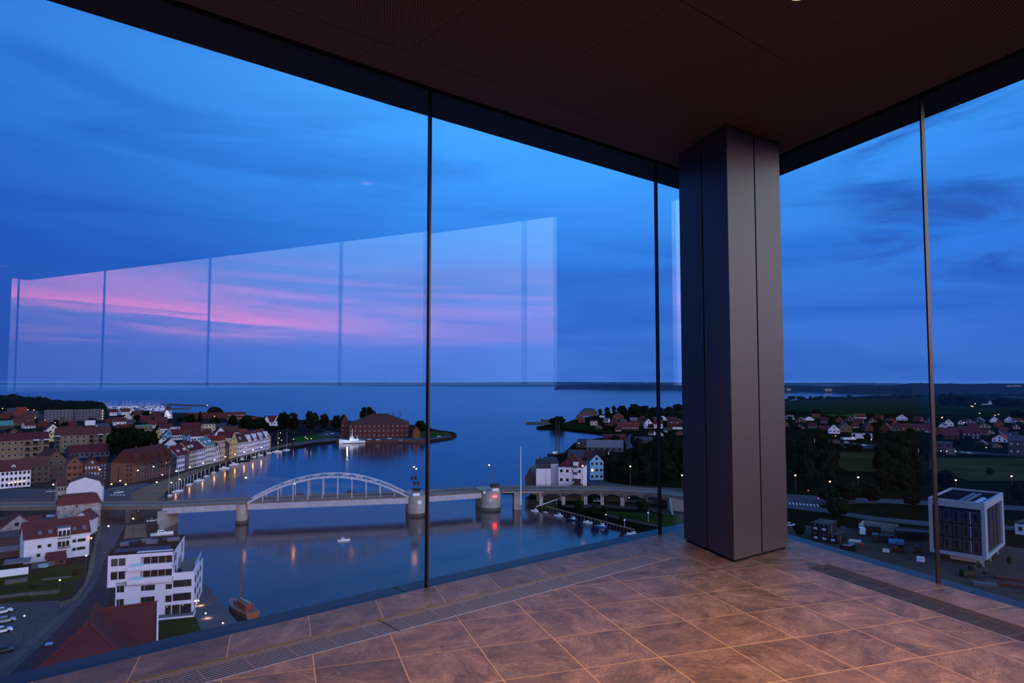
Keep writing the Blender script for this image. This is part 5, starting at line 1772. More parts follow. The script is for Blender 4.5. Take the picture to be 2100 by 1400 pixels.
HR = 'harbour street houses'
g0 = row(275, 353, 11.5, 7.5, 'brick', 'maroon', 'long red brick terrace with white windows and orange lit end wall', win=(14, 4), d=14, frame=True, chim=2, name='terrace', cat=AP)
for i in range(5):
    L_ = on_line(353) - on_line(275)
    x = -L_ / 2 + L_ * (i + .5) / 5
    MB().yprism([(x - 3, 9), (x + 3, 9), (x + 3, 11.5), (x, 16.5), (x - 3, 11.5)], -0.5, 6).obj('front_gable', 'wall_brick', g0)
    ub('window', 'win_dark', g0, (x, -0.55, 12.2), (1.2, .1, 1.6))
    MB().b2(x - 2, x + 2, -1.6, -.5, 5.8, 6.8).obj('balcony', 'wall_dark', g0); MB().b2(x - 2, x + 2, -1.6, -.5, 8.9, 9.8).obj('balcony', 'wall_dark', g0)
Lh = (on_line(353) - on_line(275)) / 2
MB().b2(-Lh - .12, -Lh - .02, 0, 14, -.3, 11.4).obj('end_wall', 'wall_orange', g0)  # thin orange skin over the brick, lamplight put into its colour
for y, z in ((9.8, 1.8), (9.8, 4.6), (9.8, 7.4), (9.8, 10), (12, 1.8), (12, 4.6), (12, 7.4), (12, 10)): window(g0, -Lh - .15, 14 - y, z, 1.0, 1.3, 'win_dark', side=1)
MB().b2(-Lh - .2, -Lh - .1, 9.0, 9.5, 1, 9.5).obj('window_slit', 'win_dark', g0)
row(354, 362, 10, 5, 'dark', 'slate', 'dark narrow house in the shade at the end of the brick terrace', win=(2, 3))
row(362, 378, 10.5, 6, 'lav', 'red', 'pale lilac harbour house with red roof and front gable', win=(4, 3), frame=True, dorm=1, wsz=(1.3, 1.7))
row(378, 387, 11, 6, 'grey', 'red', 'grey harbour house with bay window beside the lilac one', win=(2, 3), frame=True, dorm=1)
row(387, 403, 12, 6, 'cream', 'maroon', 'cream harbour house with brown roof and balconies', win=(4, 4), frame=True, dorm=2)
row(403, 420, 12, 5, 'white', 'maroon', 'bright white harbour house with ornate windows and dark roof', win=(4, 4), frame=True, chim=1)
row(420, 440, 13.5, 5, 'pale', 'green', 'tall ornate pale house with pinnacled gables on the harbour street', win=(5, 4), frame=True, dorm=2)
row(440, 450, 7, 7, 'white', 'red', 'small white stepped gable house squeezed among the harbour houses', 'front', (2, 2), frame=True)
row(450, 461, 15, 3, 'cream', 'tile', 'tall narrow cream house with tiled cornice', 'flat', (3, 4), frame=True)
row(461, 470, 11, 6, 'brown', 'maroon', 'brown harbour house with low bay beside the spire gable', win=(2, 3))
t_ = row(470, 487, 12, 8, 'yellow', 'maroon', 'golden harbour house with pointed spire gable', 'front', (3, 3), frame=True)
MB().lathe([(.8, 19), (.5, 20), (.05, 25)], 6).obj('spire', 'roof_slate', t_)
row(487, 505, 11, 6, 'white', 'rust', 'white shop house with mullioned top floor by the lilac row', win=(5, 3), frame=True, dorm=1)
for i, (a, b) in enumerate(((505, 517), (517, 529), (529, 541), (541, 552.5))):
    tt = row(a, b, 10.5, 7, ('white', 'white', 'lav', 'lav')[i], ('rust', 'rust', 'red', 'red')[i], ('white terrace house with tall gable and rust roof, next to the shop house', 'white terrace house with gable next to the lilac pair', 'lilac terrace house with gable and red roof', 'lilac terrace house with gable beside the yellow end house')[i], win=(4, 3), frame=True)
    L_ = on_line(b) - on_line(a)
    MB().yprism([(-2.4, 9.5), (2.4, 9.5), (2.4, 11.5), (0, 15.5), (-2.4, 11.5)], -0.4, 5).obj('front_gable', 'wall_white' if i < 2 else 'wall_lav', tt)
    ub('window', 'win_dark', tt, (0, -.45, 12), (1.1, .1, 1.7))
t_ = house(559, 921, 14, 24, 9, 'yellow', 'slate', 'yellow gabled end house closing the harbour street', 'front', (3, 3), yaw=-20, d=12)
# second rank behind the harbour street
SR = 'houses behind the harbour street'
for r_ in ((342, 888, 24, 10, 9, 'white', 'maroon', 'white cottage with steep front gable near the mill', 'gable', (4, 1), -8),
           (360, 890, 18, 14, 1, 'lav', 'grey', 'blank lilac flat roofed house', 'flat', None, -6),
           (392, 890, 36, 18, 5, 'brick', 'maroon', 'dark brick block with flat maroon roof behind the harbour', 'gable', (6, 2), -6),
           (427, 888, 26, 18, 1, 'cream', 'slate', 'cream cube house with pink lit balcony windows', 'flat', (4, 3), -4),
           (450, 886, 26, 10, 7, 'grey', 'slate', 'grey slate roofed house beside the cream cube', 'gable', None, -4),
           (470, 896, 22, 14, 8, 'white', 'maroon', 'white gable house with dark slate lean-to', 'front', (2, 1), -10),
           (324, 900, 16, 10, 10, 'yellow', 'rust', 'ochre half timbered gable cottage', 'front', (2, 1), -6),
           (345, 900, 20, 9, 9, 'blue', 'maroon', 'pale blue gable house under maroon roof', 'front', (2, 1), -12),
           (366, 902, 24, 11, 11, 'white', 'maroon', 'white house with long maroon roof full of skylights', 'gable', (6, 1), -14),
           (386, 904, 14, 12, 8, 'blue', 'rust', 'bluish corner house behind the brick terrace', 'gable', (2, 2), -14),
           (405, 908, 26, 14, 8, 'white', 'maroon', 'white house with broad maroon roof and dark doorway', 'gable', (5, 1), -12),
           (425, 902, 16, 12, 10, 'lav', 'rust', 'lilac timber framed house with rust roof', 'gable', (5, 2), -10),
           (452, 902, 22, 14, 12, 'lav', 'maroon', 'lilac gable wall with steep maroon roof', 'front', None, -20),
           (474, 898, 30, 12, 11, 'pale', 'rust', 'long timber framed house with row of small panes', 'gable', (8, 1), -12),
           (498, 896, 22, 8, 8, 'pale', 'tile', 'pale house with three white dormers in bright tiles', 'gable', None, -10),
           (335, 912, 16, 10, 6, 'white', 'maroon', 'small white front gable above the brick terrace', 'front', (1, 1), -8),
           (350, 918, 22, 9, 10, 'white', 'maroon', 'white verge gable with broad dark roof above the terrace', 'front', None, -16),
           (382, 922, 20, 8, 10, 'lav', 'slate', 'lilac pointed gable with slate roof', 'front', (1, 1), -14),
           (330, 932, 30, 8, 9, 'dark', 'slate', 'dark slate roofed back house by the tree clump', 'gable', None, -18)):
    u, v, w, h, rh, wa, ro, lb, kd, wn, yw = r_
    house(u, v, w, h, rh, wa, ro, lb, kd, wn, yaw=yw, group=SR, frame=False, chim=1 if rh > 7 else 0)
# scattered roofs of the old quarter, too small to show more than walls, roof and windows
rng = random.Random(21)
OLD = [(8, 858), (22, 852), (40, 860), (58, 866), (70, 856), (86, 864), (34, 872), (62, 878), (90, 876), (130, 872), (150, 880), (138, 890), (165, 888), (214, 880), (228, 868), (246, 872), (262, 862), (284, 858), (300, 866), (250, 884), (268, 876), (276, 892), (310, 878), (30, 892), (70, 900), (44, 851), (232, 852), (258, 850), (330, 872), (318, 860), (15, 905), (215, 895)]
WN = dict(white='white', cream='cream', grey='grey', brick='dark brick', pale='pale', brown='brown', lav='lilac'); RN = dict(red='red', maroon='maroon', rust='rust brown', tile='orange tiled', slate='slate')
for i, (u, v) in enumerate(OLD):
    wa = rng.choice(['white', 'brown', 'brick', 'brick', 'pale', 'brown', 'lav', 'grey']); ro = rng.choice(['maroon', 'maroon', 'maroon', 'rust', 'rust', 'tile', 'slate'])
    kd = rng.choice(['gable', 'gable', 'front'])
    house(u, v, rng.uniform(13, 26), rng.uniform(5, 8), rng.uniform(6, 9.5), wa, ro, f"{WN[wa]} old town house with {RN[ro]} roof, {'gable' if kd == 'front' else 'long roof slope'} to the harbour", kd, (rng.choice([2, 3, 4]), 1), yaw=rng.uniform(-25, 15), group='small houses of the old quarter', chim=rng.choice([0, 1]))

# ------------------------------------------------------------------ castle, villa, mill
t_ = house(777, 897.5, 122, 28, 19, 'brick', 'rust', 'massive red brick castle with hipped roof and white windows on the point', 'hip', (13, 3), yaw=2, d=46, name='castle', cat='castle', chim=7, wk='win_dim', wsz=(1.8, 2.2), side=-5)
k_ = PX(W(777, 897.5, ZG))
house(707, 896, 15, 28, 18, 'brick', 'rust', 'square corner tower of the castle under a hipped roof', 'hip', (2, 3), d=22, wk='win_dim', name='castle_tower', cat='castle')
house(854, 898.5, 15, 15, 10, 'orange', 'rust', 'small brick gable wing at the end of the castle', 'front', (2, 1), d=18, yaw=-10, name='castle_wing', cat='castle')
t_ = house(557, 873, 30, 8, 12, 'white', 'maroon', 'white villa with twin gables and red roof among the castle trees', 'gable', (5, 1), d=14, yaw=8, name='villa')
for x in (-6.5, 6.5): MB().yprism([(x - 4.5, 4), (x + 4.5, 4), (x, 12.5)], -0.8, 4).obj('front_gable', 'wall_white', t_)
house(440, 858, 104, 9, 2, 'brick', 'maroon', 'long low brick barracks before the breakwater', 'flat', (18, 1), d=18, cat=AP, name='barracks')
house(485, 862, 36, 14, 2, 'brick', 'rust', 'brick school block with a row of lit panes near the bay', 'flat', (9, 2), d=16, cat=AP, wk='win_pale')
house(520, 868, 28, 7, 6, 'brown', 'rust', 'long rust roofed barn among the castle trees', 'gable', None, d=10)


def add_mill():
    p = W(345, 857, ZG); k = PX(p)
    t = thing('windmill', 'white tower windmill with dark cap and four sails above the old town', 'windmill', p)
    MB().lathe([(8.6 * k, 0), (6.6 * k, 9 * k), (5.9 * k, 16 * k)], 16).obj('tower', 'wall_white', t)
    MB().lathe([(6.6 * k, 16 * k), (6.0 * k, 20 * k), (3.6 * k, 23.5 * k), (.2 * k, 25 * k)], 16).obj('cap', 'roof_slate', t)
    MB().lathe([(9.4 * k, 3.0 * k), (9.4 * k, 3.6 * k)], 16).obj('gallery', 'wall_dark', t)
    hub = Vector((0, -6.6 * k, 20 * k))
    for i in range(4):
        a = R(40) + i * pi / 2
        d = Vector((cos(a), 0, sin(a))); q = Vector((-sin(a), 0, cos(a)))
        m = MB().beam(hub, hub + d * (15 * k), .9, .9)
        for s_ in range(4, 14):
            c = hub + d * (s_ * k * 1.07)
            m.beam(c, c + q * (2.6 * k), .25, .2)
        m.beam(hub + d * 4 * k + q * 2.6 * k, hub + d * 15 * k + q * 2.6 * k, .25, .25)
        m.obj('sail', 'pole_dark', t)
    ub('window', 'win_dark', t, (0, -7.6 * k, 6 * k), (1.2, .6, 1.6))
    ld = bpy.data.lights.new('mill_floodlight', 'SPOT'); ld.energy = 16000; ld.color = (.85, .9, 1.0); ld.spot_size = R(70); ld.spot_blend = .6; ld.shadow_soft_size = .5
    lo = bpy.data.objects.new('mill_floodlight', ld); col.objects.link(lo); lo.parent = t; lo.location = (2, -24, 2); lo.rotation_euler = (R(105), 0, 0)


add_mill()

# marina: a mass of moored yachts nobody could count from here
rng = random.Random(5)
hm, mm, dm = MB(), MB(), MB()
for i in range(230):
    u, v = rng.uniform(200, 338), rng.uniform(832.5, 841)
    p = W(u, v, ZW)
    L = rng.uniform(5.5, 9)
    (hm if rng.random() < .55 else dm).box((p.x, p.y, ZW + .5), (L, 2.4, 1.3), rng.uniform(0, 3))
    if i % 2 == 0: mm.tube((p.x, p.y, ZW + 1), (p.x, p.y, ZW + rng.uniform(9, 17)), .22, .14, 4)
mar = hm.obj('marina_yachts', 'hull_white'); tag(mar, 'crowded marina of small white yachts with bare masts', 'boats', kind='stuff')
mm.obj('masts', 'mast', mar)['kind'] = 'stuff'
dm.obj('dark_hulls', 'hull_navy', mar)['kind'] = 'stuff'

# ------------------------------------------------------------------ far bank: quarter by the viaduct
house(1114.5, 1014, 30, 53, 9, 'white', 'slate', 'plain pinkish white end wall with dark roof beside the bridge', 'flat', None, d=9, cat=AP)
house(1137, 1011, 17, 57, 1, 'lav', 'slate', 'tall lilac blank house wall stepped behind the white one', 'flat', None, d=10, cat=AP)
house(1128, 997, 36, 44, 14, 'grey', 'slate', 'grey mansard house with round topped white dormers', 'mansard', None, d=12, dorm=3)
house(1108, 994, 18, 36, 10, 'dark', 'slate', 'dark slate roofed house with square chimney by the water', 'gable', None, d=12, chim=1)
t_ = house(1170, 1012, 50, 54, 26, 'white', 'maroon', 'large white corner house with steep red roof above the viaduct', 'hip', (4, 3), yaw=10, d=15, frame=True, chim=0)
k_ = PX(W(1170, 1012, ZG))
MB().b2(6 * k_, 16 * k_, -.5, 4, 0, 64 * k_).obj('stair_bay', 'wall_white', t_)
for i in range(3):
    for j in range(4): ub('window', 'win_dark', t_, ((7.6 + i * 3.2) * k_, -.55, (16 + 13 * j) * k_), (.6, .1, 1.5))
house(1184, 1016, 24, 20, 11, 'brick', 'maroon', 'small dark brick shed roof before the white corner house', 'front', None, d=5, name='shed', cat='shed')
house(1206, 972, 20, 36, 10, 'brick', 'maroon', 'dark red brick house beside the curving road', 'gable', (3, 3), yaw=14, d=11)
house(1224, 984, 28, 39, 13, 'blue', 'maroon', 'pale blue house with arched doorway on the curving road', 'front', (3, 3), yaw=-10, d=14, frame=True, lit=((0, 1),))
house(1248, 962, 30, 20, 16, 'white', 'maroon', 'white stepped gable house with red roof behind the blue house', 'front', (2, 1), yaw=-28, d=18)
house(1186, 948, 44, 12, 12, 'brown', 'slate', 'brown harbour shed behind the white corner house', 'gable', (5, 1), yaw=10, d=12, cat=AP)
house(1240, 926, 74, 9, 13, 'grey', 'grey', 'long low warehouse with grey ribbed roof on the inlet quay', 'gable', (6, 1), yaw=3, d=16, cat=AP, name='warehouse')
house(1194, 918, 26, 8, 9, 'brown', 'slate', 'timber warehouse annexe lit by a quay lamp', 'gable', None, yaw=20, d=12, cat=AP, name='warehouse')
house(1260, 903, 46, 7, 5, 'brick', 'maroon', 'low brick works with maroon roof behind the warehouse', 'gable', (4, 1), d=12, cat=AP)
house(1088, 1006, 24, 26, 22, 'brown', 'grey', 'boathouse with steep grey roof by the water', 'front', None, yaw=24, d=10, name='boathouse', cat=AP)
house(1320, 908, 34, 6, 5, 'dark', 'slate', 'low dark hall on the hill road', 'gable', None, d=14, cat=AP)
house(1330, 878, 16, 11, 9, 'white', 'slate', 'white gabled house on the hill behind the warehouse', 'front', (3, 2), yaw=-8, d=12)
house(1350, 878, 18, 9, 10, 'white', 'maroon', 'white house with red roof and dormer on the hill', 'gable', (3, 1), dorm=1, d=10)
house(1383, 876, 28, 6, 8, 'brick', 'maroon', 'red brick villa with white dormers near the column', 'gable', (4, 1), dorm=2, d=12)
house(1390, 880, 20, 4, .8, 'white', 'grey', 'long white carport below the brick villa', 'flat', None, d=5)
house(1207, 852, 36, 7, 8, 'brown', 'slate', 'broad slate roofed house on the spit', 'hip', (5, 1), d=16)
house(1186, 860, 10, 5, 6, 'brown', 'rust', 'small brown gable house at the end of the spit', 'front', (1, 1), d=10)
house(1193, 866, 14, 7, 6, 'orange', 'rust', 'orange brick gable on the spit with white lean-to', 'front', (1, 1), d=10)
house(1218, 872, 15, 8, 2, 'cream', 'slate', 'cream cottage with dark roof on the inlet shore', 'flat', (2, 1), d=10)
house(1268, 860, 22, 6, 8, 'orange', 'slate', 'orange gable house on the hill above the inlet', 'front', (2, 1), d=14)
house(1290, 882, 40, 9, 7, 'brick', 'tile', 'long orange brick block with flagpoles below the hill', 'gable', (8, 1), d=12, cat=AP, wk='win_pale')
house(1235, 856, 11, 4, .6, 'white', 'grey', 'bright white flat roofed pavilion on the spit', 'flat', None, d=6)
rng = random.Random(31)
for i, (u, v) in enumerate(((1242, 866), (1258, 870), (1250, 878), (1280, 868), (1300, 866), (1315, 862), (1310, 872), (1340, 864), (1360, 862), (1378, 864), (1395, 868), (1230, 880), (1268, 884), (1275, 876), (1372, 886), (1355, 894), (1335, 892), (1395, 892))):
    wa = rng.choice(['white', 'brick', 'brown', 'pale', 'orange']); ro = rng.choice(['maroon', 'rust', 'slate', 'grey'])
    nm = dict(WN, orange='orange brick')[wa]; rn = dict(RN, grey='grey')[ro]
    house(u, v, rng.uniform(10, 18), rng.uniform(3, 5), rng.uniform(3.5, 6), wa, ro, f'{nm} hillside house with {rn} roof above the inlet', rng.choice(['gable', 'front']), (3, 1), yaw=rng.uniform(-30, 30), group='hillside houses above the inlet')

# ------------------------------------------------------------------ far bank: houses beyond the building site
house(1711, 889, 21, 9, 10, 'white', 'slate', 'white house with two snow bright gables among dark trees', 'front', (3, 1), yaw=-6, d=12)
t_ = house(1768, 899, 38, 10, .6, 'white', 'slate', 'bright white modern bungalow with window strip and terrace', 'flat', None, yaw=-3, d=10, name='bungalow')
k_ = PX(W(1768, 899, ZG))
ub('window', 'win_dark', t_, (8 * k_, -.05, 6 * k_), (16 * k_, .1, 2.2 * k_)); ub('window', 'win_dark', t_, (-15 * k_, -.05, 5.5 * k_), (5 * k_, .1, 6 * k_))
p_ = W(1740, 901, ZG)
tag(MB().b2(-6.5, 6.5, -3, 3, 0, 2.0).obj('terrace', 'wall_white'), 'white walled terrace before the modern bungalow', 'terrace').location = p_
t_ = house(1868, 884, 70, 9, 6, 'orange', 'maroon', 'long orange brick terrace with white windows beyond the trees', 'gable', (8, 1), d=12, yaw=-2, cat=AP, wk='win_pale')
house(1735, 886, 22, 11, 9, 'brown', 'slate', 'brown brick house with dark roof beside the bungalow', 'front', (2, 1), d=14, yaw=-12)
house(1783, 884, 16, 8, 9, 'orange', 'maroon', 'orange brick gable with white verge beside the bungalow', 'front', (1, 1), d=12, yaw=-20)
house(1815, 888, 22, 8, 12, 'brick', 'maroon', 'dark house with bright verge boards and steep gable', 'front', (2, 1), d=16, yaw=8)
house(1946, 874, 17, 7, 8, 'white', 'slate', 'large white gable beside the bright window joint', 'front', (2, 1), d=12, yaw=-4)
house(1932, 876, 12, 3, 6, 'white', 'slate', 'low white sloping gable next to the large white one', 'front', None, d=10, yaw=12)
house(1970, 870, 9, 4, 5, 'white', 'maroon', 'small white gable between lit windows', 'front', (1, 1), d=9)
house(2031, 829, 10, 1, 7, 'white', 'slate', 'distant white gabled farmhouse by the dark copse', 'front', None, d=14, name='farmhouse')
house(2020, 830, 12, 2, 1, 'teal', 'grey', 'pale farm shed beside the distant white gable', 'flat', None, d=8, name='barn', cat='barn')
house(1928, 927, 44, 18, 1, 'dark', 'slate', 'dark flat roofed block with pale bay above the meadow', 'flat', (3, 2), d=16, cat=AP)
house(1950, 932, 18, 12, .5, 'grey', 'slate', 'grey flat extension lit by two lamps above the meadow', 'flat', None, d=4, cat=AP)
house(2050, 906, 26, 6, 9, 'white', 'tile', 'white gable with bright orange tile roof', 'front', (3, 1), d=16, yaw=10)
house(2048, 876, 16, 6, 10, 'orange', 'maroon', 'brick house with pointed red gable beyond the roofs', 'front', (2, 1), d=14)
house(2095, 934, 44, 30, 10, 'dark', 'slate', 'tall dark gabled house at the end of the residential road', 'gable', (4, 2), d=14, wk='win_pale')
house(2072, 906, 26, 8, 10, 'dark', 'slate', 'dark slate house with pale window gable', 'gable', (3, 1), d=12, dorm=1)
house(1992, 900, 30, 12, 12, 'dark', 'maroon', 'dark timber house with lit blue windows', 'gable', (4, 2), d=12, wk='win_pale')
house(1940, 900, 46, 8, 14, 'brick', 'maroon', 'broad maroon roof with small dormers near the window joint', 'gable', (4, 1), d=14)
house(1683, 907, 26, 6, .6, 'pale', 'slate', 'low pale garage row in the shade', 'flat', None, d=8, name='garage', cat='garage')
house(1707, 911, 30, 7, .8, 'brown', 'slate', 'low brown flat garage with white eaves', 'flat', None, d=8, name='garage', cat='garage')
house(1890, 928, 14, 7, .8, 'pale', 'slate', 'low garage behind the tall dark tree', 'flat', None, d=7, name='garage', cat='garage')
rng = random.Random(44)
FARH = [(1622, 860), (1640, 866), (1660, 862), (1675, 858), (1690, 868), (1640, 880), (1665, 878), (1720, 866), (1740, 864), (1760, 868), (1765, 860), (1790, 868), (1800, 860), (1830, 868), (1850, 862), (1880, 864), (1905, 868), (1690, 882), (1755, 878), (1835, 884), (1905, 886), (1990, 868), (1995, 880), (2005, 866), (2020, 878), (2030, 890), (2012, 892), (2060, 888), (2085, 880), (2090, 868), (2070, 866), (1960, 888), (1975, 884), (2040, 866), (1612, 874), (1920, 892), (2010, 912), (2045, 918)]
for i, (u, v) in enumerate(FARH):
    wa = rng.choice(['white', 'brick', 'brown', 'pale', 'orange', 'dark', 'brick']); ro = rng.choice(['maroon', 'maroon', 'rust', 'slate', 'grey', 'tile'])
    nm = dict(WN, orange='orange brick', dark='dark timber')[wa]; rn = dict(RN, grey='grey')[ro]
    kd = rng.choice(['gable', 'front'])
    house(u, v, rng.uniform(13, 22), rng.uniform(3.5, 5.5), rng.uniform(4.5, 7.5), wa, ro, f"{nm} suburban house with {rn} roof, {'gable end' if kd == 'front' else 'roof slope'} to the site", kd, (3, 1), yaw=rng.uniform(-30, 30), group='suburban houses before the field', wk=rng.choice(['win_dark', 'win_pale']), chim=rng.choice([0, 1]))


# ------------------------------------------------------------------ building site and the black cube
mat('cube_frame', S('7b808e'), 0.6, var=0.05, vscale=0.5)
mat('cube_glass', S('0e0f16'), 0.15, spec=0.5)
mat('cube_panel', S('2a2a33'), 0.4)
mat('site_box', S('101119'), 0.6)
mat('machine', S('2e2814'), 0.6)
mat('tank_blue', S('3f6f96'), 0.5)


def frame_at(u, v, az_, z=ZG):
    """origin and turn for a thing whose long side runs along compass az_"""
    d = az2(az_)
    return W(u, v, z), math.atan2(d.y, d.x)


def add_cube():
    p = W(2024, 1166, ZG)
    d1 = az2(135.0)
    o = p - Vector((d1.x, d1.y, 0)) * 15.8
    t = thing('office_cube', 'black glazed office block in a pale concrete frame on stilts', 'building', o, math.atan2(d1.y, d1.x))
    w, dp, z0, z1 = 15.8, 30.0, 2.6, 20.5
    B = lambda nm, a, m, par=t: MB().b2(*a).obj(nm, m, par)
    B('core', (0.7, w - 0.7, 0.7, dp - .7, z0, z1 - .8), 'cube_glass')
    # concrete frame: edges of the front and the river side
    for a in ((0, w, 0, .9, z1 - 2.3, z1), (0, w, 0, .9, z0, z0 + 1.1), (0, 1.0, 0, .9, z0 + 1.1, z1 - 2.3), (w - 1.1, w, 0, .9, z0 + 1.1, z1 - 2.3),
              (w - .9, w, .9, dp, z1 - 2.3, z1), (w - .9, w, .9, 3.2, z0, z1 - 2.3), (w - .9, w, dp - 3.2, dp, z0, z1 - 2.3), (w - .9, w, 3.2, dp - 3.2, z0, z0 + 1.1), (0, .5, .9, dp, z1 - 1.2, z1), (.5, w - .9, dp - .5, dp, z1 - 1.2, z1)):
        B('concrete_beam', a, 'cube_frame')
    B('roof', (.5, w - .9, .9, dp - .5, z1 - .9, z1 - .6), 'roof_felt')
    for i in range(5):
        for j in range(3):
            B('facade_panel', (1.3 + i * 2.7, 1.3 + i * 2.7 + 2.4, .55, .68, z0 + 1.4 + j * 4.6, z0 + 5.6 + j * 4.6), 'cube_panel')
            B('casement', (1.9 + i * 2.7, 1.9 + i * 2.7 + .8, .50, .56, z0 + 2.0 + j * 4.6, z0 + 4.9 + j * 4.6), 'cube_glass')
    for j in range(3): B('light_strip', (11.6, 11.8, .45, .5, z0 + 1.6 + j * 4.6, z0 + 5.4 + j * 4.6), 'win_pale')
    for i in range(4):
        y = 3.8 + i * 5.7
        B('louvre_panel', (w - .62, w - .5, y, y + 4.6, z0 + 1.3, z1 - 2.5), 'cube_panel')
    for i in range(3): MB().lathe([(1.1, 0), (1.0, .35), (.6, .65), (.05, .75)], 12, (w - 2.6, 3 + i * 4.6)).obj('dome_light', 'win_pale', t).location = (0, 0, z1 - .6)
    for q in (0, 1):
        for i in range(9): B('roof_unit', (w - 7.6 + q * 1.6, w - 6.6 + q * 1.6, 3 + i * 2.3, 4.6 + i * 2.3, z1 - .6, z1 - .15), 'win_dim')
    for x, y in ((1.5, 2), (w - 1.2, 1.2), (w - 1.2, 12), (w - 1.2, 24), (1.5, 16)):
        B('stilt', (x - .25, x + .25, y - .25, y + .25, 0, z0), 'cube_frame')
    B('ground_floor', (4.5, w - 2.5, 6, dp - 2, 0, z0), 'wall_pale')
    B('door', (w - 2.52, w - 2.45, 10, 11, 0, 2.2), 'cube_glass'); B('door', (w - 2.52, w - 2.45, 16, 17, 0, 2.2), 'cube_glass')


add_cube()
t_ = house(2105, 1098, 40, 22, .6, 'lav', 'slate', 'pale flat building behind the black cube', 'flat', (2, 1), d=10, cat='building', yaw=20)


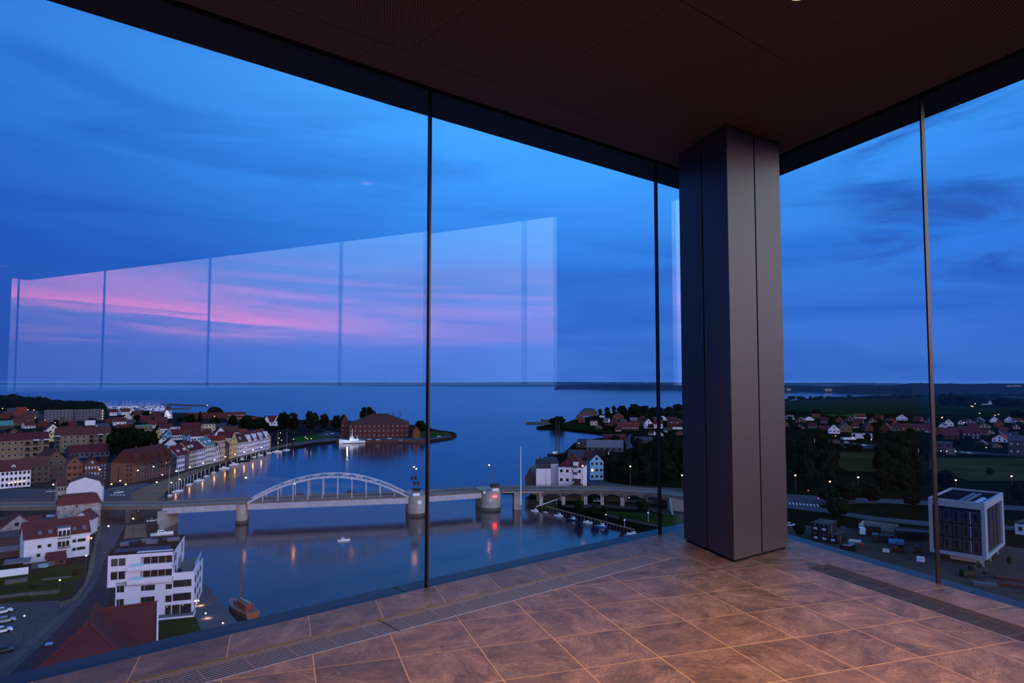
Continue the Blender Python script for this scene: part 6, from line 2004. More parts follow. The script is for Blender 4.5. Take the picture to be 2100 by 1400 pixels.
def add_site():
    # stacked site cabins
    o, rz = frame_at(1664, 1108, 134)
    dx = az2(134); dy = az2(44)
    n = 0
    for lv, xs in ((0, (0, 1, 2)), (1, (0, 1))):
        for i in xs:
            lb = (('lower dark site cabin at the tree end of the stack', 'lower dark site cabin in the middle of the stack', 'lower dark site cabin at the open end of the stack'), ('upper dark site cabin at the tree end of the stack', 'upper dark site cabin with bright gable window'))[lv][i]
            p = o + Vector((dx.x, dx.y, 0)) * (3.05 * i) + Vector((0, 0, 0.12 + lv * 3.35))
            t = thing('site_cabin', lb, 'cabin', p, rz, 'stacked site cabins')
            MB().b2(0.02, 3.0, 0, 9.5, 0, 3.3).obj('body', 'site_box', t)
            MB().b2(0.0, 3.02, -.04, 9.54, 3.22, 3.32).obj('roof_rim', 'wall_dark', t)
            MB().b2(.9, 2.3, -.06, 0, .9, 1.7).obj('window', 'win_pale', t)
            MB().b2(.1, .2, -.05, 0, .1, 3.2).obj('corner_post', 'wall_dark', t)
            MB().b2(1.2, 1.8, -.06, 0, 2.7, 2.85).obj('sign', 'frame_white', t)
            if i == xs[-1]: MB().b2(3.0, 3.05, 3.0, 3.9, .1, 2.4).obj('door', 'wall_grey', t)
    o, rz = frame_at(1722, 1126, 134)
    t = thing('skip', 'open grey rubble skip below the site cabins', 'skip', o + Vector((0, 0, .1)), rz)
    MB().b2(0, 5, 0, .15, 0, 1.6).b2(0, 5, 2.2, 2.35, 0, 1.6).b2(0, .15, 0, 2.35, 0, 1.6).b2(4.85, 5, 0, 2.35, 0, 1.6).b2(0, 5, 0, 2.35, 0, .2).obj('box', 'site_box', t)
    MB().box((2, 1.2, 1.5), (3.4, .5, .12), .5).obj('board', 'frame_white', t)
    # concrete retaining walls
    for a, b, lb in (((1762, 1092), (1771, 1083), 'short pale retaining wall by the lorries'), ((1771, 1083), (1842, 1092), 'long pale retaining wall on the building site')):
        p, q = W(*a, ZG), W(*b, ZG)
        tag(MB().beam((p.x, p.y, ZG + 1.6), (q.x, q.y, ZG + 1.6), .5, 3.1).obj('retaining_wall', 'concrete'), lb, 'wall')
    # lorries, tank, shed
    for u, v, lb, lift in ((1784, 1099, 'site lorry with tall pale cab by the retaining wall', 3.0), (1812, 1112, 'site lorry with low dark load before the wall', 1.8)):
        p = W(u, v, ZG) + Vector((0, 0, .1))
        t = thing('lorry', lb, 'lorry', p, facing(u, -10), 'lorries on the building site')
        MB().b2(-3.6, -1.6, -1.2, 1.2, .6, 3.0).obj('cab', 'car_white' if lift > 2 else 'car_black', t)
        MB().b2(-3.65, -3.5, -1.0, 1.0, 1.8, 2.7).obj('windscreen', 'win_dark', t)
        MB().b2(-1.4, 3.6, -1.25, 1.25, .8, .8 + lift).obj('load_box', 'site_box', t)
        for x in (-2.6, .8, 2.4):
            for y in (-1.0, 1.0): MB().tube((x, y - .15, .5), (x, y + .15, .5), .5, .5, 10).obj('wheel', 'tyre', t)
    p = W(1838, 1119, ZG) + Vector((0, 0, .1))
    t = thing('water_tank', 'rounded blue site tank on skids', 'tank', p, facing(1831, -8))
    m = MB(); pr = [(1.1 * cos(2 * pi * i / 14), 1.25 + 1.1 * sin(2 * pi * i / 14)) for i in range(14)]
    m.xprism(pr, -2.4, 2.4).obj('barrel', 'tank_blue', t); MB().b2(-2.2, 2.2, -.7, .7, 0, .3).obj('skid', 'site_box', t); MB().lathe([(.35, 2.3), (.35, 2.6)], 10).obj('hatch', 'tank_blue', t)
    house(1873, 1110, 60, 17, 1.2, 'dark', 'slate', 'long dark open fronted shed beside the cube', 'flat', (7, 1), d=7, yaw=-8, name='site_shed', cat='shed', wsz=(1.3, 1.8))
    # excavators
    for u, v, s_, rot, lb in ((1843, 1133, 1.0, 20, 'dark excavator with folded arm on the gravel'), (1882, 1134, .8, 70, 'small excavator digging near the cube'), (1985, 1183, 1.1, -30, 'yellow excavator with long arm at the edge of the dig')):
        p = W(u, v, ZG) + Vector((0, 0, .1))
        t = thing('excavator', lb, 'excavator', p, facing(u, rot), 'excavators on the building site'); t.scale = (s_,) * 3
        for y in (-.9, .9): MB().xprism([(y - .3, 0), (y + .3, 0), (y + .3, .8), (y - .3, .8)], -1.7, 1.7).obj('track', 'tyre', t)
        MB().b2(-1.6, 1.2, -1.1, 1.1, .85, 1.9).obj('body', 'machine', t)
        MB().b2(.1, 1.2, -1.05, 0, 1.9, 3.0).obj('cab', 'win_dark', t)
        MB().beam((1.0, .4, 1.6), (3.2, .4, 4.2), .4, .5).obj('boom', 'machine', t)
        MB().beam((3.2, .4, 4.2), (5.0, .4, 1.4), .3, .4).obj('arm', 'machine', t)
        MB().b2(4.5, 5.5, -.1, .9, .5, 1.4).obj('bucket', 'site_box', t)
    # stacked timber, rubble, barriers
    for i, (u, v, w, h, d, m, rot, lb) in enumerate(((2020, 1201, 6, .8, 3, 'wall_grey', -8, 'pale stack of slabs by the red boards'), (2075, 1202, 13, .8, 3, 'wall_brick', -8, 'long stack of red boards on the site'), (2085, 1190, 11, .7, 2.5, 'wall_brick', -8, 'shorter stack of red boards behind the long one'),
                                                     (1753, 1111, 4, .6, 2.5, 'wall_pale', 10, 'heap of planks behind the cabins'), (1745, 1120, 1.6, 1.1, 1.6, 'tank_blue', 30, 'blue tarpaulin bundle on the site'), (1769, 1121, 1.2, 1.2, 1.2, 'car_red', 0, 'small red fuel drum crate on the gravel'),
                                                     (1817, 1132, 2.0, 1.0, 1.6, 'wall_pale', 10, 'pale crate near the excavator'), (1888, 1151, 2.2, 1.5, 1.4, 'wall_lav', 10, 'white barrel cage on the gravel'), (1729, 1085, 1.8, 1.0, 1.2, 'wall_grey', 10, 'grey pallet of blocks behind the cabins'))):
        p = W(u, v, ZG) + Vector((0, 0, .1))
        t = thing('material_stack', lb, 'stack', p, facing(u, rot))
        n = 4
        for j in range(n): MB().b2(-w / 2 + .03 * j, w / 2 - .02 * j, -d / 2, d / 2, h * j / n, h * (j + .86) / n).obj('layer', m, t)


add_site()

# ------------------------------------------------------------------ castle ship, tall ship, harbour boats
def add_ship():
    p = W(722, 908.5, ZW); k = PX(p)
    t = thing('castle_ship', 'white naval ship with floodlit bow and mast moored below the castle', 'ship', p, facing(722, -4) + pi)
    L = 52 * k
    hull(L, 5.4, 2.4, 11, .9).obj('hull', 'hull_white', t)
    MB().b2(-L * .48, L * .36, -2.7, 2.7, -.1, .5).obj('waterline', 'hull_black', t)
    MB().b2(-L * .25, L * .10, -1.8, 1.8, 2.3, 4.4).obj('superstructure', 'hull_white', t)
    MB().b2(-L * .06, L * .09, -1.6, 1.6, 4.4, 6.6).obj('bridge_house', 'hull_white', t); MB().b2(-L * .065, L * .095, -1.65, 1.65, 5.4, 6.1).obj('bridge_window', 'win_dark', t)
    m = MB().tube((0, 0, 6.6), (0, 0, 14), .35, .2, 6); m.beam((0, -1.5, 11), (0, 1.5, 11), .2, .2); m.obj('mast', 'hull_white', t)
    MB().tube((-L * .2, 0, 4.4), (-L * .2, 0, 7.6), .7, .6, 8).obj('funnel', 'hull_grey', t); MB().tube((L * .06, 0, 6.6), (L * .06, 0, 10), .12, .1, 5).obj('aerial', 'mast', t)
    MB().beam((-L * .45, -2, 3.6), (-L * .12, -2, 3.6), .15, .15).obj('rail', 'hull_white', t)
    # floodlight hanging off the ship's side, without a lamp body
    ld = bpy.data.lights.new('floodlight', 'POINT'); ld.energy = 1600; ld.color = (.85, .88, 1); ld.shadow_soft_size = .6
    lo = bpy.data.objects.new('floodlight', ld); col.objects.link(lo); lo.parent = t; lo.location = (L * .2, 7, 6)


add_ship()


def add_tall_ship():
    p = W(1143, 936, ZW); k = PX(p)
    t = thing('tall_ship', 'dark two masted sailing ship with rigging at the inlet quay', 'ship', p, facing(1143, 0) + R(25))
    L = 40 * k
    hull(L, 6, 2.6, 9, .5).obj('hull', 'hull_black', t)
    MB().b2(-L * .3, -L * .05, -1.6, 1.6, 2.5, 4.2).obj('deckhouse', 'hull_white', t)
    for x, h in ((-.06, 76), (.10, 72)):
        m = MB().tube((L * x, 0, 2), (L * x, 0, h * k), .42, .2, 6); m.tube((L * x, -3.2, h * k * .55), (L * x, 3.2, h * k * .55), .15, .15, 5)
        mo = m.obj('mast', 'mast_wood', t)
        r_ = MB()
        for y in (-2.6, 2.6):
            for q in (-.10, -.05, .03): r_.tube((L * x, 0, h * k * .85), (L * (x + q), y, 2.3), .07, .07, 3)
        for q in (-.38, .45): r_.tube((L * x, 0, h * k * .9), (L * q, 0, 2.6), .07, .07, 3)
        r_.obj('rigging', 'pole_dark', mo)
    MB().tube((L * .48, 0, 3.2), (L * .66, 0, 4.6), .25, .12, 5).obj('bowsprit', 'mast_wood', t)


add_tall_ship()


def add_ketch():
    p = W(492, 1252, ZW); k = PX(p)
    bw = W(470, 1239, ZW) - W(519, 1268, ZW)
    p = (W(470, 1239, ZW) + W(519, 1268, ZW)) / 2
    t = thing('wooden_ketch', 'old wooden sailing boat with rust red deckhouse and tall mast at the quay', 'boat', p, math.atan2(bw.y, bw.x))
    L = max(11.0, bw.length)
    hull(L, 4.6, 1.5, 10, .3).obj('hull', 'hull_rust', t)
    MB().b2(-L * .46, L * .30, -1.5, 1.5, 1.45, 1.56).obj('deck', 'timber', t)
    MB().b2(-L * .36, -L * .02, -1.1, 1.1, 1.55, 3.0).obj('deckhouse', 'hull_redhull', t); MB().b2(-L * .37, -L * .01, -1.2, 1.2, 3.0, 3.15).obj('deckhouse_roof', 'timber', t)
    for x in (-.28, -.18, -.08): MB().b2(L * x - .25, L * x + .25, -1.13, -1.08, 2.1, 2.6).obj('deckhouse_window', 'win_dark', t)
    MB().b2(L * .06, L * .2, -.8, .8, 1.55, 2.2).obj('hatch', 'timber', t)
    mo = MB().tube((L * .04, 0, 1.4), (L * .04, 0, 17.5), .26, .16, 7).obj('mast', 'mast_wood', t)
    MB().tube((L * .03, 0, 3.4), (-L * .42, .3, 3.7), .13, .12, 6).obj('boom', 'mast', mo)
    r_ = MB()
    for y in (-1.8, 1.8): r_.tube((L * .04, 0, 13.5), (L * .02, y, 1.6), .025, .025, 3)
    r_.tube((L * .04, 0, 15.5), (L * .6, 0, 2.2), .025, .025, 3); r_.obj('rigging', 'pole_dark', mo)
    MB().tube((L * .46, 0, 1.8), (L * .64, 0, 2.5), .12, .07, 6).obj('bowsprit', 'mast_wood', t)


add_ketch()
for r_ in ((345, 1017, 17, 25, 'small white sloop moored first beside the bridge', 'sail', 62), (364, 1008, 24, 25, 'large white sailing yacht with tilted mast on the harbour quay', 'sail', 66), (388, 994, 14, 30, 'small white yacht behind the large one', 'sail', 0),
           (408, 986, 21, 22, 'white cabin cruiser moored alone on the harbour quay', 'motor', 0), (423, 977, 10, 25, 'little white dinghy between two cruisers', 'open', 0), (439, 970, 15, 60, 'white flybridge cruiser with bow to the viewer', 'motor', 0),
           (460, 961, 22, 22, 'broad white motor yacht with dark windows', 'motor', 0), (480, 953, 21, 24, 'white motor yacht with blue canopy and tall cabin', 'motor', 0), (521, 937, 9, 20, 'small white launch beside the yellow lamp', 'motor', 0), (532, 934, 16, 20, 'white cruiser with dark windows at the bend of the quay', 'motor', 0),
           (548, 929.5, 17, 14, 'low white sailing boat at the bend of the quay', 'sail', 32), (568, 926.5, 20, 8, 'long slim white sailing boat near the castle lawn', 'sail', 40), (587, 923, 14, 10, 'white sloop with tall mast near the castle lawn', 'sail', 36)):
    u, v, L, rot, lb, kd, ms = r_
    boat(u, v, L, rot, lb, kd, mast=ms, group='boats along the harbour quay')
boat(500, 945, 24, 20, 'dark hulled old workboat among white yachts', 'fisher', 'black', group='boats along the harbour quay')
boat(705, 1109, 25, 8, 'white motor boat with dinghy alone in mid harbour', 'motor', group='boats under way')
boat(1096, 1048, 16, 160, 'white fishing boat at the head of the jetty', 'fisher', 'white', group='boats at the jetty')
boat(1118, 1052, 10, 150, 'small grey rowing boat at the jetty', 'open', 'grey', group='boats at the jetty')
boat(1145, 1058, 18, 160, 'white fishing boat with red cabin trim at the jetty', 'fisher', 'white', group='boats at the jetty')
boat(1173, 1066, 21, 150, 'dark workboat with white rail at the jetty', 'fisher', 'navy', group='boats at the jetty')
boat(1205, 1072, 20, 158, 'open white boat with green cover at the jetty', 'open', 'white', group='boats at the jetty')
boat(1232, 1080, 24, 160, 'blue cutter with white wheelhouse at the jetty', 'fisher', 'blue', group='boats at the jetty')
boat(1298, 1096, 26, 172, 'white cabin boat with blue roof at the end of the jetty', 'motor', 'white', group='boats at the jetty')
boat(860, 905.5, 14, 5, 'small white boat at the castle quay end', 'motor', group='boats along the harbour quay')
boat(332, 1096, 42, 4, 'white speedboat with blue canopy in the basin', 'motor', 'white', group='boats in the basin', name='speedboat')

# jetty with posts
for i, (a, b, lb) in enumerate((((1108, 1040), (1205, 1066), 'narrow timber jetty where the fishing boats lie'), ((1207, 1066.6), (1300, 1092), 'timber jetty on dark posts near the cabin boat'))):
    p, q = W(*a, ZW), W(*b, ZW)
    o = Vector((p.x, p.y, ZW))
    t = thing('jetty', lb, 'jetty', o)
    d = q - p
    MB().beam((0, 0, 1.2), (d.x, d.y, 1.2), 1.3, .25).obj('walkway', 'timber', t)
    for j in range(14):
        c = d * ((j + .5) / 14); n = Vector((-d.y, d.x, 0)).normalized()
        MB().tube(c - n * .7 + Vector((0, 0, -1.5)), c - n * .7 + Vector((0, 0, 2.0)), .16, .14, 6).obj('post', 'timber', t)
p, q = W(1118, 1046, ZW), W(1124, 1038, ZW)
t_ = thing('gangway', 'white jetty gangway beside the viaduct', 'gangway', W(1112, 1044, ZW))
MB().beam((-3, 0, 1.2), (7.5, 1.5, 4.6), 1.0, .2).obj('ramp', 'white_paint', t_); MB().tube((0, 0, -1), (0, 0, 2.2), .2, .2, 6).obj('post', 'timber', t_); MB().tube((7, 1.4, -1), (7, 1.4, 4.4), .2, .2, 6).obj('post', 'tank_blue', t_)
# mooring posts on the town quay
QL = [(350, 1007), (372, 994), (398, 981.5), (432, 967), (482, 948), (522, 936), (552, 928)]
for i in range(26):
    q = i / 25 * (len(QL) - 1.001); j = int(q); q -= j
    u, v = (QL[j][e] + (QL[j + 1][e] - QL[j][e]) * q for e in (0, 1))
    p = W(u + 1, v + .8, ZW)
    o = MB().tube((0, 0, -2), (0, 0, 3.0), .16, .15, 6).lathe([(.2, 2.4), (.22, 3.1), (.05, 3.3)], 6).obj('mooring_post', 'pole_white'); o.location = p
    tag(o, 'white topped mooring post along the harbour quay', 'post', 'mooring posts on the harbour quay')

# ------------------------------------------------------------------ trees
tg = 'trees of the dark clump by the apartment blocks'
rng = random.Random(9)
for u, v, w, h in ((236, 938, 30, 56), (256, 934, 32, 60), (278, 928, 34, 52), (300, 925, 30, 44), (318, 930, 24, 36), (240, 912, 30, 38), (266, 905, 34, 32), (290, 904, 30, 28), (226, 925, 18, 40), (312, 912, 26, 30)):
    tree(u, v, w, h, 'dark broad tree in the clump behind the brick flats', rng.choice([0, 1, 3]), group=tg, trunk=.08)
for u, v, w, h, lb in ((580, 888, 26, 46, 'round dark tree beside the white villa'), (600, 890, 28, 46, 'broad dark tree at the top of the castle lawn'), (638, 886, 32, 46, 'tall round tree on the castle lawn'), (664, 884, 20, 38, 'narrow dark tree near the castle car park'),
                       (690, 884, 24, 34, 'russet tinted tree before the castle tower'), (704, 880, 14, 32, 'slim tree beside the castle tower'), (752, 866, 36, 33, 'great tree rising behind the castle roof'), (862, 890, 26, 30, 'round tree on the castle point'), (878, 888, 16, 14, 'low bush on the castle point'),
                       (543, 884, 20, 20, 'low round tree under the white villa'), (560, 886, 26, 14, 'spreading shrub below the white villa'), (506, 886, 30, 36, 'wide dark tree behind the harbour street'), (530, 892, 34, 38, 'dark tree above the lilac terrace'), (478, 876, 20, 26, 'dark tree beside the brick school'),
                       (410, 872, 14, 30, 'pointed conifer among the roofs'), (368, 866, 14, 12, 'dark tree beside the mill'), (318, 868, 18, 14, 'dark tree below the marina'), (390, 870, 24, 22, 'dark tree before the barracks'), (300, 860, 22, 20, 'dark tree near the grey flats'), (440, 876, 24, 22, 'dark tree behind the cream cube house')):
    tree(u, v, w, h, lb, 5 if 'conifer' in lb else rng.choice([0, 1, 3]), trunk=.12, group='castle and town trees')
bg = 'trees of the steep wooded bank'
for i in range(46):
    u = rng.uniform(1242, 1408); q = rng.random()
    lo = 996 - max(0, (1290 - u)) * .2
    v = 935 + (lo - 935) * q if u > 1290 else 965 + (lo - 965) * q
    tree(u, v, rng.uniform(24, 38), rng.uniform(34, 52), 'dense dark tree on the wooded bank above the viaduct', rng.choice([0, 1, 2, 3]), group=bg, trunk=.06, weak=True)
for u, v, w, h, k in ((1330, 985, 44, 40, 4), (1375, 984, 44, 44, 4), (1352, 968, 40, 44, 4)):
    tree(u, v, w, h, 'lighter green leafy tree on the wooded bank', k, group='lighter trees on the wooded bank', trunk=.06)
for u, v, w, h, lb in ((1318, 1063, 28, 44, 'young round tree with clear stem by the viaduct'),):
    tree(u, v, w, h, lb, 4, trunk=.26)
for u, v, w, h, lb in ((1187, 1054, 20, 32, 'leafy shrub tree at the start of the bank'), (1220, 1058, 18, 24, 'leafy shrub tree in the middle of the bank'), (1240, 1058, 20, 22, 'spreading shrub tree beside the jetty lamp'), (1275, 1071, 12, 18, 'small shrub tree by the round sign')):
    tree(u, v, w, h, lb, 4, trunk=.06, group='shrub trees on the bank')
hg = 'trees on the hill above the inlet'
for u, v, w, h in ((1143, 873, 36, 21), (1231, 852, 9, 15), (1245, 850, 11, 17), (1259, 848, 9, 18), (1248, 856, 18, 14), (1275, 850, 22, 20), (1300, 851, 30, 24), (1322, 850, 26, 20), (1338, 848, 18, 14), (1350, 845, 20, 12), (1372, 846, 18, 14), (1390, 842, 22, 15), (1285, 858, 18, 12), (1330, 858, 26, 12), (1360, 856, 24, 12), (1310, 858, 22, 12), (1262, 905, 18, 14), (1283, 898, 14, 16)):
    tree(u, v, w, h, 'dark tree on the hill above the inlet', rng.choice([0, 1, 3]), group=hg, trunk=.05)
# right hand side: two great dark clumps and the avenue
for i in range(26):
    u = rng.uniform(1612, 1712); v = 930 + (1006 - 930) * rng.random()
    if u > 1690: v = max(v, 960)
    tree(u, v, rng.uniform(26, 44), rng.uniform(40, 62), 'tall dark tree in the clump beside the column', rng.choice([0, 1, 2, 3]), group='dark clump beside the column', trunk=.06, weak=True)
for i in range(24):
    u = rng.uniform(1806, 1905); v = 945 + (1012 - 945) * rng.random()
    tree(u, v, rng.uniform(28, 46), rng.uniform(44, 68), 'tall dark tree in the clump by the meadow', rng.choice([0, 1, 2, 3]), group='dark clump by the meadow', trunk=.06, weak=True)
for u, v, w, h, k, lb in ((1845, 935, 60, 52, 0, 'largest dark oak standing before the brick terrace'), (1700, 1033, 44, 40, 0, 'dark round tree at the road junction'), (1740, 1030, 52, 48, 1, 'broad dark tree overhanging the main road'), (1790, 1034, 48, 44, 3, 'dark tree with low boughs over the main road'), (1716, 1062, 46, 44, 4, 'lighter bushy tree beside the slip road'), (1732, 1060, 34, 40, 4, 'small lighter tree behind the bushy one'),
                          (1640, 1100, 26, 30, 4, 'small bushy tree beside the site cabins'), (1945, 1006, 46, 44, 1, 'round dark tree on the meadow behind the cube'), (2030, 975, 14, 18, 0, 'single small tree on the meadow'), (1870, 1040, 40, 34, 2, 'dark roadside tree before the cube'), (2086, 1030, 30, 44, 2, 'dark tree behind the cube'),
                          (1760, 926, 22, 16, 3, 'low dark shrub before the bungalow'), (1780, 905, 16, 18, 3, 'dark shrub against the white bungalow'), (1715, 922, 30, 14, 3, 'dark hedge tree below the garages'), (1745, 921, 30, 12, 1, 'low hedge bush along the meadow'), (1800, 900, 20, 22, 0, 'dark garden tree beside the bungalow'), (2070, 1160, 10, 22, 2, 'slim young tree behind the cube')):
    tree(u, v, w, h, lb, k, trunk=.1)
fg = 'field hedge trees'
for i in range(58):
    u = 1612 + (2110 - 1612) * i / 57.0
    vt = 818.5 - (u - 1610) * .015
    tree(u + rng.uniform(-3, 3), vt + rng.uniform(1, 3.5), rng.uniform(9, 17), rng.uniform(4, 9.5), 'dark hedge tree along the shore field', rng.choice([0, 1, 3]), group=fg, trunk=.02)
for u, v, w, h in ((1937, 831, 26, 26), (1950, 831, 26, 28), (1965, 831, 30, 22), (1982, 832, 26, 20), (1998, 830, 24, 16), (2012, 829, 20, 16), (2046, 832, 24, 14), (2062, 834, 34, 20), (2085, 835, 34, 18)):
    tree(u, v, w, h, 'dark tree in the copse by the distant farm', rng.choice([0, 1, 3]), group='copse by the distant farm', trunk=.03)
for i in range(64):
    u = rng.uniform(1612, 2110); v = rng.uniform(850, 916)
    if 1700 < u < 1800 and v > 880: continue
    tree(u, v, rng.uniform(10, 22), rng.uniform(7, 14), 'dark garden tree among the suburban houses', rng.choice([0, 1, 3]), group='suburban garden trees', trunk=.04, weak=True)
for i in range(22):
    u = rng.uniform(0, 330); v = rng.uniform(858, 905)
    tree(u, v, rng.uniform(10, 20), rng.uniform(9, 15), 'dark garden tree among the old town roofs', rng.choice([0, 1, 3]), group='old town garden trees', trunk=.04, weak=True)
for i in range(16):
    u = rng.uniform(1235, 1400); v = rng.uniform(862, 905)
    tree(u, v, rng.uniform(10, 18), rng.uniform(7, 12), 'dark garden tree among the hillside houses', rng.choice([0, 1, 3]), group='hillside garden trees', trunk=.04, weak=True)
for u, v, w, h, lb in ((30, 1170, 40, 12, 'low shrub bed behind the garden wall'), (150, 1130, 12, 10, 'small shrub on the house terrace'), (70, 1206, 20, 7, 'low shrub on the lawn by the square'), (28, 1162, 24, 8, 'dark shrub beside the lean-to'), (155, 1180, 14, 14, 'dark bush at the street corner'), (30, 1042, 40, 12, 'dark bush below the bridge approach')):
    tree(u, v, w, h, lb, 0, trunk=.02, name='shrub')
# wood on the far left hill: crowns without number
fo = MB(); rng = random.Random(77)
sil = [(-160, 800), (0, 807), (22, 804.5), (33, 807.5), (60, 811), (95, 813), (110, 815), (140, 820.5), (150, 818.5), (165, 820), (180, 825), (200, 832), (210, 838)]
def sil_at(u):
    for (a, va), (b, vb) in zip(sil, sil[1:]):
        if a <= u <= b: return va + (vb - va) * (u - a) / (b - a)
    return 838
for i in range(640):
    u = rng.uniform(-150, 208); top = sil_at(u)
    q = rng.random() ** 1.4
    base = W(u, 842 - 8 * q, ZG); k = PX(base)
    h = (842 - 8 * q - top) * k * (1 - .62 * (1 - q)) - 4
    r = rng.uniform(7, 12)
    fo.blob((base.x, base.y, ZG + max(3, h - r * .8)), (r, r, r), 1, .25, rng)
    if h > 18: fo.blob((base.x, base.y - 3, ZG + h * .45), (r, r, r * 1.3), 1, .25, rng)
tag(fo.obj('hill_wood', 'foliage'), 'dense dark wood covering the hill left of the marina', 'wood', kind='stuff')

# ------------------------------------------------------------------ street lamps and small lights
for u, vh, vb, lb in ((389, 957, 974, 'first from the brick terrace'), (416, 949, 964, 'by the white harbour house'), (440, 942, 956, 'by the ornate pale house'), (462, 936, 949, 'by the cream tower house'), (482, 931, 943, 'by the spire gable'), (501, 926, 938, 'by the shop house'), (519, 922, 933, 'by the white terrace'), (536, 917, 928, 'by the lilac terrace')):
    lamp(u, vh, vb, f'glowing street lamp on the harbour street, {lb}', r=2.6, group='harbour street lamps')
for u, vh, vb, lb in ((332, 973, 1002, 'lamp on a tall pole before the brick terrace'), (351, 989, 1008, 'low lamp among the mooring posts'), (361, 965, 984, 'lamp behind the yacht masts'), (368, 982, 1000, 'lamp beside the large yacht'), (321, 988, 1004, 'reddish lamp near the boat trailer yard'), (257, 992.5, 1014, 'white lamp at the harbour junction'), (228, 992, 1010, 'lamp at the corner of the orange end wall'), (240, 960, 984, 'lamp on the orange end wall'),
                      (150, 958.5, 990, 'lamp before the orange brick gable'), (203, 962.5, 998, 'lamp before the red brick flats'), (108, 993, 1026, 'lamp on the asphalt yard'), (133, 988, 1020, 'lamp beside the gambrel gable'), (314, 956, 985, 'lamp before the long brick terrace'), (282, 964, 990, 'lamp at the near end of the brick terrace'), (246, 985, 1000, 'small lamp by the junction')):
    lamp(u, vh, vb, lb + ' glowing amber', r=2.6, group='lamps of the harbour head')
for u, vh, vb, lb in ((222, 1078, 1094, 'low round street lamp above the wet street'), (272, 1063, 1098, 'twin lantern post on the quay yard'), (186, 1103, 1138, 'wall lantern beside the maroon roofed house'), (175.5, 1139, 1178, 'lantern post at the street corner'), (122, 1189, 1208, 'lantern post on the lawn'), (48, 1263, 1313, 'tall lantern post on the cobbled square')):
    lamp(u, vh, vb, lb, 'white_lamp' if u < 180 else 'amber', r=3.0, group='lantern posts by the square')
for u, vh, vb, lb in ((404, 1212, 1222, 'lit bollard lamp at the corner of the apartment house'), (407, 1231, 1242, 'second lit bollard lamp on the promenade'), (421.5, 1257, 1268, 'lit bollard lamp before the wooden ketch'), (457, 1277, 1288, 'lit bollard lamp at the foot of the glass')):
    t_ = lamp(u, vh, vb, lb, 'bollard', r=2.6, name='bollard_lamp', group='promenade bollards')
    ld = bpy.data.lights.new('bollard_light', 'SPOT'); ld.energy = 900; ld.color = (1, .55, .25); ld.spot_size = R(110); ld.spot_blend = 1.0; ld.shadow_soft_size = .1
    lo = bpy.data.objects.new('bollard_light', ld); col.objects.link(lo); lo.parent = t_; lo.location = (.45, -.35, 1.25)
# bridge lamps (they stand on the deck)
for u, vh, vb, lb, on in ((503.5, 979, 1020, 'tall lit lamp on the bridge pier before the arch', True), (493, 984, 1020, 'unlit lamp column beside the lit one on the bridge', False), (1003, 953, 1001, 'lit lamp column on the eastern bascule pier', True), (1013, 957, 1001, 'unlit lamp column on the eastern bascule pier', False), (1120, 965, 1003, 'slim unlit lamp on the viaduct before the white wall', False),
                          (1293, 956, 1004, 'twin lit lamp on the viaduct before the trees', True), (1195, 955, 1003, 'lit lamp beside the white corner house', True), (1399, 974, 1008, 'lit lamp on the viaduct beside the column', True)):
    lamp(u, vh, vb, lb, 'amber', r=3.0, z=ZD, pole='pole_rust', group='bridge lamps', on=on)
for u, vh, vs, vb, lb in ((848.5, 957, 980, 1012, 'bridge signal mast with square dark boards and lit lamp'), (853.5, 961, 991, 1014, 'second bridge signal mast with dark boards on the pier')):
    t_ = lamp(u, vh, vb, lb, 'amber', r=3.0, z=ZD, name='signal_mast', group='signal masts')
    p_ = W(u, vb, ZD); k_ = PX(p_)
    for x in (-4.0, 4.0): MB().b2((x - 2) * k_, (x + 2) * k_, -.3, .1, (vb - vs - 4) * k_, (vb - vs + 4) * k_).obj('signal_board', 'dark_sign', t_)
    MB().b2(-2.6 * k_, 2.6 * k_, -.2, .2, (vb - vs - 1) * k_, (vb - vs + 1) * k_).obj('board_arm', 'pole_dark', t_)
p_ = W(1068, 1008, ZD); k_ = PX(p_)
t_ = thing('flag_pole', 'tall bare white flagpole beside the bridge', 'flagpole', p_ + Vector((0, 0, -6)))
MB().tube((0, -1, 0), (0, -1, 94 * k_ + 6), .32, .16, 8).obj('pole', 'pole_white', t_); MB().lathe([(.05, 94 * k_ + 5.9), (.3, 94 * k_ + 6.2), (.05, 94 * k_ + 6.5)], 8, (0, -1)).obj('finial', 'pole_dark', t_)
for u, vh, vb, lb in ((1632, 974, 1012, 'lamp on a tall pole beside the column'), (1761, 978, 1011, 'lamp on a tall pole between the dark clumps'), (1703, 987, 1026, 'bright lamp over the road junction'), (1961.5, 984, 1020, 'lamp over the road behind the cube'), (2076, 976, 1010, 'bright lamp on the meadow edge behind the cube')):
    lamp(u, vh, vb, lb, r=3.2, pole='pole_rust', group='main road lamps')
for u, v, vb, lb in ((1658, 1005.5, 1022, 'red traffic light on the far side of the junction'), (1679, 1021.5, 1035, 'red traffic light before the dark tree')):
    lamp(u, v, vb, lb, 'red_light', r=1.8, name='traffic_light', group='red traffic lights')
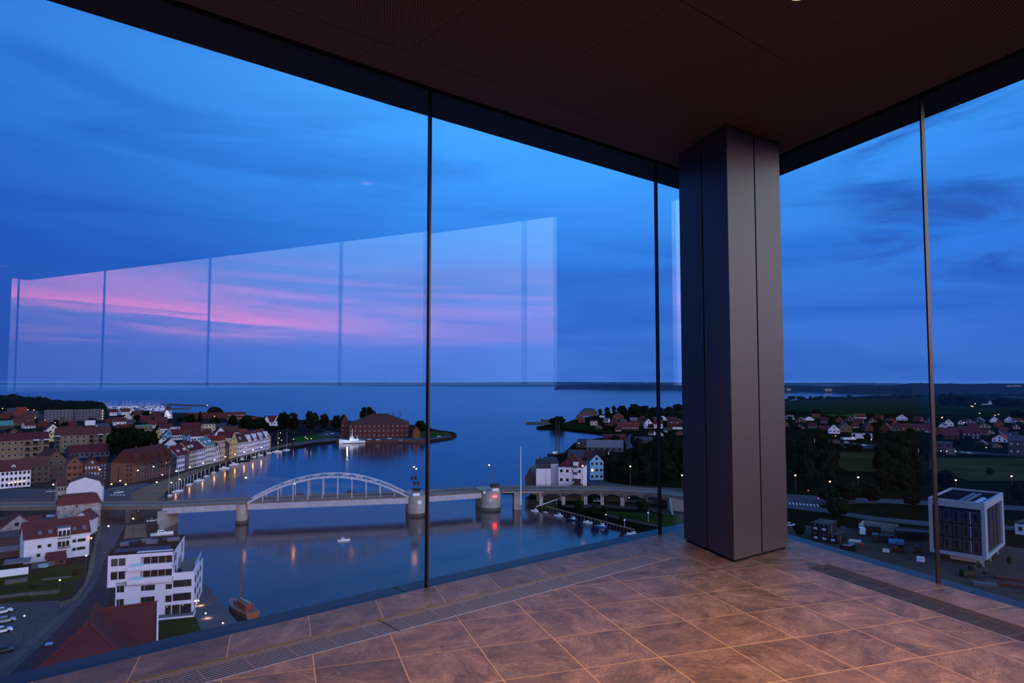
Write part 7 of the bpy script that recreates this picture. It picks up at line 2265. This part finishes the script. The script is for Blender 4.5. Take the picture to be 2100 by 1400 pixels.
far = [(5, 837, 0), (31, 837.5, 0), (57, 839.5, 0), (69, 840, 0), (29, 847, 0), (51, 852, 0), (90, 853, 0), (72, 856, 0), (92, 861, 0), (113, 866, 0), (137, 868.5, 0), (111, 875, 0), (165, 880, 0), (239, 842, 0), (268, 844, 0), (308, 846, 0), (224, 883, 0), (196, 836, 0), (425, 830.5, 1), (440, 853, 0), (448, 850, 0), (575, 887, 0), (593, 877, 0), (602, 900, 0), (626, 896, 0), (630, 899, 0), (638, 899, 0), (572, 898, 0), (577, 902, 0), (570, 908, 0), (1187, 908, 0), (1204, 912, 0), (1173, 922, 0), (1206, 963, 1),
       (1787, 901, 0), (1714, 893, 0), (1795, 918, 0), (1750, 897, 0), (1887, 916, 0), (1930, 924, 0), (1942, 924.5, 0), (1960, 925, 0), (2023, 917, 0), (2074, 916, 0), (1931, 856, 0), (1933, 855, 0), (1935, 866, 0), (1977, 866, 0), (1992, 832, 0), (1995, 833, 0), (2000, 827, 0), (2041, 851, 0), (2048, 849, 0), (2009, 847, 0), (1253, 845, 0), (1290, 1020, 1), (1912, 976, 0)]
for i, (u, v, kk) in enumerate(far):
    hp = 6 if v < 870 else 10
    side_ = 'old town' if u < 700 else ('inlet' if u < 1400 else 'suburb')
    lamp(u, v, v + hp, f'tiny far street lamp glowing in the {side_}', 'white_lamp' if kk else 'amber_far', r=1.7, group=f'far street lamps of the {side_}')
for i in range(6):
    u = 18 + i * 6.2; v = 990 - i * .9
    t_ = lamp(u, v, v + 14, 'warm terrace lantern before the restaurant', 'amber_far', r=2.4, name='terrace_lantern', group='restaurant terrace lanterns')
lamp(1310, 1013.5, 1026, 'bright wall lamp under the viaduct arch', 'white_lamp', r=3.6, group='lamps under the viaduct')
lamp(1242.5, 1055, 1075, 'slim yellow lamp post on the jetty bank', 'white_lamp', r=1.6, group='lamps on the bank')
# round signs on the bank
for u, v, vb, lb in ((1329.5, 1051, 1070, 'round white sign on a post above the bank'), (1281, 1066, 1080, 'smaller round white sign beside the shrub')):
    p_ = W(u, vb, ZG); k_ = PX(p_)
    t_ = thing('road_sign', lb, 'sign', p_, facing(u, 0), 'round signs on the bank')
    MB().tube((0, 0, 0), (0, 0, (vb - v) * k_), .07, .07, 5).obj('post', 'pole_white', t_)
    MB().tube((0, -.05, (vb - v) * k_), (0, .05, (vb - v) * k_), 2.0 * k_, 2.0 * k_, 14).obj('disc', 'white_paint', t_)

# ------------------------------------------------------------------ cars
for u, v, c, rot, lb in ((4, 1258, 'white', 12, 'white hatchback parked on the cobbled square'), (10, 1277, 'silver', 8, 'silver car parked on the cobbled square'), (2, 1298, 'white', 10, 'pale car parked behind the lantern post'), (4, 1340, 'black', 14, 'black car parked at the edge of the square'), (243, 1012, 'white', 20, 'white car at the harbour zebra crossing'), (104, 1010, 'silver', 8, 'silver car on the asphalt yard'),
                         (275, 1052, 'silver', 6, 'silver car under the bridge approach'), (312, 1070, 'white', 6, 'white car parked under the bridge approach'), (1226, 1029, 'white', 10, 'white car under the viaduct arch'), (1290.5, 893, 'black', 70, 'dark car with red tail lights on the hill road'), (670, 892, 'silver', 5, 'silver car by the castle lawn'), (681, 890, 'white', 5, 'white car in the castle car park'), (700, 897, 'red', 5, 'red car before the castle'),
                         (733, 903, 'black', 5, 'dark car on the castle quay'), (757, 902, 'white', 5, 'white car on the castle quay'), (775, 903, 'white', 5, 'second white car on the castle quay'), (799, 900, 'white', 5, 'white van on the castle quay'), (822, 904, 'silver', 5, 'silver car on the castle quay end'), (900, 896, 'white', 5, 'white car on the castle point'), (624, 909, 'red', 10, 'red car on the quay below the lawn'),
                         (1736, 908, 'white', 10, 'white car parked on the residential road'), (1753, 913, 'silver', 12, 'silver car parked on the residential road'), (1772, 914, 'white', 12, 'pale car below the bungalow'), (1974, 929, 'silver', 8, 'silver car parked at the flat block'), (1988, 930, 'white', 8, 'white car parked at the flat block'), (2002, 931, 'navy', 8, 'dark blue car parked at the flat block'), (1619, 1079, 'white', 8, 'white van beside the column foot')):
    car(u, v, c, rot, lb, s=1.0)
for u, v, c, lb in ((613, 1016, 'black', 'dark car crossing the arch span'), (718, 1012, 'navy', 'dark blue car crossing the middle of the arch')):
    car(u, v, c, 12, lb, z=ZD, group='cars on the bridge')


# ------------------------------------------------------------------ sea haze over the far half of the bay
def add_haze():
    m = bpy.data.materials.new('sea_haze'); m.use_nodes = True
    m.node_tree.nodes.clear()
    k = NT(m.node_tree)
    v = k.node('ShaderNodeVolumeScatter')
    v.inputs['Color'].default_value = (0.10, 0.34, 0.88, 1)
    v.inputs['Density'].default_value = 0.00005
    v.inputs['Anisotropy'].default_value = 0.0
    o = k.node('ShaderNodeOutputMaterial'); k.l.new(v.outputs[0], o.inputs['Volume'])
    M['haze'] = m
    b = MB().add([(-3000, 1150, ZW - 5), (3400, 1150, ZW - 5), (16000, 14000, ZW - 5), (-16000, 14000, ZW - 5), (-3000, 1150, -5), (3400, 1150, -5), (16000, 14000, -5), (-16000, 14000, -5)],
                 [(3, 2, 1, 0), (4, 5, 6, 7), (0, 1, 5, 4), (1, 2, 6, 5), (2, 3, 7, 6), (3, 0, 4, 7)]).obj('haze', m)
    tag(b, 'thin blue evening haze over the far bay', 'haze', kind='stuff')


add_haze()
